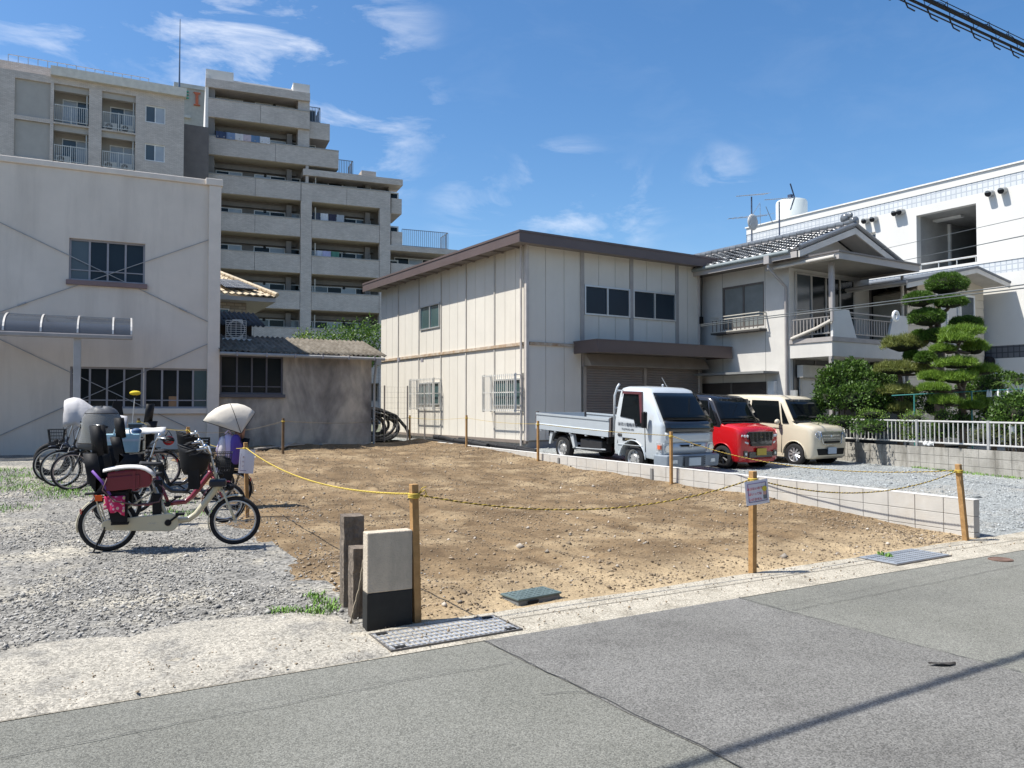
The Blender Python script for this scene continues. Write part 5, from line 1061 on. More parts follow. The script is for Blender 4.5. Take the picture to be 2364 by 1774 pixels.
# ============================================================ old garden wall with rail fence
A=ground(1957,1067.5); B=ground(2364,1110.5); dv=(Vector((B.x,B.y,0))-Vector((A.x,A.y,0))); dl=dv.length; dn=dv/dl; gang=math.atan2(dn.y,dn.x)
st=Vector((A.x,A.y,0))-dn*4.0; ztop=.62+gz(A.x,A.y)-.06
gw=thing('garden_wall','weathered old concrete block wall below the white rail fence','block wall',(st.x,st.y,0),gang); Lw=15.2
MB().box(.01,Lw,.01,.14,-.1,ztop-.008).build('mortar_core',mort,gw)
proto=MB().box(.004,blen-.004,-.0,.15,0,.192).build('block',oldblock,gw,(0,0,ztop-.2),bevel=.005)
for k in range(int(Lw/blen)):
    for c in range(4):
        if k==0 and c==0: continue
        inst(proto,'block',gw,(k*blen,rnd.uniform(-.004,.003),ztop-.2-.2*c))
fe=thing('rail_fence','white metal rail fence standing on the old block wall by the garden','fence',(st.x,st.y,0),gang); rw=M('white_rail',(.60,.59,.56),.45,.2)
zr1_=ztop+.10; zr2_=ztop+.62
posts=[.4+1.95*k for k in range(8)]
for k,x in enumerate(posts): MB().box(x-.032,x+.032,.04,.10,ztop-.01,zr2_+.035).build('post',M('rail_post',(.42,.42,.41),.5,.3),fe,bevel=.006)
src=None
for a,b in zip(posts,posts[1:]):
    for z,n in ((zr1_,'bottom_rail'),(zr2_,'top_rail')): MB().box(a+.034,b-.034,.045,.095,z-.02,z+.02).build(n,rw,fe,bevel=.01)
    for k in range(1,15):
        x=a+(b-a)*k/15
        if src is None: src=MB().box(-.010,.010,.058,.082,zr1_+.021,zr2_-.021).build('baluster',rw,fe,(x,0,0))
        else: inst(src,'baluster',fe,(x,0,0))
wp=gw
# weeds along the wall foot
sp=[(B.x+(A.x-B.x)*t-.08,B.y+(A.y-B.y)*t-.05) for t in np.linspace(-.8,.55,26)]
v,f=blades(sp,60,.07,.14,9,lambda x,y:gz(x,y)+.03); stuff(link('wall_weeds',fast_mesh('wall_weeds',v,f),weed),'weeds growing along the foot of the old garden wall')
# ============================================================ stakes and ropes
wood=M('new_stake_wood',(.46,.27,.11),.8,col2=(.31,.17,.06),scale=9,bump=.3,bscale=30,dirt=.5,dscale=9,dcol=(.16,.085,.035),streak=True); woodd=M('old_stake_wood',(.19,.12,.06),.85,col2=(.11,.075,.045),scale=7)
def knotmb(x,y,z,r,n=3):
    m=MB()
    for k in range(n): m.ring((x,y,z-.012*k),'z',r,.008,14,6)
    return m
STK={}
def stake(key,uvb,uvt,label,w=.05,mat=wood,base=None,top=None):
    b=base or ground(*uvb); c=(b-CAM).dot(_fw)
    t=top or atc(*uvt,c)
    if not top: t.z=CAM.z+ray(*uvt).z*c
    o=thing('wooden_stake',label,'stake',(b.x,b.y,b.z),0,'stakes roping off the soil lot'); d=t-b
    m=MB(); h=w/2; q=[(-h,-h),(h,-h),(h,h),(-h,h)]
    m.hexa([(x,y,-.06) for x,y in q],[(x+d.x,y+d.y,d.z) for x,y in q]); m.build('post',mat,o,bevel=.004)
    k=Vector(d)*(1-.075/max(d.z,.2)); kn=knotmb(k.x,k.y,k.z,w*.72); kn.build('rope_knot',M('rope_yellow',(.52,.37,.06),.7),o,smooth='all')
    STK[key]=(b+k); return o
def onwall(u,off=.11):
    # where the sight line in column u meets the foot of the block wall
    lo,hi=4.,40.
    for _ in range(50):
        m_=(lo+hi)/2; p=CAM+ray(u,1000)*m_
        if p.x<wall_x(p.y)-off: lo=m_
        else: hi=m_
    p=CAM+ray(u,1000)*lo; return Vector((p.x,p.y,gz(p.x,p.y)+.05))
stake('near',(963,1440),(955,1118),'nearest wooden stake, beside the concrete pillar with black base',.055)
stake('sign',(1737,1327),(1738,1088),'wooden stake carrying the white warning notice near the road',.058)
stake('right',(2231,1252),(2212,1072),'leaning wooden stake at the road end of the new block wall',.058)
def wst(key,u,vt,label,w=.05,mat=wood):
    b=onwall(u); c=(b-CAM).dot(_fw); t=CAM+ray(u,vt)*c; stake(key,None,None,label,w,mat,b,t)
wst('w1',1549,997,'wooden stake at the wall in front of the truck headlight'); wst('w2',1242,972,'wooden stake at the wall by the tail of the truck'); wst('w3',1077,959,'wooden stake at the wall before the black pipes'); wst('w4',946,959,'tilted wooden stake at the far end of the block wall')
stake('s1',(653,1049),(654,966),'lone brown stake in front of the stained shed wall',.06,woodd)
stake('s2',(434,1062),(434,986),'short yellow stake behind the bicycles below the long windows',.07)
stake('s3',(322,1060),(320,966),'dark old stake by the blue crate under the windows',.06,woodd)
stake('b1',(571,1200),(567,1022),'stake with a hanging paper notice behind the cream bicycle',.05)
ry=M('rope_yellow',(.52,.37,.06),.7); rb=M('rope_dark',(.10,.065,.02),.8)
def rope(a,b,sag,label,twist=True,r=.0042,mats=None):
    a,b=Vector(a),Vector(b); n=max(12,int((b-a).length/(.012 if twist else .12))); mid=(a+b)/2
    P=[a.lerp(b,k/n)-Vector((0,0,sag*4*(k/n)*(1-k/n))) for k in range(n+1)]
    t=thing('rope',label,'rope',tuple(a),0,'yellow and black ropes between the stakes')
    if not twist:
        MB().tube([p-a for p in P],r,6).build('strand',(mats or [ry])[0],t,smooth='all'); return
    d=(b-a).normalized(); sx_=d.cross(Vector((0,0,1))).normalized(); sz_=sx_.cross(d)
    for s,mt in enumerate(mats or (ry,rb)):
        Q=[p-a+sx_*(r*math.cos(k*.9+s*math.pi))+sz_*(r*math.sin(k*.9+s*math.pi)) for k,p in enumerate(P)]
        MB().tube(Q,r*.95,5).build('strand',mt,t,smooth='all')
K=STK
rope(K['near'],K['sign'],.20,'rope from the nearest stake to the stake with the notice'); rope(K['sign'],K['right'],.20,'rope sagging from the notice stake to the leaning stake'); rope(K['right'],K['w1'],.24,'long rope from the leaning stake back to the truck headlight stake')
rope(K['w1'],K['w2'],.03,'rope crossing in front of the silver truck',True,.0045); rope(K['w2'],K['w3'],.05,'rope between the stakes at the warehouse corner',False); rope(K['w3'],K['w4'],.06,'rope between the two farthest wall stakes',False); rope(K['w4'],K['s1'],.12,'rope along the stained shed wall',False,.006,[M('old_rope',(.20,.16,.10),.8)])
rope(K['near'],K['b1'],.16,'bright yellow rope from the nearest stake to the bicycles',True,.005,(ry,M('rope_pale',(.66,.50,.10),.7))); rope(K['b1'],K['s2'],.15,'yellow rope behind the canopied child seat',False); rope(K['s2'],K['s3'],.08,'yellow rope passing the black child seat headrest',False); rope(K['s3'],K['s1'],.3,'thin dark cord from the old stake to the brown stake',False,.005,[M('old_rope',(.20,.16,.10))])
# loose rope tail on the near stake
k=K['near']; m=MB(); m.tube([k+Vector(q) for q in ((.03,-.02,.0),(.07,-.04,.03),(.09,-.03,.0),(.075,-.03,-.03))],.005,5); m.tube([k+Vector(q) for q in ((.03,-.02,.0),(.05,-.05,.05),(.075,-.06,.055))],.004,5); m2=m
tag(m2.build('rope_end',ry,smooth='all'),'frayed rope end tied at the nearest stake','rope')
# ============================================================ notice
def notice(at,ang,tilt,w,h,label,full=True):
    t=thing('notice',label,'notice',tuple(at),ang); t.rotation_euler=(0,tilt,ang); paper=M('notice_paper',(.72,.70,.74),.5,var=.03); red=M('notice_red',(.50,.035,.06),.6); bl=M('notice_border',(.12,.07,.22),.6)
    g=[[(-w/2+w*i/6,-.010*math.sin(i/6*3.14),-h+h*j/3) for i in range(7)] for j in range(4)]; MB().grid(g).build('sheet',paper,t,solid=.002)
    def yoff(x): return -.010*math.sin((x/w+.5)*3.14)-.004
    if full:
        fr=[(-w/2+.028,-.028),(w/2-.028,-.028),(w/2-.028,-h+.03),(-w/2+.028,-h+.03)]; m=MB()
        for p,q in zip(fr,fr[1:]+fr[:1]):
            for k in range(8):
                a=(p[0]+(q[0]-p[0])*k/8,p[1]+(q[1]-p[1])*k/8); b=(p[0]+(q[0]-p[0])*(k+1)/8,p[1]+(q[1]-p[1])*(k+1)/8); m.cyl((a[0],yoff(a[0]),a[1]),(b[0],yoff(b[0]),b[1]),.0028,4)
        m.build('border',bl,t)
        for s,(tx,z) in enumerate((('あぶないので',-.078),('はいっては',-.130),('いけません',-.182))): textmesh('lettering',tx,.030,red,t,(-w*.12,-.016,z),(R(90),0,0),.001)
        m=MB(); m.cyl((w*.31,-.008,-.09),(w*.31,-.013,-.09),.026,16); m.build('printed_hat',M('print_yellow',(.62,.50,.05),.6),t); m=MB(); m.box(w*.31-.016,w*.31+.016,-.012,-.008,-.15,-.117); m.build('printed_face',M('print_skin',(.62,.36,.28),.6),t); m=MB(); m.box(w*.31-.02,w*.31+.02,-.012,-.008,-.19,-.151); m.build('printed_body',M('print_grey',(.16,.17,.18),.6),t)
    else:
        for k in range(3): textmesh('lettering','あはい'[k],.03,M('notice_faded_red',(.22,.06,.09),.6),t,(-w*.22,-.014,-.11-.06*k),(R(90),0,0),.001)
        m=MB(); m.box(-w*.40,-w*.385,-.014,-.010,-h+.04,-.06); m.box(-w*.40,w*.02,-.016,-.012,-h+.035,-h+.04); m.build('border',bl,t)
kb=K['sign']; notice(kb+Vector((-.01,-.045,-.01)),R(-14),R(-6),.265,.235,'white notice with red Japanese lettering hung on the roadside stake')
kb=K['b1']; notice(kb+Vector((.015,-.045,-.02)),R(-20),R(4),.20,.33,'faded paper notice hanging behind the canopied bicycle',False)
# ============================================================ concrete pillar and old sleepers
pc=ground(847,1459); pd=ground(952,1445); ang=math.atan2(pd.y-pc.y,pd.x-pc.x); wd=(pd-pc).length; hp=(1459-1232)*((pc-CAM).dot(_fw))/FPX
pl=thing('concrete_pillar','squat grey concrete pillar with a black painted base by the drain grate','pillar',(pc.x,pc.y,0),ang); cm=M('pillar_concrete',(.52,.445,.345),.9,var=.12,scale=9,bump=.4,bscale=60,dirt=.6,dscale=4.5,dcol=(.25,.225,.185),streak=True); hb=(1459-1372)*((pc-CAM).dot(_fw))/FPX
MB().box(0,wd,0,.115,hb+.001,hp).build('shaft',cm,pl,bevel=.008); MB().box(-.001,wd+.001,-.001,.116,-.06,hb).build('painted_base',M('black_paint',(.022,.022,.02),.75,var=.3,scale=8),pl,bevel=.006)
slp=M('old_sleeper',(.25,.205,.16),.95,col2=(.10,.075,.055),scale=5,bump=1.0,bscale=22,dirt=.9,dscale=16,dcol=(.03,.022,.018),streak=True)
def sleeper(uvb,w,d,h,label,ang_):
    b=ground(*uvb); t=thing('old_sleeper',label,'timber',(b.x,b.y,b.z),ang_,'weathered sleepers behind the pillar'); m=MB(); n=10
    rows=[]
    q=[(0,0),(w*.5,-.006),(w,0),(w+.004,d*.5),(w,d),(w*.5,d+.004),(0,d),(-.006,d*.5)]
    for i in range(n+1):
        z=-.06+(h+.06)*i/n; rows.append([(x+.007*mnoise.noise(Vector((x*20,i*.8,1))),y+.007*mnoise.noise(Vector((y*20,i*.8,5))),z+(.012*mnoise.noise(Vector((x*30,y*30,9))) if i==n else 0)) for x,y in q+[q[0]]])
    m.grid(rows); m.add(rows[-1][:8],[tuple(range(8))]); m.build('timber',slp,t); return b,t
b1,t1=sleeper((815,1437),.15,.14,.555,'shorter weathered sleeper standing right behind the concrete pillar',ang); b2,t2=sleeper((793,1412),.16,.17,.755,'taller weathered sleeper with flaking bark and rope',ang+R(-4))
m=MB(); hx=M('hemp_rope',(.30,.25,.18),.9)
p0=b1+Vector((.09,-.02,.60)); pts=[b1+Vector(q) for q in ((.14,-.0,.57),(.10,-.03,.575),(.06,-.05,.45),(.03,-.06,.28),(-.02,-.07,.12),(-.05,-.07,.0))]
S2=[]
for a,b in zip(pts,pts[1:]): S2+=[a.lerp(b,k/8) for k in range(8)]
for s in (0,math.pi):
    m.tube([p+Vector((.006*math.cos(k*.8+s),0,.006*math.sin(k*.8+s))) for k,p in enumerate(S2)],.006,5)
m.ring(b1+Vector((.12,-.01,.585)),'z',.025,.011,12,6); m.ell(b1+Vector((.125,-.02,.61)),.02,.02,.025)
tag(m.build('hemp_rope',hx,smooth='all'),'grey hemp rope hanging down the shorter sleeper','rope')
# ============================================================ drain grate, drain plate, meter box, manhole
def quadbase(uvs): return [atz(*q) for q in uvs]
g=quadbase([(850,1472),(904,1508),(1203,1458),(1140,1427)])
gr=thing('drain_grate','galvanised bar grate over the roadside gutter beside the concrete pillar','grate',(2.18,4.88,-.024),R(-2.6)); gs=M('grate_zinc',(.55,.56,.57),.42,.55,.15,12); gl_=1.0; gd_=.42
MB().box(0,gl_,0,gd_,-.03,.023).build('dark_pit',M('pit_dark',(.012,.012,.012),.9),gr)
for (a,b,c,d) in ((0,gl_,-.012,0),(0,gl_,gd_,gd_+.012),(-.012,0,-.012,gd_+.012),(gl_,gl_+.012,-.012,gd_+.012)): MB().box(a,b,c,d,-.02,.048).build('frame',M('grate_frame',(.16,.15,.14),.6,.4),gr)
src=None
for k in range(25):
    x=.02+.96*k/24
    if src is None: src=MB().box(-.008,.008,.004,gd_-.004,.024,.046).build('bar',gs,gr,(x,0,0))
    else: inst(src,'bar',gr,(x,0,0))
src=None
for k in range(6):
    y=.02+.38*k/5
    if src is None: src=MB().box(.004,gl_-.004,-.004,.004,.030,.0495).build('cross_bar',gs,gr,(0,y,0))
    else: inst(src,'cross_bar',gr,(0,y,0))
for (x,y) in ((.07,.03),(.93,.03),(.07,.38),(.93,.38)): MB().box(x-.04,x+.04,y-.018,y+.018,.0275,.0515).build('corner_plate',M('pit_dark',(.012,.012,.012)),gr)
pt=thing('drain_plate','perforated steel drain plate flush with the concrete strip, right','drain cover',(7.70,4.68,.0),R(-1.5)); MB().box(0,.95,0,.43,0,.034).build('plate',M('plate_zinc',(.36,.385,.41),.5,.5,.1,10),pt,bevel=.004)
MB().box(-.02,.97,-.02,.45,-.02,.026).build('frame',M('grate_frame',(.16,.15,.14)),pt)
src=None
for j in range(6):
    for k in range(26):
        x=.05+.85*k/25; y=.05+.33*j/5
        if src is None: src=MB().box(-.008,.008,-.004,.004,.0345,.0365).build('slot',M('pit_dark',(.012,.012,.012)),pt,(x,y,0))
        else: inst(src,'slot',pt,(x,y,0))
mbx=thing('meter_box','buried water meter box with green patterned lid in the soil','meter box',(3.53,5.40,0),R(3)); MB().box(0,.44,0,.24,-.1,.055).build('box_body',M('meter_body',(.19,.195,.19),.7,dirt=.4,dcol=(.3,.22,.13)),mbx,bevel=.01)
lid=MB().box(-.01,.45,-.01,.25,.0555,.074).build('lid',M('meter_lid',(.10,.135,.13),.5,var=.2,dirt=.3,dcol=(.35,.28,.2)),mbx,bevel=.006)
src=None
for i in range(9):
    for j in range(5):
        l=(.03+.38*i/8,.025+.19*j/4,.0755); 
        if src is None: src=MB().box(-.013,.013,-.004,.004,0,.003).build('lid_rib',M('meter_lid_rib',(.15,.19,.185),.5),lid,l,(0,0,R(45)))
        else: inst(src,'lid_rib',lid,l,(0,0,R(45 if (i+j)%2 else -45)))
MB().box(.09,.2,-.012,-.0101,.02,.045).build('latch',blk,mbx)
mh=atz(2310,1293); mo=thing('manhole_cover','small rusty round valve cover set in the asphalt, right','manhole cover',(mh.x,mh.y,0)); 
MB().cyl((0,0,-.01),(0,0,.008),.12,28).build('cover',M('rusty_iron',(.16,.10,.075),.8,.2,.3,9),mo,smooth=True); m=MB(); m.ring((0,0,.008),'z',.105,.006,28,6); m.build('rim',M('rusty_iron',(.16,.10,.075)),mo,smooth='all')
# small litter
for (u,v,s,c,lab,nm_) in ((1352,1297,.02,(.75,.74,.72),'white scrap of plastic on the soil','scrap'),(2175,1538,.05,(.05,.045,.04),'dark dead leaf lying on the asphalt patch','leaf')):
    p=ground(u,v); m=MB(); m.grid([[(s*(i-1.5)*1.2,s*(j-1)*.5*(1.6-abs(i-1.5)),.006+.008*math.sin(i*1.7+j)) for i in range(4)] for j in range(3)]); o=m.build(nm_,M(nm_+'_mat',c,.8),loc=(p.x,p.y,p.z+.012+(.03 if v<1500 else 0)),rot=(0,0,R(-30)),solid=.003); tag(o,lab,nm_)
# ============================================================ things by the shed and warehouse
fr=thing('mesh_fence','thin wire mesh fence panels between the shed and the warehouse','fence',(0,25.7,0)); fM=Fac(0,25.7,0); mt=M('mesh_wire',(.36,.35,.33),.5,.5)
xs=[fM.on(*zr1(q,900))[0] for q in (100,210,445,622)]; zt=fM.on(*zr1(445,683))[1]
src=None
for x in xs: MB().cyl((x,0,.2),(x,0,zt+.05),.028,8).build('post',M('mesh_post',(.25,.22,.20),.7),fr,smooth=True)
for a,b in zip(xs,xs[1:]):
    m=MB()
    for k in range(11): z=.45+(zt-.45)*k/10; m.cyl((a+.03,0,z),(b-.03,0,z),.0035,4)
    for k in range(1,int((b-a)/.12)): x=a+(b-a)*k/int((b-a)/.12); m.cyl((x,.004,.45),(x,.004,zt),.003,4)
    o=m.build('mesh_panel',mt,fr); stuff(o)
rub=M('black_rubber_hose',(.010,.010,.011),.6,var=.3)
hp_=thing('hose_pile','coiled black hoses heaped beside the warehouse wall','hose pile',(11.4,27.2,.34))
for k in range(9):
    r=.95-.06*k+rnd.uniform(-.05,.05); m=MB(); tl=R(rnd.uniform(35,75)); cz=.55+rnd.uniform(-.1,.2); a0=rnd.uniform(-.5,.3)
    P=[]
    for i in range(40):
        a=2*math.pi*i/40; x=r*math.cos(a); y=r*math.sin(a)*math.cos(tl)*.6; z=max(.05,cz+r*.85*math.sin(a)*math.sin(tl)); P.append((x+a0*.6,y+rnd.uniform(-.02,.02)+.08*k-.3,z))
    m.tube(P,.055,8,closed=True); m.build('hose_coil',rub,hp_,smooth='all')
m=MB(); m.tube([(.2,-.3,1.15),(.7,-.35,.95),(1.1,-.4,.5),(1.3,-.4,.1)],.06,8); m.build('hose_end',rub,hp_,smooth='all')
def wallside(u,v,z,off):
    p=atz(u,v,z); return Vector((p.x,p.y,z))
def onr(u,off,z):
    lo,hi=5.,40.
    for _ in range(50):
        m_=(lo+hi)/2; p=CAM+ray(u,1000)*m_
        if p.x<wall_x(p.y)+off: lo=m_
        else: hi=m_
    p=CAM+ray(u,1000)*lo; return Vector((p.x,p.y,z))
for i,(u0,u1,of,z,r,lab) in enumerate(((1005,1125,.55,.52,.085,'thick black pipe lying nearest the block wall'),(1095,1235,.75,.47,.06,'long thin black pipe pointing at the truck'),(985,1200,.42,.42,.055,'black pipe lying lowest behind the block wall'),(1060,1240,.95,.50,.05,'black pipe lying closest to the warehouse'))):
    a=onr(u0,of,z+.06); b=onr(u1,of-.1,z-.05); t=thing('black_pipe',lab,'pipe',(a.x,a.y,a.z),0,'black pipes on the ground'); d=b-a; P=[d*(k/12)+Vector((.03*math.sin(k*1.1+i),0,.01*math.sin(k*.9))) for k in range(13)]
    MB().tube(P,r,12).build('pipe_body',rub,t,smooth=True)
    m=MB(); [m.cyl(P[k]*1.0,P[k]+d.normalized()*.05,r*1.14,12) for k in (1,5,9)]; m.build('pipe_joint',M('hose_band',(.03,.03,.032),.6),t,smooth=True)
# blue crate with broom under the windows
p=ground(276,1062); cr=thing('blue_crate','dark blue plastic bin standing under the long windows','bin',(p.x,p.y,p.z),fL.a); bm=M('bin_blue',(.045,.075,.105),.5); MB().hexa([(-.30,-.22,0),(.30,-.22,0),(.30,.22,0),(-.30,.22,0)],[(-.36,-.27,.62),(.36,-.27,.62),(.36,.27,.62),(-.36,.27,.62)]).build('bin_body',bm,cr,bevel=.02); MB().box(-.39,.39,-.30,.30,.621,.66).build('lid',bm,cr,bevel=.012)
sc_=1.35; cr.scale=(sc_,)*3
zt=p.z+.66*sc_
br=thing('broom','upturned broom with grey bristle head leaning in the blue bin','broom',(p.x-.35,p.y+.15,zt)); MB().cyl((0,0,-.5),(.02,.03,.12),.012,8).build('handle',M('broom_handle',(.28,.28,.27),.5),br); MB().box(-.22,.18,-.03,.03,.12,.42).build('bristles',M('bristle_grey',(.20,.24,.27),.9,bump=.8,bscale=30),br)
mp_=thing('sponge_mop','yellow sponge mop standing upside down in the blue bin','mop',(p.x+.25,p.y+.1,zt)); MB().cyl((0,0,-.5),(.08,0,.66),.012,8).build('handle',alu,mp_); MB().ell((.09,0,.74),.13,.08,.06).build('sponge',M('sponge_yellow',(.72,.52,.03),.8),mp_,smooth='all'); MB().cyl((.08,0,.62),(.085,0,.69),.035,8).build('mop_head',blk,mp_)
sv=thing('dustpan','black long-handled dustpan leaning in the blue bin','dustpan',(p.x-.05,p.y,zt)); MB().cyl((0,0,-.3),(-.03,.05,.65),.010,8).build('handle',blk,sv); MB().hexa([(-.18,-.04,.1),(.14,-.04,.1),(.14,.04,.1),(-.18,.04,.1)],[(-.1,-.04,.55),(.06,-.04,.55),(.06,.02,.55),(-.1,.02,.55)]).build('pan',blk,sv)
# tarpaulin heap and planks along the building foot
t=thing('tarp_heap','dark blue tarpaulin heap along the foot of the grey building','tarpaulin',tuple(fL.world(-8.7,-.7,.3)),fL.a); g=[]
for j in range(8):
    g.append([(-2.6+5.2*i/30,-.5+1.0*j/7,max(0,.42*math.sin(math.pi*j/7)*(.7+.4*mnoise.noise(Vector((i*.35,j*.3,3))))*min(1,(30-i)/6))+.03) for i in range(31)])
MB().grid(g).build('sheet',M('tarp_navy',(.02,.03,.05),.45,var=.5,scale=3),t,smooth='all',solid=.01)
g=[]
for j in range(6): g.append([(1.0+1.5*i/12,-.62+.35*j/5,.34*math.sin(math.pi*(j+1)/8)+.05+.05*mnoise.noise(Vector((i*.5,j*.6,8)))) for i in range(13)])
MB().grid(g).build('pale_sheet',M('tarp_grey',(.28,.33,.40),.4,var=.3),t,smooth='all',solid=.01)
for i,(u0,v0,u1,v1,lab) in enumerate(((590,1046,700,1036,'pale plank lying along the stained shed wall'),(650,1043,690,1032,'short pale board tilted on the plank by the shed'),(740,1035,850,1023,'thin plank farther along the shed wall'))):
    a=ground(u0,v0); b=ground(u1,v1); a.z+=.1; b.z+=.12+.06*(i==1); d=b-a; t=thing('plank',lab,'plank',tuple(a),math.atan2(d.y,d.x),'planks along the shed'); MB().hexa([(0,-.06,0),(d.length,-.06,d.z),(d.length,.06,d.z),(0,.06,0)],[(0,-.06,.035),(d.length,-.06,d.z+.035),(d.length,.06,d.z+.035),(0,.06,.035)]).build('board',M('plank_grey',(.36,.33,.29),.9,bump=.3,bscale=20),t)
# ============================================================ garden plants
def leafmat(name,c1,c2,isl=.35,tr=.25):
    if name in MATS: return MATS[name]
    m,t,b=nodes(name); nd=t.nodes.new; lk=t.links.new; g=nd('ShaderNodeNewGeometry'); rp=nd('ShaderNodeMix'); rp.data_type='RGBA'; lk(g.outputs['Random Per Island'],rp.inputs[0]); rp.inputs[6].default_value=(*c1,1); rp.inputs[7].default_value=(*c2,1)
    lk(rp.outputs[2],b.inputs['Base Color']); b.inputs['Roughness'].default_value=.5; b.inputs['Specular IOR Level'].default_value=.35
    tl=nd('ShaderNodeBsdfTranslucent'); lk(rp.outputs[2],tl.inputs[0]); mx=nd('ShaderNodeMixShader'); mx.inputs[0].default_value=tr; lk(b.outputs[0],mx.inputs[1]); lk(tl.outputs[0],mx.inputs[2]); lk(mx.outputs[0],t.nodes['Material Output'].inputs[0]); MATS[name]=m; return m
def needles(c,rx,ry,rz,n,l,w,up=.5,rnd_=.5,lower=.25,seed=0,lump=.12,leaf=False,vol=.12):
    r=np.random.default_rng(seed); d=r.normal(size=(n,3)); d/=np.linalg.norm(d,axis=1)[:,None]
    fl=(d[:,2]<-lower); d[fl,2]*=-1
    A=np.array([rx,ry,rz]); f=1+lump*np.sin(d[:,0]*7+seed)*np.cos(d[:,1]*6+seed*2)+lump*.7*np.sin(d[:,2]*9+d[:,0]*11+seed)-vol*r.uniform(0,1,n)**2
    P=np.array(c)+d*A*f[:,None]; nr=d/A; nr/=np.linalg.norm(nr,axis=1)[:,None]
    D=nr*(1-up)+np.array([0,0,up])+rnd_*r.normal(size=(n,3))*.6; D/=np.linalg.norm(D,axis=1)[:,None]
    T=np.cross(D,r.normal(size=(n,3))); T/=np.linalg.norm(T,axis=1)[:,None]+1e-9
    L_=l*r.uniform(.6,1.3,n)[:,None]; W_=w*r.uniform(.7,1.3,n)[:,None]
    if leaf:
        V=np.stack([P,P+D*L_*.5+T*W_,P+D*L_,P+D*L_*.5-T*W_],1).reshape(-1,3); Fc=np.arange(n*4).reshape(n,4)
    else:
        V=np.stack([P-T*W_-D*L_*.3,P+T*W_-D*L_*.3,P+D*L_],1).reshape(-1,3); Fc=np.arange(n*3).reshape(n,3)
    return V,Fc
bark=M('bark',(.10,.075,.055),.95,col2=(.19,.15,.12),scale=8,bump=.8,bscale=25); shadem=M('shade_core',(.016,.02,.009),.95,var=.3)  # near-black solid cores: shade inside the crowns put into their colour
def pads_tree(name,label,cat,pads,trunk,mat,style,group=None,tw=.06):
    base=trunk[0]; t=thing(name,label,cat,tuple(base)); m=MB(); n=len(trunk); m.tube([p-base for p in trunk],[tw*(1-.6*k/(n-1)) for k in range(n)],8); m.build('trunk',bark,t,smooth='all')
    for i,(c,rx,ry,rz) in enumerate(pads):
        lc=c-base
        q=min(trunk,key=lambda p:abs(p.z-(c.z-rz*.8))+.3*(Vector((p.x-c.x,p.y-c.y,0)).length)); b=MB(); b.tube([q-base,(q-base).lerp(lc-Vector((0,0,rz*.5)),.6)-Vector((0,0,.04)),lc-Vector((0,0,rz*.35))],[tw*.55,tw*.4,tw*.25],6); b.build('branch',bark,t,smooth='all')
        if style=='box': v,f=needles(lc,rx,ry,rz,int(3200+11000*rx*rz),.06,.010,.25,.7,.55,i+1,.09,vol=.14)
        else: v,f=needles(lc,rx,ry,rz,int(2600+9000*rx*ry),.115,.0075,.6,.75,.25,i+11,.24,vol=.35)
        o=link('foliage_pad',fast_mesh('foliage_pad',v,f),mat,t)
        k=.86 if style=='box' else .74
        MB().ell(lc-Vector((0,0,rz*(.06 if style=='box' else .2))),rx*k,ry*k,rz*(k if style=='box' else .6),14,8,.15).build('shade_core',shadem,o,smooth='all')
    return t
def pd(x,y,rx,ry,c,ky=.9): u,v=z9(x,y); s=c/FPX/3.3206; return (atc(u,v,c),rx*s*.95,rx*s*ky,ry*s*.96)
def tp(c,*q): return [atc(*z9(*p),c) for p in q]
cA=21.6
junip=leafmat('clipped_juniper',(.040,.098,.012),(.125,.22,.030)); pineb=leafmat('bright_pine',(.075,.15,.016),(.25,.38,.048)); pined=leafmat('dull_pine',(.10,.125,.028),(.25,.27,.07))
tr=tp(cA,(1085,1230),(1092,1000),(1095,850),(1105,700),(1075,540),(1085,420),(1075,300),(1120,230)); tr[0].z=.4
padsA=[pd(1145,190,155,88,cA),pd(935,308,115,62,cA-.3),pd(1185,325,120,50,cA-.4),pd(995,445,140,72,cA-.3),pd(1293,490,125,54,cA+.3),pd(940,580,65,38,cA+.3),pd(1070,588,118,58,cA-.2),pd(985,755,78,50,cA-.4),pd(880,740,60,42,cA+.2)]
pads_tree('cloud_pruned_juniper','tall cloud-pruned juniper with rounded green balls in front of the pale wing','tree',padsA,tr,junip,'box',tw=.13)
cB=20.4; tr=tp(cB,(1270,1260),(1268,1100),(1262,1000),(1290,900),(1255,790),(1220,700),(1250,620)); tr[0].z=.4
padsB=[pd(1262,562,150,44,cB),pd(1215,612,115,38,cB-.3),pd(1360,680,88,62,cB+.2),pd(1115,690,82,28,cB-.1),pd(1228,803,145,46,cB-.3),pd(1435,852,105,38,cB),pd(1040,905,97,36,cB),pd(1228,912,128,50,cB-.4),pd(1040,990,110,32,cB-.4),pd(1135,1090,104,42,cB-.5),pd(1345,1130,72,30,cB-.3),pd(1400,1110,80,50,cB+.4)]
pads_tree('bright_garden_pine','layered garden pine with bright yellow-green pads behind the rail fence','tree',padsB,tr,pineb,'pine',tw=.10)
cC=22.0; tr=tp(cC,(790,1260),(792,1100),(795,950),(785,880),(820,780),(830,690)); tr[0].z=.4
padsC=[pd(825,655,165,66,cC),pd(780,842,175,52,cC-.2),pd(965,850,95,38,cC+.1),pd(775,1015,135,44,cC-.3),pd(790,1150,95,48,cC-.3)]
pads_tree('dull_garden_pine','darker layered pine left of the bright pine, below the veranda','tree',padsC,tr,pined,'pine',tw=.08)
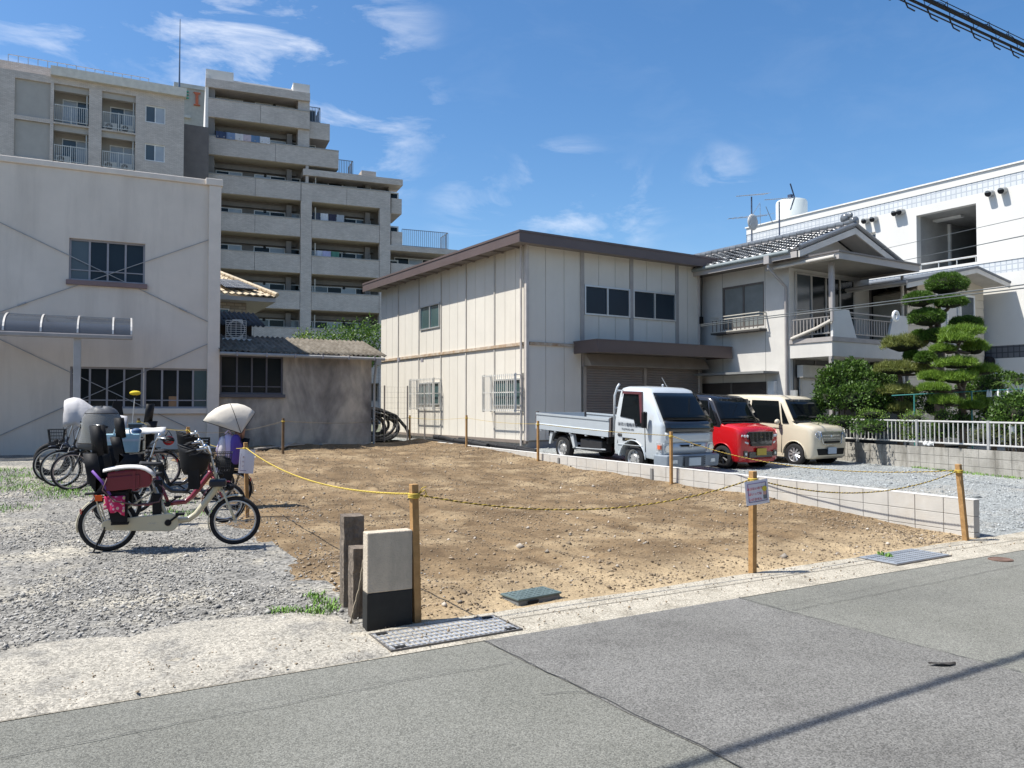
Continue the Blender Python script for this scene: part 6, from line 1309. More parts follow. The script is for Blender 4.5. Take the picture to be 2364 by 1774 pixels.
def shrub(name,label,lobes,mat,n,l,w,seed,stem=True,up=.3,cat='shrub'):
    zs=.35; b=lobes[0][0]; base=Vector((b.x,b.y,zs)); t=thing(name,label,cat,tuple(base))
    if stem:
        for k in range(3): MB().tube([Vector((.12*(k-1),0,0)),Vector((.2*(k-1),.05,.4)),Vector((.3*(k-1),.0,max(.5,b.z-zs)))],[.035,.028,.012],6).build('stem',bark,t,smooth='all')
    Vs=[];Fs=[];o=0; core=[]
    for i,(c,rx,ry,rz) in enumerate(lobes):
        v,f=needles(c-base,rx,ry,rz,int(n*(rx*rz)),l,w,up,.9,.6,seed+i,.22,True,.55); Vs.append(v);Fs.append(f+o);o+=len(v); core.append((c-base,rx*.62,ry*.62,rz*.62))
    k=link('foliage',fast_mesh('foliage',np.concatenate(Vs),np.concatenate(Fs)),mat,t); [MB().ell(*q_,12,8,.3).build('shade_core',shadem,k,smooth='all') for q_ in core]; return t
sg=leafmat('dark_shrub_leaf',(.018,.045,.008),(.11,.20,.03),tr=.2); sgl=leafmat('light_shrub_leaf',(.07,.14,.02),(.20,.30,.05)); sgb=leafmat('brown_green_leaf',(.06,.075,.02),(.14,.16,.05))
def lb(x,y,rx,ry,c,ky=.8): return pd(x,y,rx,ry,c,ky)
shrub('big_garden_bush','big dark glossy bush beside the cream car',[lb(330,960,170,160,22.6),lb(420,880,130,110,22.9),lb(240,1080,130,110,22.2),lb(560,960,150,120,22.5),lb(600,1060,120,110,22.0),lb(450,1080,190,130,22.0),lb(330,850,90,60,22.8),lb(160,1150,70,90,22.1),lb(250,950,110,110,22.6),lb(680,1000,110,130,22.8),lb(640,1130,120,90,22.0),lb(480,830,80,50,23.0)],sg,7500,.085,.022,3)
shrub('low_azalea','low clipped azalea with pale leaf tips behind the fence, left of the pines',[lb(570,1190,130,45,21.0)],sgl,7500,.05,.016,7,False)
shrub('round_azalea','round clipped azalea mound behind the middle of the fence',[lb(890,1230,112,70,20.0),lb(900,1330,110,80,19.9)],sgl,6000,.05,.016,9,False)
shrub('small_azalea','small clipped azalea between the pines, just above the rail',[lb(1115,1200,85,45,20.0)],sgl,7000,.05,.016,15,False)
shrub('mossy_mound','brownish low mound of foliage behind the right fence panel',[lb(1450,1365,150,65,18.5),lb(1640,1380,90,50,18.2)],sgb,8000,.045,.014,11,False)
shrub('right_camellia','dense leafy camellia at the right edge behind the fence',[lb(1640,1150,150,110,19.0),lb(1560,1200,110,90,19.2),lb(1690,1080,90,60,19.0)],sg,6000,.08,.025,13)
shrub('edge_hedge','leafy hedge filling the right edge of the garden above the fence',[lb(1700,1180,140,110,18.6),lb(1580,1290,150,90,18.8),lb(1740,1300,120,90,18.4),lb(1480,1170,110,110,21.0)],sg,5200,.075,.024,41)
shrub('far_bush','dark bush behind the right part of the fence',[lb(1500,960,130,100,22.5),lb(1420,1010,120,110,22.4),lb(1620,900,70,40,23.5),lb(1690,930,80,50,23.0)],sg,5500,.08,.025,17)
shrub('fence_foot_hedge','dark hedge filling the space low behind the rail fence',[lb(300,1260,300,60,21.0,.3),lb(600,1290,260,60,20.6,.3),lb(1100,1330,260,70,20.2,.3),lb(1260,1250,240,80,20.4,.3),lb(860,1080,160,110,23.0,.3),lb(1050,1120,200,120,22.6,.3),lb(1300,1080,200,120,22.6,.3),lb(1560,1280,200,90,20.0,.3)],sg,4500,.07,.022,19,False)
# sago leaves at the right edge
sgx=leafmat('cycad_leaf',(.09,.17,.03),(.2,.3,.06)); b=atc(*z9(1715,1030),19.4); t=thing('cycad','cycad with feathery fronds at the right edge of the garden','plant',(b.x,b.y,.4)); 
for k in range(10):
    a=k*.63; d=Vector((math.cos(a),math.sin(a),0)); P=[Vector((0,0,b.z-.55))+d*(.6*s)+Vector((0,0,.45*math.sin(s*2.2))) for s in np.linspace(0,1,9)]; m=MB(); m.tube(P,.008,4); sd_2=d.cross(Vector((0,0,1)))
    for i in range(1,9):
        for s in (-1,1): m.add([P[i],P[i]+sd_2*s*.13+d*.05+Vector((0,0,.02)),P[i]+sd_2*s*.12+d*.075+Vector((0,0,.02))],[(0,1,2)])
    m.build('frond',sgx,t)
MB().tube([(0,0,0),(0,0,b.z-.5)],.09,8).build('trunk',bark,t)
# drying pole with pegs
pa=atc(*z9(725,1042),20.9); pb=atc(*z9(1740,990),19.6); t=thing('drying_pole','thin green drying pole with white pegs across the garden','pole',(pa.x,pa.y,pa.z)); d=pb-pa; MB().cyl((0,0,0),d,.014,8).build('pole',M('pole_green',(.05,.22,.20),.4),t,smooth=True)
for k in (.74,.76,.815,.885):
    c=d*k; MB().hexa([c+Vector(q) for q in ((-.035,-.02,-.16),(.035,-.02,-.16),(.035,.02,-.16),(-.035,.02,-.16))],[c+Vector(q) for q in ((-.012,-.02,.02),(.012,-.02,.02),(.012,.02,.02),(-.012,.02,.02))]).build('peg',whitefr,t)
for k in (.18,.62): c=d*k; MB().cyl((c.x,c.y,.4-pa.z),(c.x,c.y,c.z),.02,6).build('support',M('pole_green',(.05,.22,.20)),t)
p=atc(*z9(1650,1330),18.4); t=thing('white_pot','small white pot among the garden plants at right','pot',(p.x,p.y,p.z-.16)); MB().tube([(0,0,0),(0,0,.3),(0,0,.32),(0,0,.31)],[.06,.085,.095,.08],16).build('pot_body',whitefr,t,smooth=True)
# rag on the rail fence
p=atc(*z7b(1040,280),18.9); g=[]
for j in range(5): g.append([(.045*(i-3)+.012*math.sin(j*2+i),-.03+.02*math.sin(i*2+j),-.022*j+.022*math.sin(i*1.9+j)) for i in range(8)])
o=MB().grid(g).build('rag',M('rag_white',(.7,.7,.68),.9),loc=tuple(p+Vector((-.05,-.14,-.02))),rot=(0,0,gang),smooth='all',solid=.01); tag(o,'crumpled white rag caught on the bottom fence rail','rag')
# trees behind the shed
cT=39.
def zt2(x,y,rx,ry,c): u,v=z2(x,y); s=c/FPX/2.5538; return (atc(u,v,c),rx*s,rx*s*.8,ry*s)
tg=leafmat('tree_leaf',(.055,.12,.02),(.16,.26,.045)); tg2=leafmat('young_leaf',(.14,.22,.03),(.26,.36,.07))
def tree(name,label,lobes,mat,n,seed,l=.11,w=.035):
    b=lobes[0][0]; base=Vector((b.x,b.y,.34)); t=thing(name,label,'tree',tuple(base),0,'trees behind the shed'); MB().tube([(0,0,0),(.05,0,1.2),(-.03,.05,b.z-.4)],[.12,.09,.05],8).build('trunk',bark,t,smooth='all')
    Vs=[];Fs=[];o=0
    for i,(c,rx,ry,rz) in enumerate(lobes):
        v,f=needles(c-base,rx,ry,rz,int(n*rx*rz*.75),l*1.2,w*1.2,.25,1.0,1.0,seed+i,.25,True,.85); Vs.append(v);Fs.append(f+o);o+=len(v)
        MB().tube([(-.0,.05,b.z-.9),(c-base).lerp(Vector((0,0,b.z-.9)),.3),c-base],[.05,.035,.01],6).build('limb',bark,t,smooth='all')
    link('crown',fast_mesh('crown',np.concatenate(Vs),np.concatenate(Fs)),mat,t); return t
tree('leafy_tree','leafy green tree rising behind the corrugated shed roof',[zt2(1010,1590,170,80,cT),zt2(900,1610,140,80,cT+.4),zt2(1110,1580,110,90,cT-.2),zt2(1090,1690,120,120,cT-.3),zt2(960,1680,160,90,cT),zt2(820,1640,90,60,cT)],tg,900,21)
tree('young_tree','light yellow-green young tree behind the middle of the shed roof',[zt2(720,1600,60,45,cT-.8),zt2(680,1630,50,35,cT-.9),zt2(760,1640,70,50,cT-.7)],tg2,1500,31,.09,.025)
# ============================================================ vehicles
def paint(name,col,rough=.28,metal=.0,coat=1.0):
    if name in MATS: return MATS[name]
    m=M(name,col,rough,metal,.03,1.5,coat=coat); return m
rubber=M('tyre_rubber',(.014,.014,.015),.8,var=.2,bump=.3,bscale=60); chrome=M('chrome',(.72,.73,.74),.15,1.0,.03); lampglass=M('lamp_glass',(.60,.64,.66),.08,.35,.25,14,coat=1.0); ambl=M('amber_lamp',(.65,.12,.05),.2,coat=1.0); carglass=glassy('car_glass',(.006,.008,.009),.03,spec=.25); carglass2=glassy('car_glass_sky',(.006,.008,.010),.02,spec=.3); silverw=M('wheel_silver',(.62,.62,.62),.35,.7,.08); blkw=M('wheel_black',(.02,.02,.022),.3,.3)
def loft(secs,mats,split=None):
    "secs: (y,[(x,z)...half profile bottom centre to top centre])"
    m=MB(); rows=[]
    for y,pf in secs: rows.append([(-x,y,z) for x,z in pf][::-1]+[(x,y,z) for x,z in pf[1:]] if pf[0][0]==0 else None)
    # order: top centre(left) ... bottom centre ... top centre(right)
    m.grid(rows); n=len(rows[0]); m.f.append(tuple(range(n))); o=len(m.v)-n; m.f.append(tuple(range(o,o+n))[::-1])
    me=bpy.data.meshes.new('body'); me.from_pydata(m.v,[],m.f); bm=bmesh.new(); bm.from_mesh(me); bmesh.ops.remove_doubles(bm,verts=bm.verts,dist=.0005); bmesh.ops.recalc_face_normals(bm,faces=bm.faces); bm.to_mesh(me); bm.free()
    for x in mats: me.materials.append(x)
    if split:
        for p in me.polygons:
            if split(p.center): p.material_index=1
    return me
def cut_arches(me,arches,width):
    o=bpy.data.objects.new('tmp_body',me); COL.objects.link(o); cs=[]
    for (y,z,r) in arches:
        c=MB(); c.cyl((-width,y,z),(-width*.45,y,z),r,32); c.cyl((width*.45,y,z),(width,y,z),r,32); q=c.build('tmp_cut',blk); bm=bmesh.new(); bm.from_mesh(q.data); bmesh.ops.recalc_face_normals(bm,faces=bm.faces); bm.to_mesh(q.data); bm.free(); cs.append(q)
        d=o.modifiers.new('cut','BOOLEAN'); d.operation='DIFFERENCE'; d.object=q; d.solver='EXACT'
    bpy.context.view_layer.update(); ev=o.evaluated_get(bpy.context.evaluated_depsgraph_get()); res=bpy.data.meshes.new_from_object(ev)
    for q in cs: bpy.data.objects.remove(q)
    bpy.data.objects.remove(o); return res
def prof(zb,w,zbelt,wb,ztop,wt,cr=.02): return [(0,zb),(w*.86,zb),(w*.97,zb+.03),(w,zb+.12),(w*1.005,(zb+zbelt)/2+.05),(wb*1.01,zbelt-.06),(wb,zbelt),((wb+wt)/2,(zbelt+ztop)/2),(wt,ztop-.075),(wt-.045,ztop-.022),(wt-.14,ztop),(0,ztop+cr)]
def wheel(par,x,y,z,r,wd,side,style,mat):
    s=1 if side>0 else -1
    hub=MB().cyl((x-s*wd*.1,y,z),(x+s*wd*.35,y,z),r*.16,16); w=hub.build('wheel',mat,par,smooth=True)
    t=MB(); pr=[(r*.64,-wd/2),(r*.9,-wd/2),(r*.985,-wd*.40),(r,-wd*.2),(r,wd*.2),(r*.985,wd*.40),(r*.9,wd/2),(r*.64,wd/2)]
    rows=[]
    for k in range(41):
        a=2*math.pi*k/40; rows.append([(x+q,y+p*math.cos(a),z+p*math.sin(a)) for p,q in pr])
    t.grid(rows).build('tyre',rubber,w,smooth=True)
    rm=MB(); rows=[]; pr2=[(r*.66,wd*.46),(r*.62,wd*.42),(r*.58,wd*.1),(r*.58,-wd*.3)]
    for k in range(41):
        a=2*math.pi*k/40; rows.append([(x+s*q,y+p*math.cos(a),z+p*math.sin(a)) for p,q in pr2])
    rm.grid(rows).build('rim',mat,w,smooth=True)
    dk=MB(); dk.cyl((x-s*wd*.12,y,z),(x-s*wd*.1,y,z),r*.585,24); dk.build('brake_back_disc',M('brake_disc',(.05,.05,.05),.6,.4),w)  # dark grey disc closing the rim behind the spokes
    sp=MB()
    if style=='steel':
        rows=[]
        for k in range(33):
            a=2*math.pi*k/32; rows.append([(x+s*q,y+p*math.cos(a),z+p*math.sin(a)) for p,q in ((r*.60,wd*.2),(r*.46,wd*.28),(r*.30,wd*.26),(r*.22,wd*.40),(r*.0,wd*.40))])
        sp.grid(rows).build('disc',M('steel_wheel',(.42,.41,.39),.5,.5,.2,8,dirt=.4,dcol=(.12,.08,.05)),w,smooth=True)
        h=MB()
        for k in range(8):
            a=2*math.pi*k/8; c=Vector((x+s*wd*.285,y+r*.46*math.cos(a),z+r*.46*math.sin(a))); h.cyl(c,c+Vector((s*.004,0,0)),r*.055,8)
        h.build('vent_hole',blk,w)
    else:
        ns={'multi':9,'star':7}.get(style,8)
        for k in range(ns):
            a=2*math.pi*k/ns
            for da,wd_ in ((-.10,.035),(.10,.035)):
                p0=Vector((x+s*wd*.36,y+r*.12*math.cos(a),z+r*.12*math.sin(a))); p1=Vector((x+s*wd*.38,y+r*.61*math.cos(a+da),z+r*.61*math.sin(a+da))); sp.tube([p0,p1],[r*.06,r*.05],5)
        sp.build('spokes',mat,w,smooth=True)
    return w
def sidepoly(par,pts,xf,side,mat,name,off=.016,th=.012):
    a=[(side*(xf(z)+off),y,z) for y,z in pts]; b=[(side*(xf(z)+off-th),y,z) for y,z in pts]; return MB().hexa(b,a).build(name,mat,par)
def kei(loc,pitch,label,bodyc,roofc,kind):
    t=thing('kei_car',label,'car',loc,0); t.rotation_euler=(pitch,0,0); custom=kind=='red'; y0=-.55
    def P(*a): return prof(*a)
    secs=[(0.0,P(.28,.61,.70,.60,.82,.555)),(.035,P(.22,.675,.84,.665,.955,.62)),(.10,P(.19,.715,.93,.705,1.02,.665)),(.25,P(.18,.733,.97,.72,1.05,.69)),(.55,P(.18,.737,.99,.727,1.095,.705)),(.62,P(.18,.737,1.0,.728,1.14,.70)),(.98,P(.18,.737,1.02,.729,1.70,.645)),(1.16,P(.18,.737,1.02,.729,1.77,.64)),(2.0,P(.18,.737,1.03,.729,1.79,.645)),(2.9,P(.18,.737,1.04,.729,1.775,.645)),(3.25,P(.20,.735,1.04,.724,1.74,.64)),(3.36,P(.24,.72,1.04,.705,1.62,.615)),(3.395,P(.30,.68,1.0,.66,1.2,.56))]
    secs=[(y+y0,p) for y,p in secs]
    me=loft(secs,[bodyc,roofc],(lambda c:c.z>1.09 and c.y>y0+.57) if custom else None)
    r=.285; me=cut_arches(me,[(0,r,.34),(2.52,r,.34)],.75); bo=link('body',me,None,t,smooth=True)
    xf=lambda z:.729-(z-1.02)*.123 if z>1.02 else .737
    for s in (-1,1):
        sidepoly(t,[(y0+.74,1.08),(y0+.93,1.07),(y0+1.05,1.60)],xf,s,carglass,'quarter_window')
        sidepoly(t,[(y0+.98,1.06),(y0+2.0,1.07),(y0+2.0,1.65),(y0+1.13,1.65)],xf,s,carglass,'side_window'); sidepoly(t,[(y0+2.07,1.07),(y0+2.78,1.09),(y0+2.76,1.62),(y0+2.07,1.63)],xf,s,carglass,'side_window'); sidepoly(t,[(y0+2.84,1.10),(y0+3.16,1.12),(y0+3.12,1.60),(y0+2.84,1.62)],xf,s,carglass,'side_window')
        for yy in (.93,2.035,2.82): sidepoly(t,[(y0+yy,.30),(y0+yy+.012,.30),(y0+yy+.012,1.03),(y0+yy,1.03)],xf,s,blk,'door_gap',.012,.012)
        sidepoly(t,[(y0+.95,.93),(y0+3.2,.955),(y0+3.2,.963),(y0+.95,.94)],xf,s,blk,'waist_line',.012,.012)
        for yy in (1.80,2.62): sidepoly(t,[(y0+yy,.86),(y0+yy+.17,.86),(y0+yy+.17,.885),(y0+yy,.885)],xf,s,chrome if not custom else bodyc,'door_handle',.03,.03)
        sidepoly(t,[(y0+.85,.20),(y0+2.1,.20),(y0+2.1,.29),(y0+.85,.29)],xf,s,bodyc,'side_sill',.012,.03)
        m=MB(); m.ell((s*.83,y0+1.02,1.10),.085,.06,.075); m.build('door_mirror',bodyc if not custom else blk,t,smooth='all'); m=MB(); m.box(s*.72,s*.80,y0+1.0,y0+1.05,1.03,1.06); m.build('mirror_arm',blk,t)
        # arch lips
        for yy in (0,2.52):
            m=MB(); m.tube([(s*.742,yy+.345*math.cos(a),r+.345*math.sin(a)) for a in np.linspace(-.1,math.pi+.1,22)],.014,6); m.build('arch_lip',bodyc,t,smooth='all')
            wheel(t,s*.655,yy,r,r,.155,s,'multi' if not custom else 'star',silverw if not custom else blkw)
        # inner arch darkness
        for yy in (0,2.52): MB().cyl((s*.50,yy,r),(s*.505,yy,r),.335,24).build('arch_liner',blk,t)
    # glass front and rear
    g=[]
    for k in range(5):
        q=k/4; y=y0+.628+q*.34; z=1.14+q*.545; wx=.69-q*.065; g.append([(wx*(-1+2*i/8),y-.016-.03*(1-((i-4)/4)**2),z+.012) for i in range(9)])
    MB().grid(g).build('windscreen',carglass2,t,smooth='all',solid=.006)
    m=MB(); m.box(-.58,.58,y0+3.385,y0+3.40,1.06,1.55); m.build('rear_window',carglass,t)
    for (a,b) in ((-.5,.05),(-.1,.55)): MB().tube([(a,y0+.60,1.15),(b,y0+.59,1.175)],.010,5).build('wiper',blk,t)
    m=MB(); m.grid([[(.69*(-1+2*i/8),y0+.54+.08*j-.03*(1-((i-4)/4)**2),1.105+.02*j) for i in range(9)] for j in range(3)]); m.build('cowl',blk,t,solid=.01)
    # front end
    yq=y0-.028
    if custom:
        gm=M('gloss_black',(.012,.012,.013),.12,coat=1.0)
        m=MB(); m.hexa([(-.36,yq-.030,.58),(.36,yq-.030,.58),(.36,yq+.12,.58),(-.36,yq+.12,.58)],[(-.44,yq-.004,.93),(.44,yq-.004,.93),(.44,yq+.14,.93),(-.44,yq+.14,.93)]); m.build('grille',gm,t,bevel=.012)
        for z in (.66,.73,.80,.87): MB().box(-.40,.40,yq-.002+(z-.6)*.15-.012,yq+.05+(z-.6)*.15,z-.012,z+.008).build('grille_bar',M('grille_bar_dark',(.05,.05,.055),.25,.6),t)
        for s in (-1,1):
            m=MB(); m.hexa([(s*.42,yq+.005,.74),(s*.69,yq+.09,.76),(s*.70,yq+.2,.76),(s*.42,yq+.15,.74)],[(s*.44,yq+.03,.90),(s*.70,yq+.12,.90),(s*.715,yq+.22,.90),(s*.44,yq+.16,.90)]); hl=m.build('headlight',gm,t,bevel=.01)
            for k in range(3): MB().cyl((s*(.48+.07*k),yq+.02+.022*k,.83),(s*(.48+.07*k),yq+.002+.022*k,.825),.032,14).build('lamp',lampglass,hl)
            MB().hexa([(s*.46,yq+.0,.63),(s*.66,yq+.06,.70),(s*.66,yq+.1,.70),(s*.46,yq+.06,.63)],[(s*.44,yq+.0,.67),(s*.665,yq+.06,.735),(s*.665,yq+.1,.735),(s*.44,yq+.06,.67)]).build('running_light',lampglass,t)
            MB().cyl((s*.53,yq+.03,.40),(s*.53,yq-.004,.40),.035,14).build('fog_lamp',lampglass,t); m=MB(); m.box(s*.46,s*.60,yq-.0,yq+.1,.33,.47); m.build('fog_recess',gm,t)
        m=MB(); m.box(-.42,.42,yq-.008,yq+.1,.30,.44); m.build('lower_intake',gm,t,bevel=.01)
        MB().hexa([(-.45,yq-.03,.20),(.45,yq-.03,.20),(.60,yq+.12,.20),(-.60,yq+.12,.20)],[(-.45,yq-.02,.27),(.45,yq-.02,.27),(.60,yq+.12,.27),(-.60,yq+.12,.27)]).build('front_lip',bodyc,t,bevel=.01)
        plate=M('plate_blurred_yellow',(.52,.38,.06),.6)
    else:
        m=MB(); m.hexa([(-.34,yq-.012,.62),(.34,yq-.012,.62),(.34,yq+.12,.62),(-.34,yq+.12,.62)],[(-.42,yq+.02,.885),(.42,yq+.02,.885),(.42,yq+.14,.885),(-.42,yq+.14,.885)]); m.build('grille',M('grille_champagne',(.36,.34,.29),.35,.5),t,bevel=.015)
        m=MB(); m.tube([(-.44,yq+.02,.90),(-.37,yq-.02,.60),(-.30,yq-.03,.575),(.30,yq-.03,.575),(.37,yq-.02,.60),(.44,yq+.02,.90)],.012,6); m.build('grille_trim',chrome,t,smooth='all'); MB().box(-.43,.43,yq+.0,yq+.06,.885,.905).build('grille_trim',chrome,t)
        MB().box(-.31,.31,yq-.026,yq+.02,.605,.655).build('grille_slot',blk,t)
        for z in (.72,.80): MB().box(-.36,.36,yq-.012+(z-.6)*.1,yq+.04,z-.006,z+.006).build('grille_bar',chrome,t)
        for s in (-1,1):
            m=MB(); m.hexa([(s*.43,yq+.0,.68),(s*.69,yq+.09,.70),(s*.70,yq+.2,.70),(s*.43,yq+.15,.68)],[(s*.45,yq+.025,.91),(s*.70,yq+.13,.91),(s*.715,yq+.23,.91),(s*.45,yq+.16,.91)]); hl=m.build('headlight',lampglass,t,bevel=.015)
            MB().ring((s*.545,yq+.035,.80),'y',.068,.012,20,6).build('lamp_ring',chrome,hl,smooth='all'); MB().cyl((s*.545,yq+.05,.80),(s*.545,yq+.028,.80),.055,16).build('lamp',M('lamp_dark_lens',(.25,.28,.30),.1,coat=1.0),hl)
        m=MB(); m.hexa([(-.50,yq-.005,.30),(.50,yq-.005,.30),(.50,yq+.1,.30),(-.50,yq+.1,.30)],[(-.56,yq+.0,.46),(.56,yq+.0,.46),(.56,yq+.1,.46),(-.56,yq+.1,.46)]); m.build('lower_intake',blk,t,bevel=.02)
        plate=M('plate_blurred_grey',(.42,.48,.55),.6)
    m=MB(); m.tube([(-.035,yq-.008,.765),(-.028,yq-.008,.815)],.008,5); m.tube([(.035,yq-.008,.765),(.028,yq-.008,.815)],.008,5); m.tube([(-.03,yq-.008,.787),(.03,yq-.008,.787)],.007,5); m.tube([(-.045,yq-.004,.755),(-.05,yq-.004,.83),(.05,yq-.004,.83),(.045,yq-.004,.755)],.005,5,closed=True); m.build('badge',chrome if not custom else M('gold_badge',(.45,.33,.12),.3,.8),t)
    MB().box(-.165,.165,yq-.035,yq-.012,.33 if not custom else .36,.495 if not custom else .525).build('number_plate',plate,t)
    # interior hints
    for s in (-1,1): MB().ell((s*.32,y0+1.75,1.12),.2,.08,.28).build('seat_back',M('seat_cloth',(.10,.10,.105),.8),t,smooth='all')
    m=MB(); m.tube([(.25,y0+2.2,1.80),(.25,y0+2.5,1.93)],.006,5); m.build('roof_aerial',blk,t)
    return t
red=paint('red_paint',(.50,.008,.012)); cream=paint('cream_paint',(.60,.53,.40),.3); blackp=paint('black_paint_gloss',(.012,.012,.014),.2)
def carpitch(y): return math.atan((gz(0,y+2.52)-gz(0,y))/2.52)
kei((15.42,13.40,gz(0,13.4)+.02),carpitch(13.4),'red kei car with black roof and yellow number plate between truck and cream car',red,blackp,'red')
kei((17.83,13.15,gz(0,13.15)+.02),carpitch(13.15),'boxy cream kei car parked beside the garden wall',cream,cream,'cream')
# ------------------------------------------------------------ flatbed truck
def truck():
    t=thing('flatbed_truck','silver flatbed truck with company lettering on the door, parked by the block wall','truck',(13.0,13.8,gz(0,13.8)+.02)); t.rotation_euler=(R(2.5),0,0); sv=paint('silver_paint',(.56,.595,.61),.35,.2,.6); svd=M('silver_grey_bumper',(.24,.27,.30),.5); y0=-.95; r=.315; WB=2.8
    def P(zb,w,zbelt,wb,ztop,wt): return prof(zb,w,zbelt,wb,ztop,wt,.015)
    secs=[(0,P(.36,.74,1.10,.735,1.14,.715)),(.05,P(.33,.80,1.14,.79,1.20,.765)),(.10,P(.33,.825,1.16,.815,1.26,.775)),(.52,P(.34,.842,1.18,.835,1.84,.70)),(.62,P(.34,.845,1.18,.838,1.93,.70)),(.80,P(.34,.845,1.18,.838,1.965,.71)),(1.40,P(.34,.845,1.18,.838,1.975,.715)),(1.54,P(.34,.845,1.18,.835,1.95,.705)),(1.60,P(.36,.83,1.18,.82,1.88,.69))]
    me=loft([(y+y0,p) for y,p in secs],[sv]); me=cut_arches(me,[(0,r-.03,.44)],.87); link('cab',me,None,t,smooth=True)
    xf=lambda z:.838-(z-1.18)*(.125/.72) if z>1.18 else .845
    for s in (-1,1):
        sidepoly(t,[(y0+.62,1.06),(y0+.86,1.07),(y0+.93,1.22),(y0+1.42,1.26),(y0+1.42,1.80),(y0+.80,1.80)][::1],xf,s,carglass,'door_window')
        sidepoly(t,[(y0+.80,1.80),(y0+1.42,1.80),(y0+1.44,1.86),(y0+.78,1.86)],xf,s,M('wine_visor',(.10,.035,.04),.15,coat=.5),'window_visor',.05,.05); sidepoly(t,[(y0+.60,1.15),(y0+.65,1.15),(y0+.86,1.80),(y0+.78,1.86)],xf,s,M('wine_visor',(.10,.035,.04)),'window_visor',.045,.04)
        for pts in ([(y0+1.475,.62),(y0+1.485,.62),(y0+1.485,1.88),(y0+1.475,1.88)],[(y0+.50,.50),(y0+.51,.50),(y0+.56,1.18),(y0+.55,1.18)]): sidepoly(t,pts,xf,s,blk,'door_gap',.012,.012)
        sidepoly(t,[(y0+.62,.62),(y0+1.47,.60),(y0+1.47,.612),(y0+.62,.635)],xf,s,sv,'door_crease',.018,.02)
        sidepoly(t,[(y0+1.32,.80),(y0+1.47,.80),(y0+1.47,.86),(y0+1.32,.86)],xf,s,blk,'door_handle_recess',.009,.01); sidepoly(t,[(y0+1.33,.82),(y0+1.46,.82),(y0+1.46,.842),(y0+1.33,.842)],xf,s,chrome,'door_handle',.03,.02)
        sidepoly(t,[(y0+.84,.70),(y0+1.30,.70),(y0+1.30,.775),(y0+.84,.775)],xf,s,blk,'badge_strip',.010,.006)
        m=MB(); m.box(s*.90,s*1.02,y0+.40,y0+.50,1.05,1.42); m.build('door_mirror',blk,t,bevel=.03); m=MB(); m.tube([(s*.84,y0+.5,1.05),(s*.93,y0+.45,1.08)],.015,6); m.build('mirror_arm',blk,t)
        # lamps
        m=MB(); m.hexa([(s*.80,y0+.02,.50),(s*.845,y0+.16,.50),(s*.80,y0+.22,.50),(s*.72,y0+.1,.50)],[(s*.80,y0+.02,.74),(s*.85,y0+.16,.74),(s*.80,y0+.22,.74),(s*.72,y0+.1,.74)]); o=m.build('corner_lamp',lampglass,t); MB().box(s*.79,s*.853,y0+.03,y0+.12,.60,.69).build('indicator',ambl,o)
        m=MB(); m.hexa([(s*.50,y0-.03,.50),(s*.775,y0-.01,.50),(s*.775,y0+.1,.50),(s*.50,y0+.1,.50)],[(s*.58,y0-.02,.73),(s*.775,y0-.0,.73),(s*.775,y0+.1,.73),(s*.58,y0+.1,.73)]); o=m.build('headlight',lampglass,t,bevel=.012); MB().cyl((s*.68,y0-.034,.615),(s*.68,y0-.022,.615),.075,18).build('lamp',chrome,o)
        MB().box(s*.52,s*.66,y0-.185,y0-.1,.30,.38).build('fog_lamp',lampglass,t)
        src=None
        for k in range(5): MB().box(s*.28,s*.35,y0-.184,y0-.12,.25+.045*k,.27+.045*k).build('bumper_slot',blk,t)
        # wheels
        wheel(t,s*.715,0,r,r,.19,s,'steel',silverw); wheel(t,s*.70,WB,r,r,.19,s,'steel',silverw)
        for yy in (0,): 
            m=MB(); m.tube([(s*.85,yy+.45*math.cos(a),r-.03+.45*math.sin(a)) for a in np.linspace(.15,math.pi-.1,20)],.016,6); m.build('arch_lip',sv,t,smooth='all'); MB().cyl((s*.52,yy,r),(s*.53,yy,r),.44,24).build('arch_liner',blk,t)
        m=MB(); m.hexa([(s*.80,.42,.34),(s*.84,.42,.34),(s*.84,.50,.34),(s*.80,.50,.34)],[(s*.80,.42,.66),(s*.84,.42,.66),(s*.84,.60,.66),(s*.80,.60,.66)]); m.build('mudguard',sv,t)
        for (ya,yb) in ((WB-.50,WB-.36),(WB+.38,WB+.50)): 
            dx=.10 if yb>WB else -.10; m=MB(); m.hexa([(s*.74,ya-dx*-1.0 if dx<0 else ya+dx,.38),(s*.83,ya-dx*-1.0 if dx<0 else ya+dx,.38),(s*.83,yb+dx-.05,.38),(s*.74,yb+dx-.05,.38)],[(s*.74,ya,.70),(s*.83,ya,.70),(s*.83,yb,.70),(s*.74,yb,.70)]); m.build('mudguard',sv,t)
        m=MB(); m.tube([(s*.80,WB+.40*math.cos(a),r+.05+.37*math.sin(a)) for a in np.linspace(.3,math.pi-.3,14)],.02,6); m.build('rear_arch',blk,t)
    # bumper
    m=MB(); m.hexa([(-.80,y0-.16,.20),(.80,y0-.16,.20),(.86,y0+.22,.20),(-.86,y0+.22,.20)],[(-.82,y0-.18,.48),(.82,y0-.18,.48),(.875,y0+.22,.48),(-.875,y0+.22,.48)]); m.build('front_bumper',svd,t,bevel=.03)
    MB().box(-.18,.18,y0-.215,y0-.182,.24,.42).build('number_plate',M('plate_blurred_pale',(.52,.56,.58),.6),t); MB().box(-.30,.30,y0-.19,y0-.17,.22,.45).build('bumper_opening',M('bumper_dark_grey',(.10,.11,.12),.7),t)  # dark grey plate set behind the number plate
    g=[]
    for k in range(6):
        q=k/5; y=y0+.078+q*.437; z=1.245+q*.595; wx=.752-q*.075; g.append([(wx*(-1+2*i/10),y-.02-.05*(1-((i-5)/5)**2),z+.008) for i in range(11)])
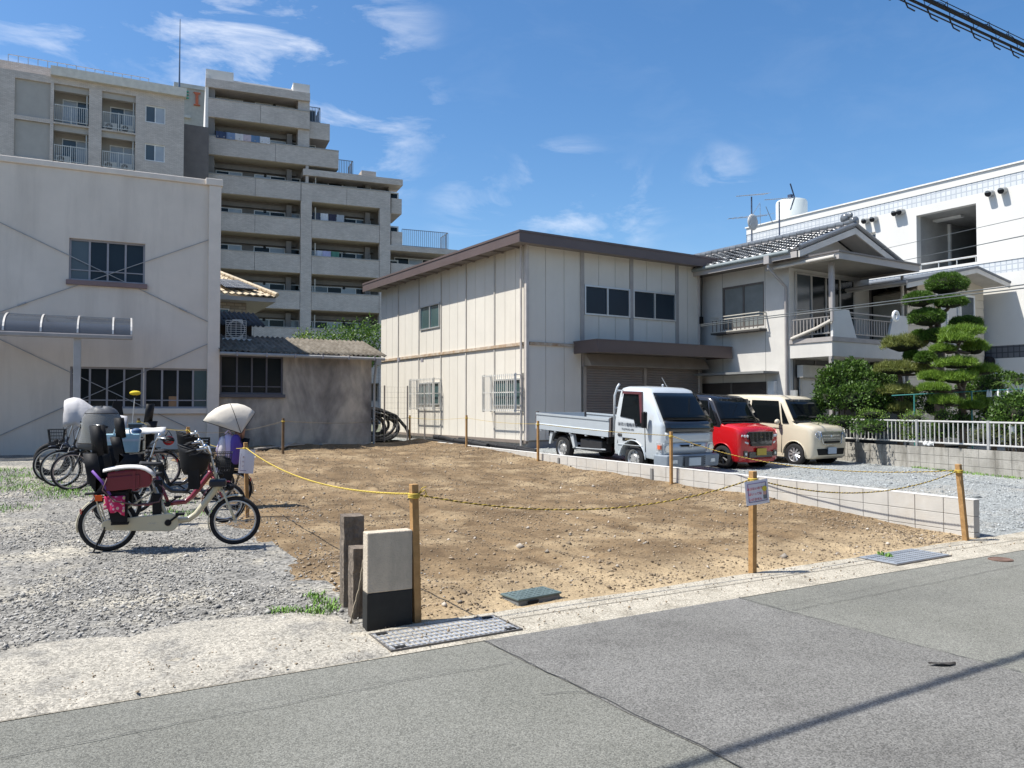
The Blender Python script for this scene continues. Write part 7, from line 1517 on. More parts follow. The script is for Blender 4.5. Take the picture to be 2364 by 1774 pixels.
    MB().grid(g).build('windscreen',carglass2,t,smooth='all',solid=.008)
    g=[]
    for k in range(4):
        q=k/3; z=.975+q*.27; y=y0-.012+max(0,z-1.10)*.62; g.append([((.745+.015*q)*(-1+2*i/10),y-.022-.035*(1-((i-5)/5)**2),z) for i in range(11)])
    MB().grid(g).build('black_front_panel',M('gloss_black_panel',(.012,.012,.013),.15,coat=1.0),t,smooth='all',solid=.01)
    g=[]
    for k in range(4):
        q=k/3; z=.745+q*.23; g.append([(.745*(-1+2*i/10),y0-.012+.008*q-.035*(1-((i-5)/5)**2),z) for i in range(11)])
    MB().grid(g).build('front_panel',sv,t,smooth='all',solid=.012)
    g=[]
    for k in range(3):
        q=k/2; z=.50+q*.235; g.append([(.56*(-1+2*i/10),y0-.018-.03*(1-((i-5)/5)**2),z) for i in range(11)])
    MB().grid(g).build('grille_panel',sv,t,smooth='all',solid=.012)
    m=MB(); m.hexa([(-.28,y0-.066,.655),(.28,y0-.066,.655),(.28,y0-.02,.655),(-.28,y0-.02,.655)],[(-.34,y0-.062,.70),(.34,y0-.062,.70),(.34,y0-.02,.70),(-.34,y0-.02,.70)]); m.build('grille',blk,t)
    m=MB(); m.ring((0,y0-.075,.675),'y',.045,.008,20,6); m.box(-.065,.065,y0-.085,y0-.068,.664,.686); m.build('badge',chrome,t)
    for (a,b) in ((-.62,-.08),(-.05,.50)): MB().tube([(a,y0+.03,1.18),(b,y0+.035,1.235)],.011,5).build('wiper',blk,t)
    # lettering on the left door
    dk=M('door_lettering',(.03,.04,.06),.6); rz=(R(90),0,R(-90)); xl=-(.845+.012)
    textmesh('lettering','㈲早川電機商会',.098,dk,t,(xl,y0+1.13,1.08),rz,.001,xs=1.0); textmesh('lettering','TEL(096)362-4381',.062,dk,t,(xl,y0+1.12,.975),rz,.001,xs=.95)
    textmesh('lettering','ATLAS',.062,M('badge_gold',(.55,.45,.25),.4,.4),t,(xl-.004,y0+1.10,.7375),rz,.001,xs=1.1)
    # cab interior, red sticker, rear rack
    for s in (-1,1): MB().ell((s*.4,y0+1.3,1.25),.24,.1,.38).build('seat_back',M('seat_cloth',(.10,.10,.105)),t,smooth='all')
    MB().box(-.745,-.738,y0+.98,y0+1.10,1.60,1.76).build('red_sticker',M('sticker_red',(.60,.03,.03),.5),t)
    rk=M('rack_silver',(.50,.53,.55),.4,.3); yr=y0+1.68
    m=MB()
    for s in (-1,1): m.tube([(s*.80,yr,.80),(s*.80,yr,1.75),(s*.74,yr-.02,1.95),(s*.70,yr-.05,2.03)],.028,8)
    m.tube([(-.78,yr,1.86),(.78,yr,1.86)],.02,6); m.tube([(-.8,yr,1.45),(.8,yr,1.45)],.02,6); m.build('cab_guard',rk,t,smooth='all')
    m=MB(); m.tube([(.1,y0+.85,1.98),(.02,y0+.95,2.2)],.006,5); m.build('roof_aerial',alu,t)
    # bed
    b0=y0+1.78; b1=b0+3.12; zf=.80; zt=1.18; hw=.845
    MB().box(-hw+.03,hw-.03,b0,b1,zf-.05,zf).build('bed_floor',M('bed_floor',(.24,.25,.26),.6),t)
    bp=M('bed_panel_silver',(.47,.515,.545),.4,.2,.05,1.5)
    def gate(pts_a,pts_b,n):
        pass
    for s,nm in ((-1,'left_gate'),(1,'right_gate')):
        m=MB(); pf=[(0,zf-.06),(0,zt),(-.03,zt),(-.03,zt-.05),(-.012,zt-.06),(-.012,zf+.10),(-.03,zf+.08),(-.03,zf-.06)]
        m.prism([(s*(hw)+ (q if s<0 else -q),z) for q,z in pf] ,'y',b0+.02,b1-.02); o=m.build('side_gate',bp,t)
        MB().box(s*hw-.004 if s>0 else s*hw-.004-.0,s*hw+.004,b0+.02,b1-.02,zt-.075,zt-.045).build('gate_groove',M('groove_dark',(.10,.11,.12),.6),o)
        for k in range(5):
            yy=b0+.25+(b1-b0-.5)*k/4; MB().box(s*hw-.02,s*hw+.02,yy-.035,yy+.035,zf-.10,zf-.0).build('gate_hinge',rk,o)
    MB().box(-hw+.035,hw-.035,b1-.035,b1,zf-.06,zt).build('tail_gate',bp,t); MB().box(-hw+.035,hw-.035,b0,b0+.035,zf,zt+.05).build('front_gate',bp,t)
    for s in (-1,1):
        for yy in (b0-.01,b1-.01): MB().box(s*(hw-.025)-.03,s*(hw-.025)+.03,yy-.03,yy+.03,zf-.05,zt+.03).build('bed_stake',M('stake_dark',(.10,.085,.08),.6),t)
    MB().box(-.42,.42,y0+1.5,b1-.05,.46,.58).build('chassis',blk,t); MB().box(-.80,.80,b0+.1,b0+.16,.58,.74).build('cross_member',blk,t); MB().box(-.8,.8,b1-.6,b1-.54,.58,.74).build('cross_member',blk,t); MB().box(-.80,.80,WB-.3,WB-.24,.58,.74).build('cross_member',blk,t)
    MB().box(-.80,-.45,b0+.35,b0+1.2,.33,.62).build('fuel_tank',M('tank_black',(.03,.03,.032),.5),t,bevel=.03); MB().box(.45,.8,b0+.35,b0+1.0,.35,.62).build('tool_box',blk,t,bevel=.02)
    m=MB(); m.tube([(-.79,b0+.2,.42),(-.79,b0+1.5,.36)],.018,6); m.build('side_guard',rk,t)
    MB().cyl((-.62,WB,.315),(.62,WB,.315),.06,10).build('rear_axle',blk,t); MB().cyl((-.62,0,.30),(.62,0,.30),.05,10).build('front_axle',blk,t)
truck()
# ============================================================ bicycles
spk=M('spoke_steel',(.55,.55,.55),.35,.8); rimm=M('rim_alloy',(.58,.57,.55),.35,.7); rimb=M('rim_black',(.03,.03,.032),.4,.3); blkp=M('moulded_black',(.009,.009,.010),.62,var=.4,scale=6,spec=.3,bump=.1,bscale=80); blks=M('seat_pad_black',(.022,.022,.025),.8); handle=M('handle_alloy',(.50,.50,.49),.3,.8)
def bwheel(par,x,z,r,name,rim=rimm,tw=.024,ns=24):
    h=MB(); h.cyl((x,-.05,z),(x,.05,z),.022,12); h.cyl((x,-.07,z),(x,.07,z),.009,8); w=h.build(name,handle,par,smooth=True)
    MB().ring((x,0,z),'y',r-tw,tw,56,10).build('tyre',rubber,w,smooth='all'); MB().ring((x,0,z),'y',r-tw*2.15,(.012,.016),56,6).build('rim',rim,w,smooth='all')
    s=MB()
    for k in range(ns):
        a=2*math.pi*k/ns; b=a+(.55 if k%2 else -.55); s.cyl((x+.02*math.cos(b),.03*(1 if k%4<2 else -1),z+.02*math.sin(b)),(x+(r-tw*2.3)*math.cos(a),0,z+(r-tw*2.3)*math.sin(a)),.0022,4)
    o=s.build('spokes',spk,w); 
    return w
def fender(par,x,z,r,a0,a1,mat,w=.032):
    g=[]
    for k in range(19):
        a=a0+(a1-a0)*k/18; g.append([(x+(r+.02-.012*(abs(j-2)/2)**2)*math.cos(a),w*(j-2)/2,z+(r+.02-.012*(abs(j-2)/2)**2)*math.sin(a)) for j in range(5)])
    MB().grid(g).build('mudguard',mat,par,smooth='all',solid=.003)
def child_seat(par,x,z,col,pad,head=True,hc=None,s=1.0):
    "bucket seat on the rear carrier, facing +x"
    b=[]
    prof_=[(.30,.0,.12),(.26,.02,.15),(.10,.0,.17),(-.06,.02,.17),(-.13,.12,.17),(-.17,.30,.17),(-.20,.46,.15)]
    for (px,pz,w) in prof_: b.append([(x+px*s,-w*s,z+(pz+.16)*s),(x+px*s,-w*s*.98,z+pz*s),(x+px*s,0,z+(pz-.015)*s),(x+px*s,w*s*.98,z+pz*s),(x+px*s,w*s,z+(pz+.16)*s)] if px>-.1 else [(x+(px+.14)*s,-w*s,z+pz*s),(x+px*s,-w*s*.9,z+pz*s),(x+(px-.015)*s,0,z+pz*s),(x+px*s,w*s*.9,z+pz*s),(x+(px+.14)*s,w*s,z+pz*s)])
    o=MB().grid(b).build('child_seat',col,par,smooth=True,solid=.018)
    MB().box(x-.10*s,x+.22*s,-.13*s,.13*s,z+.02*s,z+.07*s).build('seat_cushion',pad,o,bevel=.02); MB().box(x-.17*s,x-.13*s,-.12*s,.12*s,z+.10*s,z+.42*s).build('back_cushion',pad,o,bevel=.02)
    if head:
        g=[]
        for i in range(9):
            a=-1.9+3.8*i/8; g.append([(x+(-.12+.10*(1-math.cos(a)))*s-.02*j*s,.15*math.sin(a)*s,z+(.44+.17*j)*s) for j in range(3)])
        MB().grid(g).build('headrest',hc or col,o,smooth='all',solid=.02)
    for sd in (-1,1):
        g=MB(); g.hexa([(x+.10*s,sd*.16*s,z-.34*s),(x+.27*s,sd*.16*s,z-.34*s),(x+.27*s,sd*.185*s,z-.34*s),(x+.10*s,sd*.185*s,z-.34*s)],[(x+.02*s,sd*.15*s,z+.02*s),(x+.28*s,sd*.15*s,z+.02*s),(x+.28*s,sd*.185*s,z+.02*s),(x+.02*s,sd*.185*s,z+.02*s)]); g.build('leg_guard',col,o,bevel=.01); MB().box(x+.1*s,x+.28*s,sd*.10*s,sd*.186*s,z-.365*s,z-.342*s).build('foot_rest',col,o)
    return o
def front_seat(par,x,z,col,s=1.0,face=1):
    o=MB(); rows=[]
    for (pz,rx,ry) in ((0,.10,.10),(.08,.135,.13),(.2,.155,.15),(.27,.17,.155)):
        rows.append([(x+rx*math.cos(a)*s,ry*math.sin(a)*s,z+(pz+(.06*math.cos(a)*-face if pz>.1 else 0))*s) for a in np.linspace(0,6.283,21)])
    q=o.grid(rows).build('front_child_seat',col,par,smooth='all',solid=.015); MB().ell((x,0,z+.03*s),.09*s,.09*s,.04*s).build('seat_cushion',blks,q,smooth='all')
    MB().tube([rows[-1][k] for k in range(20)],.010,6,closed=True).build('seat_rim',blkp,q,smooth='all')
    for sd in (-1,1): MB().hexa([(x-.05*face,sd*.10,z-.16*s),(x+.06*face,sd*.10,z-.16*s),(x+.06*face,sd*.12,z-.16*s),(x-.05*face,sd*.12,z-.16*s)],[(x-.06,sd*.09,z+.08*s),(x+.06,sd*.09,z+.08*s),(x+.06,sd*.125,z+.08*s),(x-.06,sd*.125,z+.08*s)]).build('leg_guard',col,q)
    return q
def basket(par,x,z,w=.36,d=.26,h=.24,mat=None):
    mat=mat or M('basket_wire',(.03,.03,.03),.5,.4); o=MB()
    def rect(zz,k): return [(x-d/2*k,-w/2*k,zz),(x+d/2*k,-w/2*k,zz),(x+d/2*k,w/2*k,zz),(x-d/2*k,w/2*k,zz)]
    for i in range(5): 
        k=.78+.22*i/4; o.tube(rect(z+h*i/4,k),.006 if i==4 else .0035,5,closed=True)
    a=rect(z,.78); b=rect(z+h,1.0)
    for i in range(4):
        for k in range(9):
            t=k/9; p=Vector(a[i]).lerp(Vector(a[(i+1)%4]),t); q=Vector(b[i]).lerp(Vector(b[(i+1)%4]),t); o.cyl(p,q,.003,4)
    for k in range(7): t=k/6; p=Vector(a[0]).lerp(Vector(a[1]),t); q=Vector(a[3]).lerp(Vector(a[2]),t); o.cyl(p,q,.003,4)
    o=o.build('basket',mat,par); return o
def bike(label,loc,rz,col,wb=1.30,rr=.285,rf=.272,rseat=None,fseat=None,bask=None,chaincase=None,rims=rimm,battery=True,name='bicycle',tw=.024,detail=True,hbz=1.05,headlight=True):
    t=thing(name,label,'bicycle',loc,rz,'parked bicycles'); sc=wb/1.30
    bwheel(t,0,rr,rr,'rear_wheel',rims,tw); bwheel(t,wb,rf,rf,'front_wheel',rims,tw)
    dz=rr-.285
    fr=lambda *p:[(q[0]*sc,q[1],q[2]+dz) for q in p]
    MB().tube(fr((.60,0,.28),(.69,0,.292),(.81,0,.300),(.89,0,.36),(1.113,0,.66),(1.118,0,.70)),[.034,.034,.034,.034,.036,.036],12).build('main_tube',col,t,smooth='all')
    MB().tube(fr((.604,0,.28),(.576,0,.369),(.455,0,.66)),.022,10).build('seat_tube',col,t,smooth='all')
    MB().tube(fr((.40,0,.79),(.455,0,.66)),.014,8).build('seat_post',handle,t,smooth=True)
    for s in (-1,1):
        MB().tube(fr((.60,s*.03,.28),(.3,s*.055,.285),(0,s*.06,.285)),.013,8).build('chain_stay',col,t,smooth='all'); MB().tube([(0,s*.06,rr)]+fr((.20,s*.055,.46),(.44,s*.02,.62)),.011,8).build('seat_stay',col,t,smooth='all')
        MB().tube([(wb,s*.05,rf),(wb-.05*sc,s*.05,rf+.12),(1.165*sc,s*.045,rf+.33+dz),(1.145*sc,s*.03,.62+dz)],.013,8).build('fork_blade',col,t,smooth='all')
        MB().tube([(-.03,s*.065,rr),(-.10,s*.07,rr+.25),(-.14,s*.07,rr+.33)],.007,6).build('carrier_stay',col,t)
        MB().tube([(-.02,s*.07,rr-.02),(-.06,s*.09,.16),(-.12,s*.12,.01),(-.05,s*.125,.008)],.010,6).build('stand_leg',blkp,t,smooth='all')
    MB().cyl((1.15*sc,0,.60+dz),(1.085*sc,0,.80+dz),.024,12).build('head_tube',col,t,smooth=True)
    MB().cyl((1.086*sc,0,.80+dz),(1.03*sc,0,hbz-.04+dz),.014,10).build('stem',handle,t,smooth=True)
    hb=MB(); hb.tube([(x*sc,y,z+dz) for x,y,z in ((.80,-.29,hbz+.0),(.90,-.28,hbz+.03),(1.0,-.22,hbz+.04),(1.03,-.08,hbz-.03),(1.03,.08,hbz-.03),(1.0,.22,hbz+.04),(.90,.28,hbz+.03),(.80,.29,hbz+.0))],.011,8); h=hb.build('handlebar',handle,t,smooth='all')
    for s in (-1,1):
        MB().tube([(.79*sc,s*.29,hbz+dz),(.90*sc,s*.283,hbz+.03+dz)],.017,8).build('grip',blkp,h,smooth='all'); MB().tube([(.97*sc,s*.25,hbz+.02+dz),(.90*sc,s*.25,hbz-.02+dz),(.83*sc,s*.27,hbz-.03+dz)],.007,5).build('brake_lever',blkp,h)
    MB().ell((.98*sc,-.14,hbz+.06+dz),.025,.025,.03).build('bell',chrome,h,smooth='all')
    m=MB(); m.tube([(1.0*sc,.10,hbz+.0+dz),(1.12*sc,.06,hbz-.08+dz),(1.10*sc,.02,.75+dz)],.004,5); m.tube([(1.0*sc,-.12,hbz+.0+dz),(1.13*sc,-.06,hbz-.12+dz),(1.10*sc,-.02,.72+dz)],.004,5); m.build('brake_cable',blkp,t)
    sd=MB(); g=[]
    for k in range(9):
        q=k/8; x=(.26+.27*q)*sc; w=.11*(1-q)**.8+.022; g.append([(x,w*math.sin(a),.80+dz+.05*math.cos(a)*(.55 if abs(a)<1.6 else .3)+.015*(1-q)**2) for a in np.linspace(-2.2,2.2,9)])
    sd.grid(g).build('saddle',blks,t,smooth='all',solid=.01)
    fender(t,0,rr,rr,R(40),R(195),col); fender(t,wb,rf,rf,R(75),R(205),col)
    if chaincase: 
        m=MB(); pts=[]
        for k in range(13): a=math.pi/2+math.pi*k/12; pts.append((.0+.055*math.cos(a),rr+.055*math.sin(a)))
        for k in range(13): a=-math.pi/2+math.pi*k/12; pts.append((.615*sc+.095*math.cos(a),.285+dz+.10*math.sin(a)))
        m.prism(pts[:13]+pts[13:],'y',-.075,-.045); m.build('chain_case',chaincase,t,bevel=.008)
    MB().cyl((.604*sc,-.085,.283+dz),(.604*sc,-.06,.283+dz),.035,14).build('crank_boss',blkp,t,smooth=True)
    for s,a in ((-1,R(38)),(1,R(218))):
        e=(.604*sc+.16*math.cos(a),s*.085,.283+dz+.16*math.sin(a)); MB().tube([(.604*sc,s*.08,.283+dz),e],.011,6).build('crank',blkp,t); MB().box(e[0]-.045,e[0]+.045,e[1]+(-.10 if s<0 else .01),e[1]+(-.01 if s<0 else .10),e[2]-.012,e[2]+.012).build('pedal',blkp,t,bevel=.005)
    MB().box(-.22,.30*sc,-.06,.06,rr+.325,rr+.34).build('carrier',blkp,t); MB().box(-.27,-.25,-.03,.03,rr+.12,rr+.17).build('rear_reflector',M('reflector_red',(.55,.02,.02),.2,coat=1.0),t)
    if battery: MB().box(.44*sc,.53*sc,-.05,.05,.30+dz,.60+dz).build('battery',blkp,t,rot=(0,0,0),bevel=.012)
    if headlight: MB().ell((1.24*sc,0,.64+dz),.045,.035,.035).build('headlight',blkp,t,smooth='all')
    if rseat: child_seat(t,-.04,rr+.345,rseat[0],rseat[1],rseat[2],rseat[3] if len(rseat)>3 else None,.92)
    if fseat: front_seat(t,.86*sc,.80+dz,fseat)
    if bask: basket(t,1.26*sc,.70+dz)
    return t
def gpt(u,v): p=ground(u,v); return (p.x,p.y,yard_h(p.x,p.y))
creamf=paint('bike_cream',(.56,.50,.34),.35); redf=paint('bike_wine',(.20,.012,.022),.3); blackf=paint('bike_black',(.016,.016,.018),.3); navyf=paint('bike_navy',(.02,.03,.06),.3); pinkr=M('rim_pinkish',(.42,.33,.31),.4,.5)
r0=gpt(248.5,1281); f0=gpt(542.5,1266); dx,dy=f0[0]-r0[0],f0[1]-r0[1]; a0=math.atan2(dy,dx); wb0=math.hypot(dx,dy)
b1=bike('cream electric child-carrying bicycle parked nearest, with red satchel',r0,a0,creamf,wb0,.290,.272,rseat=(blkp,blks,True),fseat=blkp,chaincase=creamf)
MB().tube([(.40+.012*k,-.0775,.285+.008*(1 if k%2 else -1)) for k in range(8)],.003,4).build('frame_mark',M('frame_lettering',(.66,.64,.58),.4),b1)
MB().box(1.02*wb0/1.3,1.20*wb0/1.3,-.09,.09,.66,.74).build('carrier_block',M('navy_black',(.014,.016,.025),.4),b1,bevel=.02)
MB().box(.10,.16,-.19,-.188,.50,.55).build('orange_reflector',M('reflector_orange',(.75,.10,.01),.3),b1); MB().box(-.10,-.03,-.19,-.17,.56,.62).build('orange_reflector',M('reflector_orange',(.75,.10,.01)),b1)
def at_local(o,x,y,z): return o.matrix_basis@Vector((x,y,z))
bpy.context.view_layer.update()
def pl(loc,rz,x,y,z): return (loc[0]+x*math.cos(rz)-y*math.sin(rz),loc[1]+x*math.sin(rz)+y*math.cos(rz),loc[2]+z)
# satchel on the rear seat
st_=thing('red_satchel','dark red school satchel under a white cover on the cream bicycle','satchel',pl(r0,a0,.21,-.10,.66),a0+R(4)); rm_=M('satchel_red',(.16,.008,.022),.35,coat=.3)
m=MB(); m.prism([(-.20,0),(.20,.03),(.235,.09),(.22,.19),(.10,.235),(-.20,.20)],'y',-.09,.09); m.build('case',rm_,st_,bevel=.02); m=MB(); m.prism([(-.21,.0),(.11,.025),(.11,.17),(-.21,.15)],'y',-.105,-.0905); m.build('front_pocket',rm_,st_,bevel=.01)
m=MB(); m.grid([[(-.24+.5*i/10,-.12+.24*j/6,(.215+.045*math.sin((i+1)/11*3.0)-.07*max(0,(i-7)/3)**2-(.02 if j in(0,6) else 0))) for i in range(11)] for j in range(7)]); m.build('white_cover',M('satchel_cover',(.70,.66,.62),.7),st_,smooth='all',solid=.012)
MB().box(.04,.07,-.115,-.106,.0,.21).build('strap',rm_,st_); m=MB(); m.tube([(-.2,-.10,.14),(-.24,-.12,.02),(-.12,-.14,-.10),(.10,-.14,-.15),(.30,-.10,-.13),(.36,-.06,.0),(.30,-.05,.05)],.008,6); m.build('carry_loop',M('loop_cord',(.12,.06,.06),.6),st_,smooth='all')
fl_=thing('flowered_cloth','pink floral cloth hanging from the rear seat of the cream bicycle','cloth',pl(r0,a0,.07,-.205,.46),a0); 
m,tt,bb=nodes('floral_cloth'); vv=tt.nodes.new('ShaderNodeTexVoronoi'); vv.inputs['Scale'].default_value=22; cr_=tt.nodes.new('ShaderNodeValToRGB'); e=cr_.color_ramp.elements; e[0].position=.18; e[0].color=(.70,.55,.05,1); e[1].position=.45; e[1].color=(.55,.02,.10,1); k=e.new(.3); k.color=(.7,.45,.5,1); tcx=tt.nodes.new('ShaderNodeTexCoord'); tt.links.new(tcx.outputs['Object'],vv.inputs[0]); tt.links.new(vv.outputs['Distance'],cr_.inputs[0]); tt.links.new(cr_.outputs[0],bb.inputs['Base Color']); bb.inputs['Roughness'].default_value=.8; MATS['floral_cloth']=m
MB().grid([[(-.08+.20*i/6,.015*math.sin(i*1.6)-.004*j,.15-.20*j/5+.02*math.sin(i*2)*(j/5)+.06*(1-i/6)*(j/5)) for i in range(7)] for j in range(6)]).build('sheet',m,fl_,smooth='all',solid=.006)
MB().tube([(-.20,.02,.42),(-.10,.0,.30),(-.02,-.0,.16)],.014,6).build('purple_strap',M('strap_purple',(.16,.06,.32),.6),fl_,smooth='all')
# second bicycle: wine red, front basket
r2=gpt(232,1206); f2=gpt(518,1209); 
p_=Vector(f2)-Vector((math.cos(a0),math.sin(a0),0))*1.3
b2=bike('wine red bicycle with wire front basket just behind the cream one',(p_.x,p_.y,f2[2]),a0,redf,1.3,.285,.272,rseat=(blkp,blks,False),bask=True,fseat=None)
bg=thing('white_sign_tag','small white tag on the front of the wine red bicycle','tag',pl((p_.x,p_.y,f2[2]),a0,1.20,-.14,.72),a0); MB().box(-.03,.03,-.004,.004,-.03,.03).build('tag_plate',M('tag_lilac',(.62,.58,.72),.5),bg)
# third bicycle: canopied rear child seat, facing left
al=a0+math.pi+R(6); r3=gpt(536,1176); hc=M('brown_headrest',(.33,.18,.14),.7)
b3=bike('black bicycle with cream canopy over a brown-headed child seat',r3,al,blackf,1.35,.29,.28,rseat=(blkp,blks,True,hc))
can=thing('seat_canopy','cream fabric canopy raised over the rear child seat','canopy',r3,al); cm_=M('canopy_cloth',(.62,.56,.47),.8,var=.06,bump=.15,bscale=15); rows=[]
hub=Vector((-.10,0,1.12))
for i in range(9):
    a=R(20+104*i/8); rad=.56-.022*i; r_=[]
    for j in range(9):
        b=-math.pi/2+math.pi*j/8; w=.19*math.sin(b); k=math.cos(b)**.6; r_.append((hub.x+ (rad*k)*math.cos(a)*1.0,w,hub.z+(rad*k)*math.sin(a)*1.0+.02))
    rows.append(r_)
rows=rows[0:9:1]
MB().grid(rows).build('canopy_cloth',cm_,can,smooth='all',solid=.006)
for r_ in (rows[0],rows[4],rows[-1]): MB().tube(r_,.006,5).build('canopy_hoop',blkp,can)
for s in (-1,1): MB().tube([(-.10,s*.19,1.13),(-.10,s*.17,.75)],.008,6).build('canopy_strut',blkp,can)
bgp=thing('lilac_backpack','lilac and purple child backpack sitting in the canopied seat','backpack',pl(r3,al,.02,.02,.70),al); lil=M('lilac_cloth',(.55,.47,.66),.7); pur=M('purple_cloth',(.09,.05,.28),.6); whi=M('pale_cloth',(.64,.58,.60),.7)
MB().ell((.03,.02,.21),.12,.15,.24).build('bag_body',lil,bgp,smooth='all'); MB().ell((-.05,.13,.20),.10,.07,.23).build('purple_pocket',pur,bgp,smooth='all'); MB().ell((.13,.03,.22),.07,.13,.18).build('pale_pocket',whi,bgp,smooth='all'); m=MB(); m.tube([(.02,.1,.44),(.05,.13,.5),(.10,.10,.44)],.012,6); m.tube([(.16,.06,.38),(.22,.10,.20),(.18,.08,.0)],.010,6); m.build('straps',lil,bgp,smooth='all')
# bicycles further back, facing left
p4=gpt(340,1119); b4=bike('black bicycle with red bag and black headrest in the middle of the row',p4,al,blackf,1.4,.33,.33,rseat=None,fseat=blkp,tw=.02); 
cs=child_seat(b4,.06,.70,blkp,blks,True)
rb_=thing('red_bag','small red and white bag hanging between the bicycles','bag',pl(p4,al,-.35,.1,.80),al); MB().ell((0,0,.0),.10,.06,.09).build('bag_body',M('bag_red',(.45,.02,.03),.5),rb_,smooth='all'); MB().box(-.06,.06,-.07,.07,-.01,.03).build('white_band',whitefr,rb_); MB().tube([(-.06,0,.08),(0,0,.18),(.06,0,.08)],.008,5).build('handle',blkp,rb_)
p8=gpt(292,1166); b8=bike('black bicycle with hooded rear child seat between the wine red and canopied ones',p8,a0+R(3),blackf,1.32,.285,.275,rseat=(blkp,blks,True),fseat=blkp)
p5f=gpt(166,1135); d5=Vector((math.cos(al),math.sin(al),0)); p5=Vector(p5f)-d5*1.4
b5=bike('black bicycle with dull pink rims and a clear rain cover, left in the row',tuple(p5),al,blackf,1.4,.33,.33,rims=pinkr,fseat=blkp,bask=None,tw=.02,battery=False)
rc=thing('rain_cover','grey rain cover with clear window over a front child seat','rain cover',tuple(p5),al); gc=M('cover_grey',(.075,.078,.085),.55,var=.25); clear=glassy('clear_vinyl',(.30,.29,.26),.12,.55,bumpy=.3)
rows=[]
for i in range(13):
    t=i/12; z=.72+.72*math.sin(t*math.pi/2) ; r=.30*math.cos(t*math.pi/2)**.6+.02
    rows.append([(.95+r*1.15*math.cos(a)*(1+.06*math.sin(3*a+i)),r*math.sin(a)*.85,z+.02*math.sin(4*a+i)) for a in np.linspace(0,6.283,25)])
o=MB().grid(rows).build('cover_shell',gc,rc,smooth='all',solid=.005)
g=[]
for i in range(7): zz=.82+.085*i; tt_=math.asin(min(1,(zz-.72)/.72)); rr_=.30*math.cos(tt_)**.6+.02+.022; g.append([(.95+rr_*1.15*math.cos(a)*(1+.06*math.sin(3*a+tt_*7.6)),rr_*.85*math.sin(a),zz) for a in np.linspace(R(25),R(150),11)])
MB().grid(g).build('clear_window',clear,rc,smooth='all'); m=MB(); m.tube(g[0],.008,5); m.tube(g[-1],.008,5); m.build('window_seam',blkp,rc)
p6f=gpt(140,1120); p6=Vector(p6f)-d5*1.45+Vector((-.1,.45,0))
b6=bike('navy bicycle under a crumpled grey cloth, second from the left',tuple(p6),al,navyf,1.45,.335,.335,bask=True,tw=.02,battery=False)
cl_=thing('grey_cover','crumpled pale grey cloth thrown over the front of the navy bicycle','cover',tuple(p6),al); rows=[]
for i in range(15):
    t=i/14; x=1.28-1.05*t; top=1.50+.13*math.exp(-((t-.2)/.2)**2)-.26*t+.02*mnoise.noise(Vector((i*.6,1,2))); rows.append([(x+.05*mnoise.noise(Vector((i*.5,j*.5,4))),.30*math.sin(b)*(1+.25*mnoise.noise(Vector((i*.7,j*.4,7)))),top-.44*(1-math.cos(b))-.07*abs(mnoise.noise(Vector((i*.8,j*.9,1))))) for j,b in enumerate(np.linspace(-1.7,1.7,15))])
MB().grid(rows).build('sheet',M('cover_pale',(.50,.48,.47),.8,var=.1,bump=.3,bscale=9),cl_,smooth='all',solid=.006)
p7f=gpt(122,1100); p7=Vector(p7f)-d5*1.25+Vector((0,.2,0))
b7=bike('motor scooter-like black bicycle with thick tyres, farthest left',tuple(p7),al,blackf,1.25,.33,.33,tw=.045,rims=rimb,battery=True,fseat=None)
# things resting on the bicycles
tb=thing('blue_tote','pale blue see-through tote bag standing among the bicycles','tote bag',tuple(Vector(atc(283,1045,12.6))),a0); tbm=M('tote_blue',(.40,.60,.68),.35,var=.15); 
MB().hexa([(-.24,-.08,0),(.24,-.08,0),(.24,.08,0),(-.24,.08,0)],[(-.26,-.09,.30),(.26,-.09,.30),(.26,.09,.30),(-.26,.09,.30)]).build('bag_body',tbm,tb,bevel=.015); m=MB(); m.tube([(-.12,-.09,.29),(-.10,-.08,.38),(.10,-.08,.38),(.12,-.09,.29)],.012,6); m.build('handle',tbm,tb); MB().box(-.245,.245,-.094,-.0925,.18,.22).build('band',M('tote_band',(.58,.66,.72),.4),tb); MB().ell((.2,0,.34),.08,.06,.05).build('contents',M('tote_navy',(.05,.10,.2),.6),tb,smooth='all')
sc2=thing('saddle_cover','white sheet covering a saddle behind the blue tote bag','cover',tuple(Vector(atc(333,1012,14.2))),a0); MB().grid([[(-.36+.72*i/10,-.14+.28*j/6,.16+.03*mnoise.noise(Vector((i*.5,j*.5,3)))+.05*i/10-.11*abs((j-3)/3)**2-.02*((i-5)/5)**2) for i in range(11)] for j in range(7)]).build('sheet',M('white_sheet',(.70,.68,.65),.8),sc2,smooth='all',solid=.01)
MB().cyl((0,0,.12),(.0,0,-.55),.02,8).build('seat_post',handle,sc2)
bs=thing('crate_basket','black slatted basket on a carrier behind the red bag','basket',tuple(Vector(atc(452,1045,13.4))),a0); 
for z in np.linspace(0,.24,6): MB().tube([(-.21,-.15,z),(.21,-.15,z),(.21,.15,z),(-.21,.15,z)],.011,4,closed=True).build('slat',blkp,bs)
for (x,y) in ((-.21,-.15),(.21,-.15),(.21,.15),(-.21,.15),(0,-.15),(0,.15)): MB().cyl((x,y,-.02),(x,y,.25),.01,6).build('upright',blkp,bs)
MB().box(-.2,.2,-.14,.14,-.02,.0).build('base',blkp,bs); MB().cyl((0,0,-.02),(0,0,-.75),.018,8).build('support_post',blkp,bs)
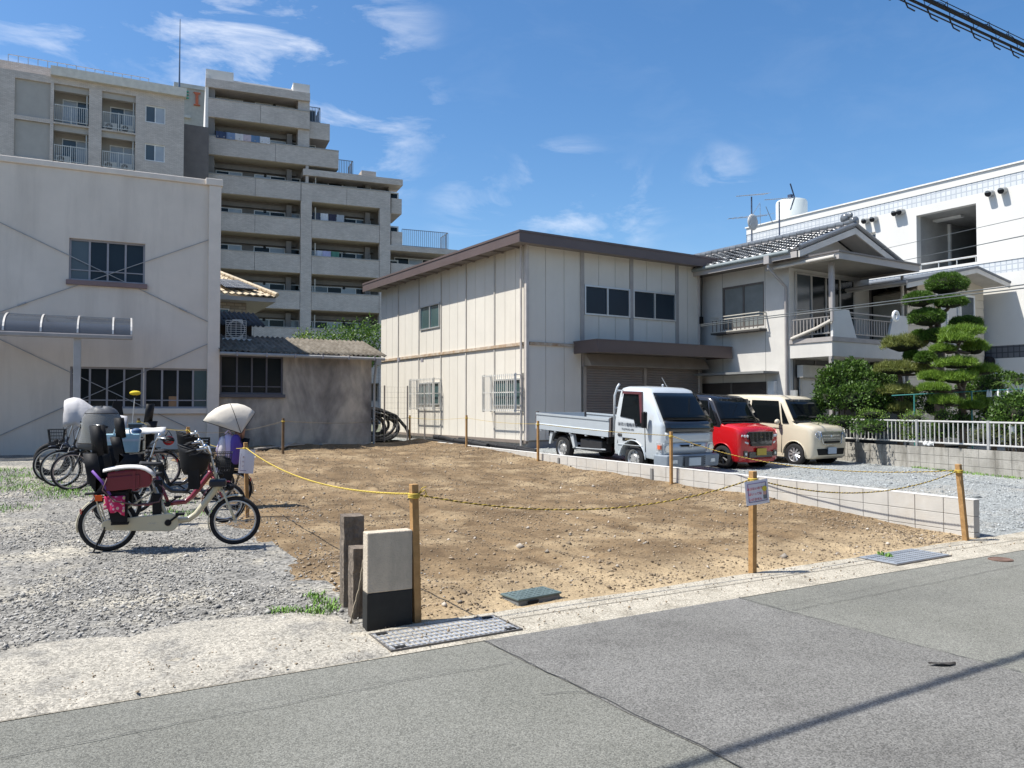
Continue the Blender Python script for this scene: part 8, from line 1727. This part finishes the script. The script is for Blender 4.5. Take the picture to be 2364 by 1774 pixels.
# ============================================================ overhead cables
cb=M('cable_black',(.012,.012,.014),.6); oc=thing('overhead_cable','thick black telephone cable bundle with spiral hangers at the top right','cable',(0,3.73,0)); s_=-.021
def cpt(x,dy=0,dz=0): return (x,s_*x+dy,5.08+dz)
for (dy,dz,r) in ((0,0,.019),(.03,-.04,.012),(.02,.07,.004),(.02,-.09,.006)):
    MB().tube([cpt(x,dy,dz) for x in np.arange(-30,61,3.)],r,8).build('cable',cb,oc,smooth='all')
P=[]
for k in range(2600):
    x=-4+k*.012; a=k*.20; P.append(cpt(x,.01+.03*math.cos(a),-.015+.05*math.sin(a)))
MB().tube(P,.003,4).build('spiral_hanger',cb,oc)
m=MB()
for k in range(40):
    x=2+k*.34; m.tube([cpt(x,.02,.03),cpt(x+.05,.02,.085),cpt(x+.06,.02,.02)],.004,4); m.tube([cpt(x+.1,.03,-.05),cpt(x+.16,.03,-.115),cpt(x+.26,.03,-.12)],.006,4)
stuff(m.build('hanger_loops',cb,oc))
wg=M('service_wire',(.10,.11,.11),.5)
for (a,b,ca,cb_,r,lab) in ((z7(40,830),z7(1720,622),23.0,13,.011,'upper of the two service wires from the warehouse corner past the pruned juniper'),(z7(40,838),z7(1720,640),23.0,13,.011,'lower of the two service wires from the warehouse corner past the pruned juniper'),(z7(1080,500),z7(1720,368),27,15,.010,'lower wire crossing in front of the white building landing'),(z7(880,462),z7(1720,274),28,17,.007,'upper thin wire crossing in front of the white building')):
    A=atc(*a,ca); u0,v0=b; B=atc(u0,v0,cb_); B2=B+(B-A)*.6; t=thing('service_wire',lab,'wire',tuple(A)); n=24; MB().tube([(B2-A)*(k/n)-Vector((0,0,.0)) for k in range(n+1)],r,6).build('wire',wg,t,smooth='all')
ib=atc(*z7(1050,785),18.2); t=thing('cable_coil','white loop of spare cable hanging on the service wire','cable coil',tuple(ib)); MB().ring((0,0,0),'y',.10,.035,24,8).build('loop',whitefr,t,smooth='all')
# ============================================================ added unseen houses behind the viewer, dimming and warming the fill light
def added_house(x0,x1,y1,dep,hw,hr,label,wallc,roofc):
    t=thing('added_house',label,'house',((x0+x1)/2,y1,0)); w=(x1-x0)/2
    MB().box(-w,w,-dep,0,0,hw).build('wall',wallc,t)
    m=MB(); m.prism([(-dep-.6,hw+.003),(.6,hw+.003),(-dep/2,hr)],'x',-w-.5,w+.5); m.build('roof',roofc,t)
    n=max(2,int(w))
    for k in range(n):
        for z in (1.0,3.9):
            c=-w+2*w*(k+.5)/n; o=MB().box(c-.85,c+.85,.001,.06,z,z+1.25).build('window',alu,t); MB().box(c-.78,c+.78,.061,.066,z+.06,z+1.19).build('pane',dkglass,o)
wA=M('added_wall_beige',(.50,.44,.36),.9,dirt=.2); wB=M('added_wall_grey',(.42,.40,.37),.9,dirt=.2); wC=M('added_wall_cream',(.55,.50,.42),.9); rA=M('added_roof',(.10,.095,.09),.7); rB=M('added_roof_brown',(.16,.10,.07),.7)
added_house(-26,-13,-6.2,9,5.8,8.0,'added unseen beige two-storey house across the road, farthest left',wA,rA); added_house(-11.5,-1.5,-5.8,9,6.0,8.4,'added unseen grey two-storey house across the road, left of the viewer',wB,rB); added_house(0,11,-6.4,9,5.7,8.0,'added unseen cream two-storey house across the road, right of the viewer',wC,rA); added_house(12.5,26,-6.0,9,6.1,8.6,'added unseen beige house across the road, second from the right',wA,rB); added_house(28,44,-6.3,9,5.8,8.2,'added unseen grey house across the road, farthest right',wB,rA)
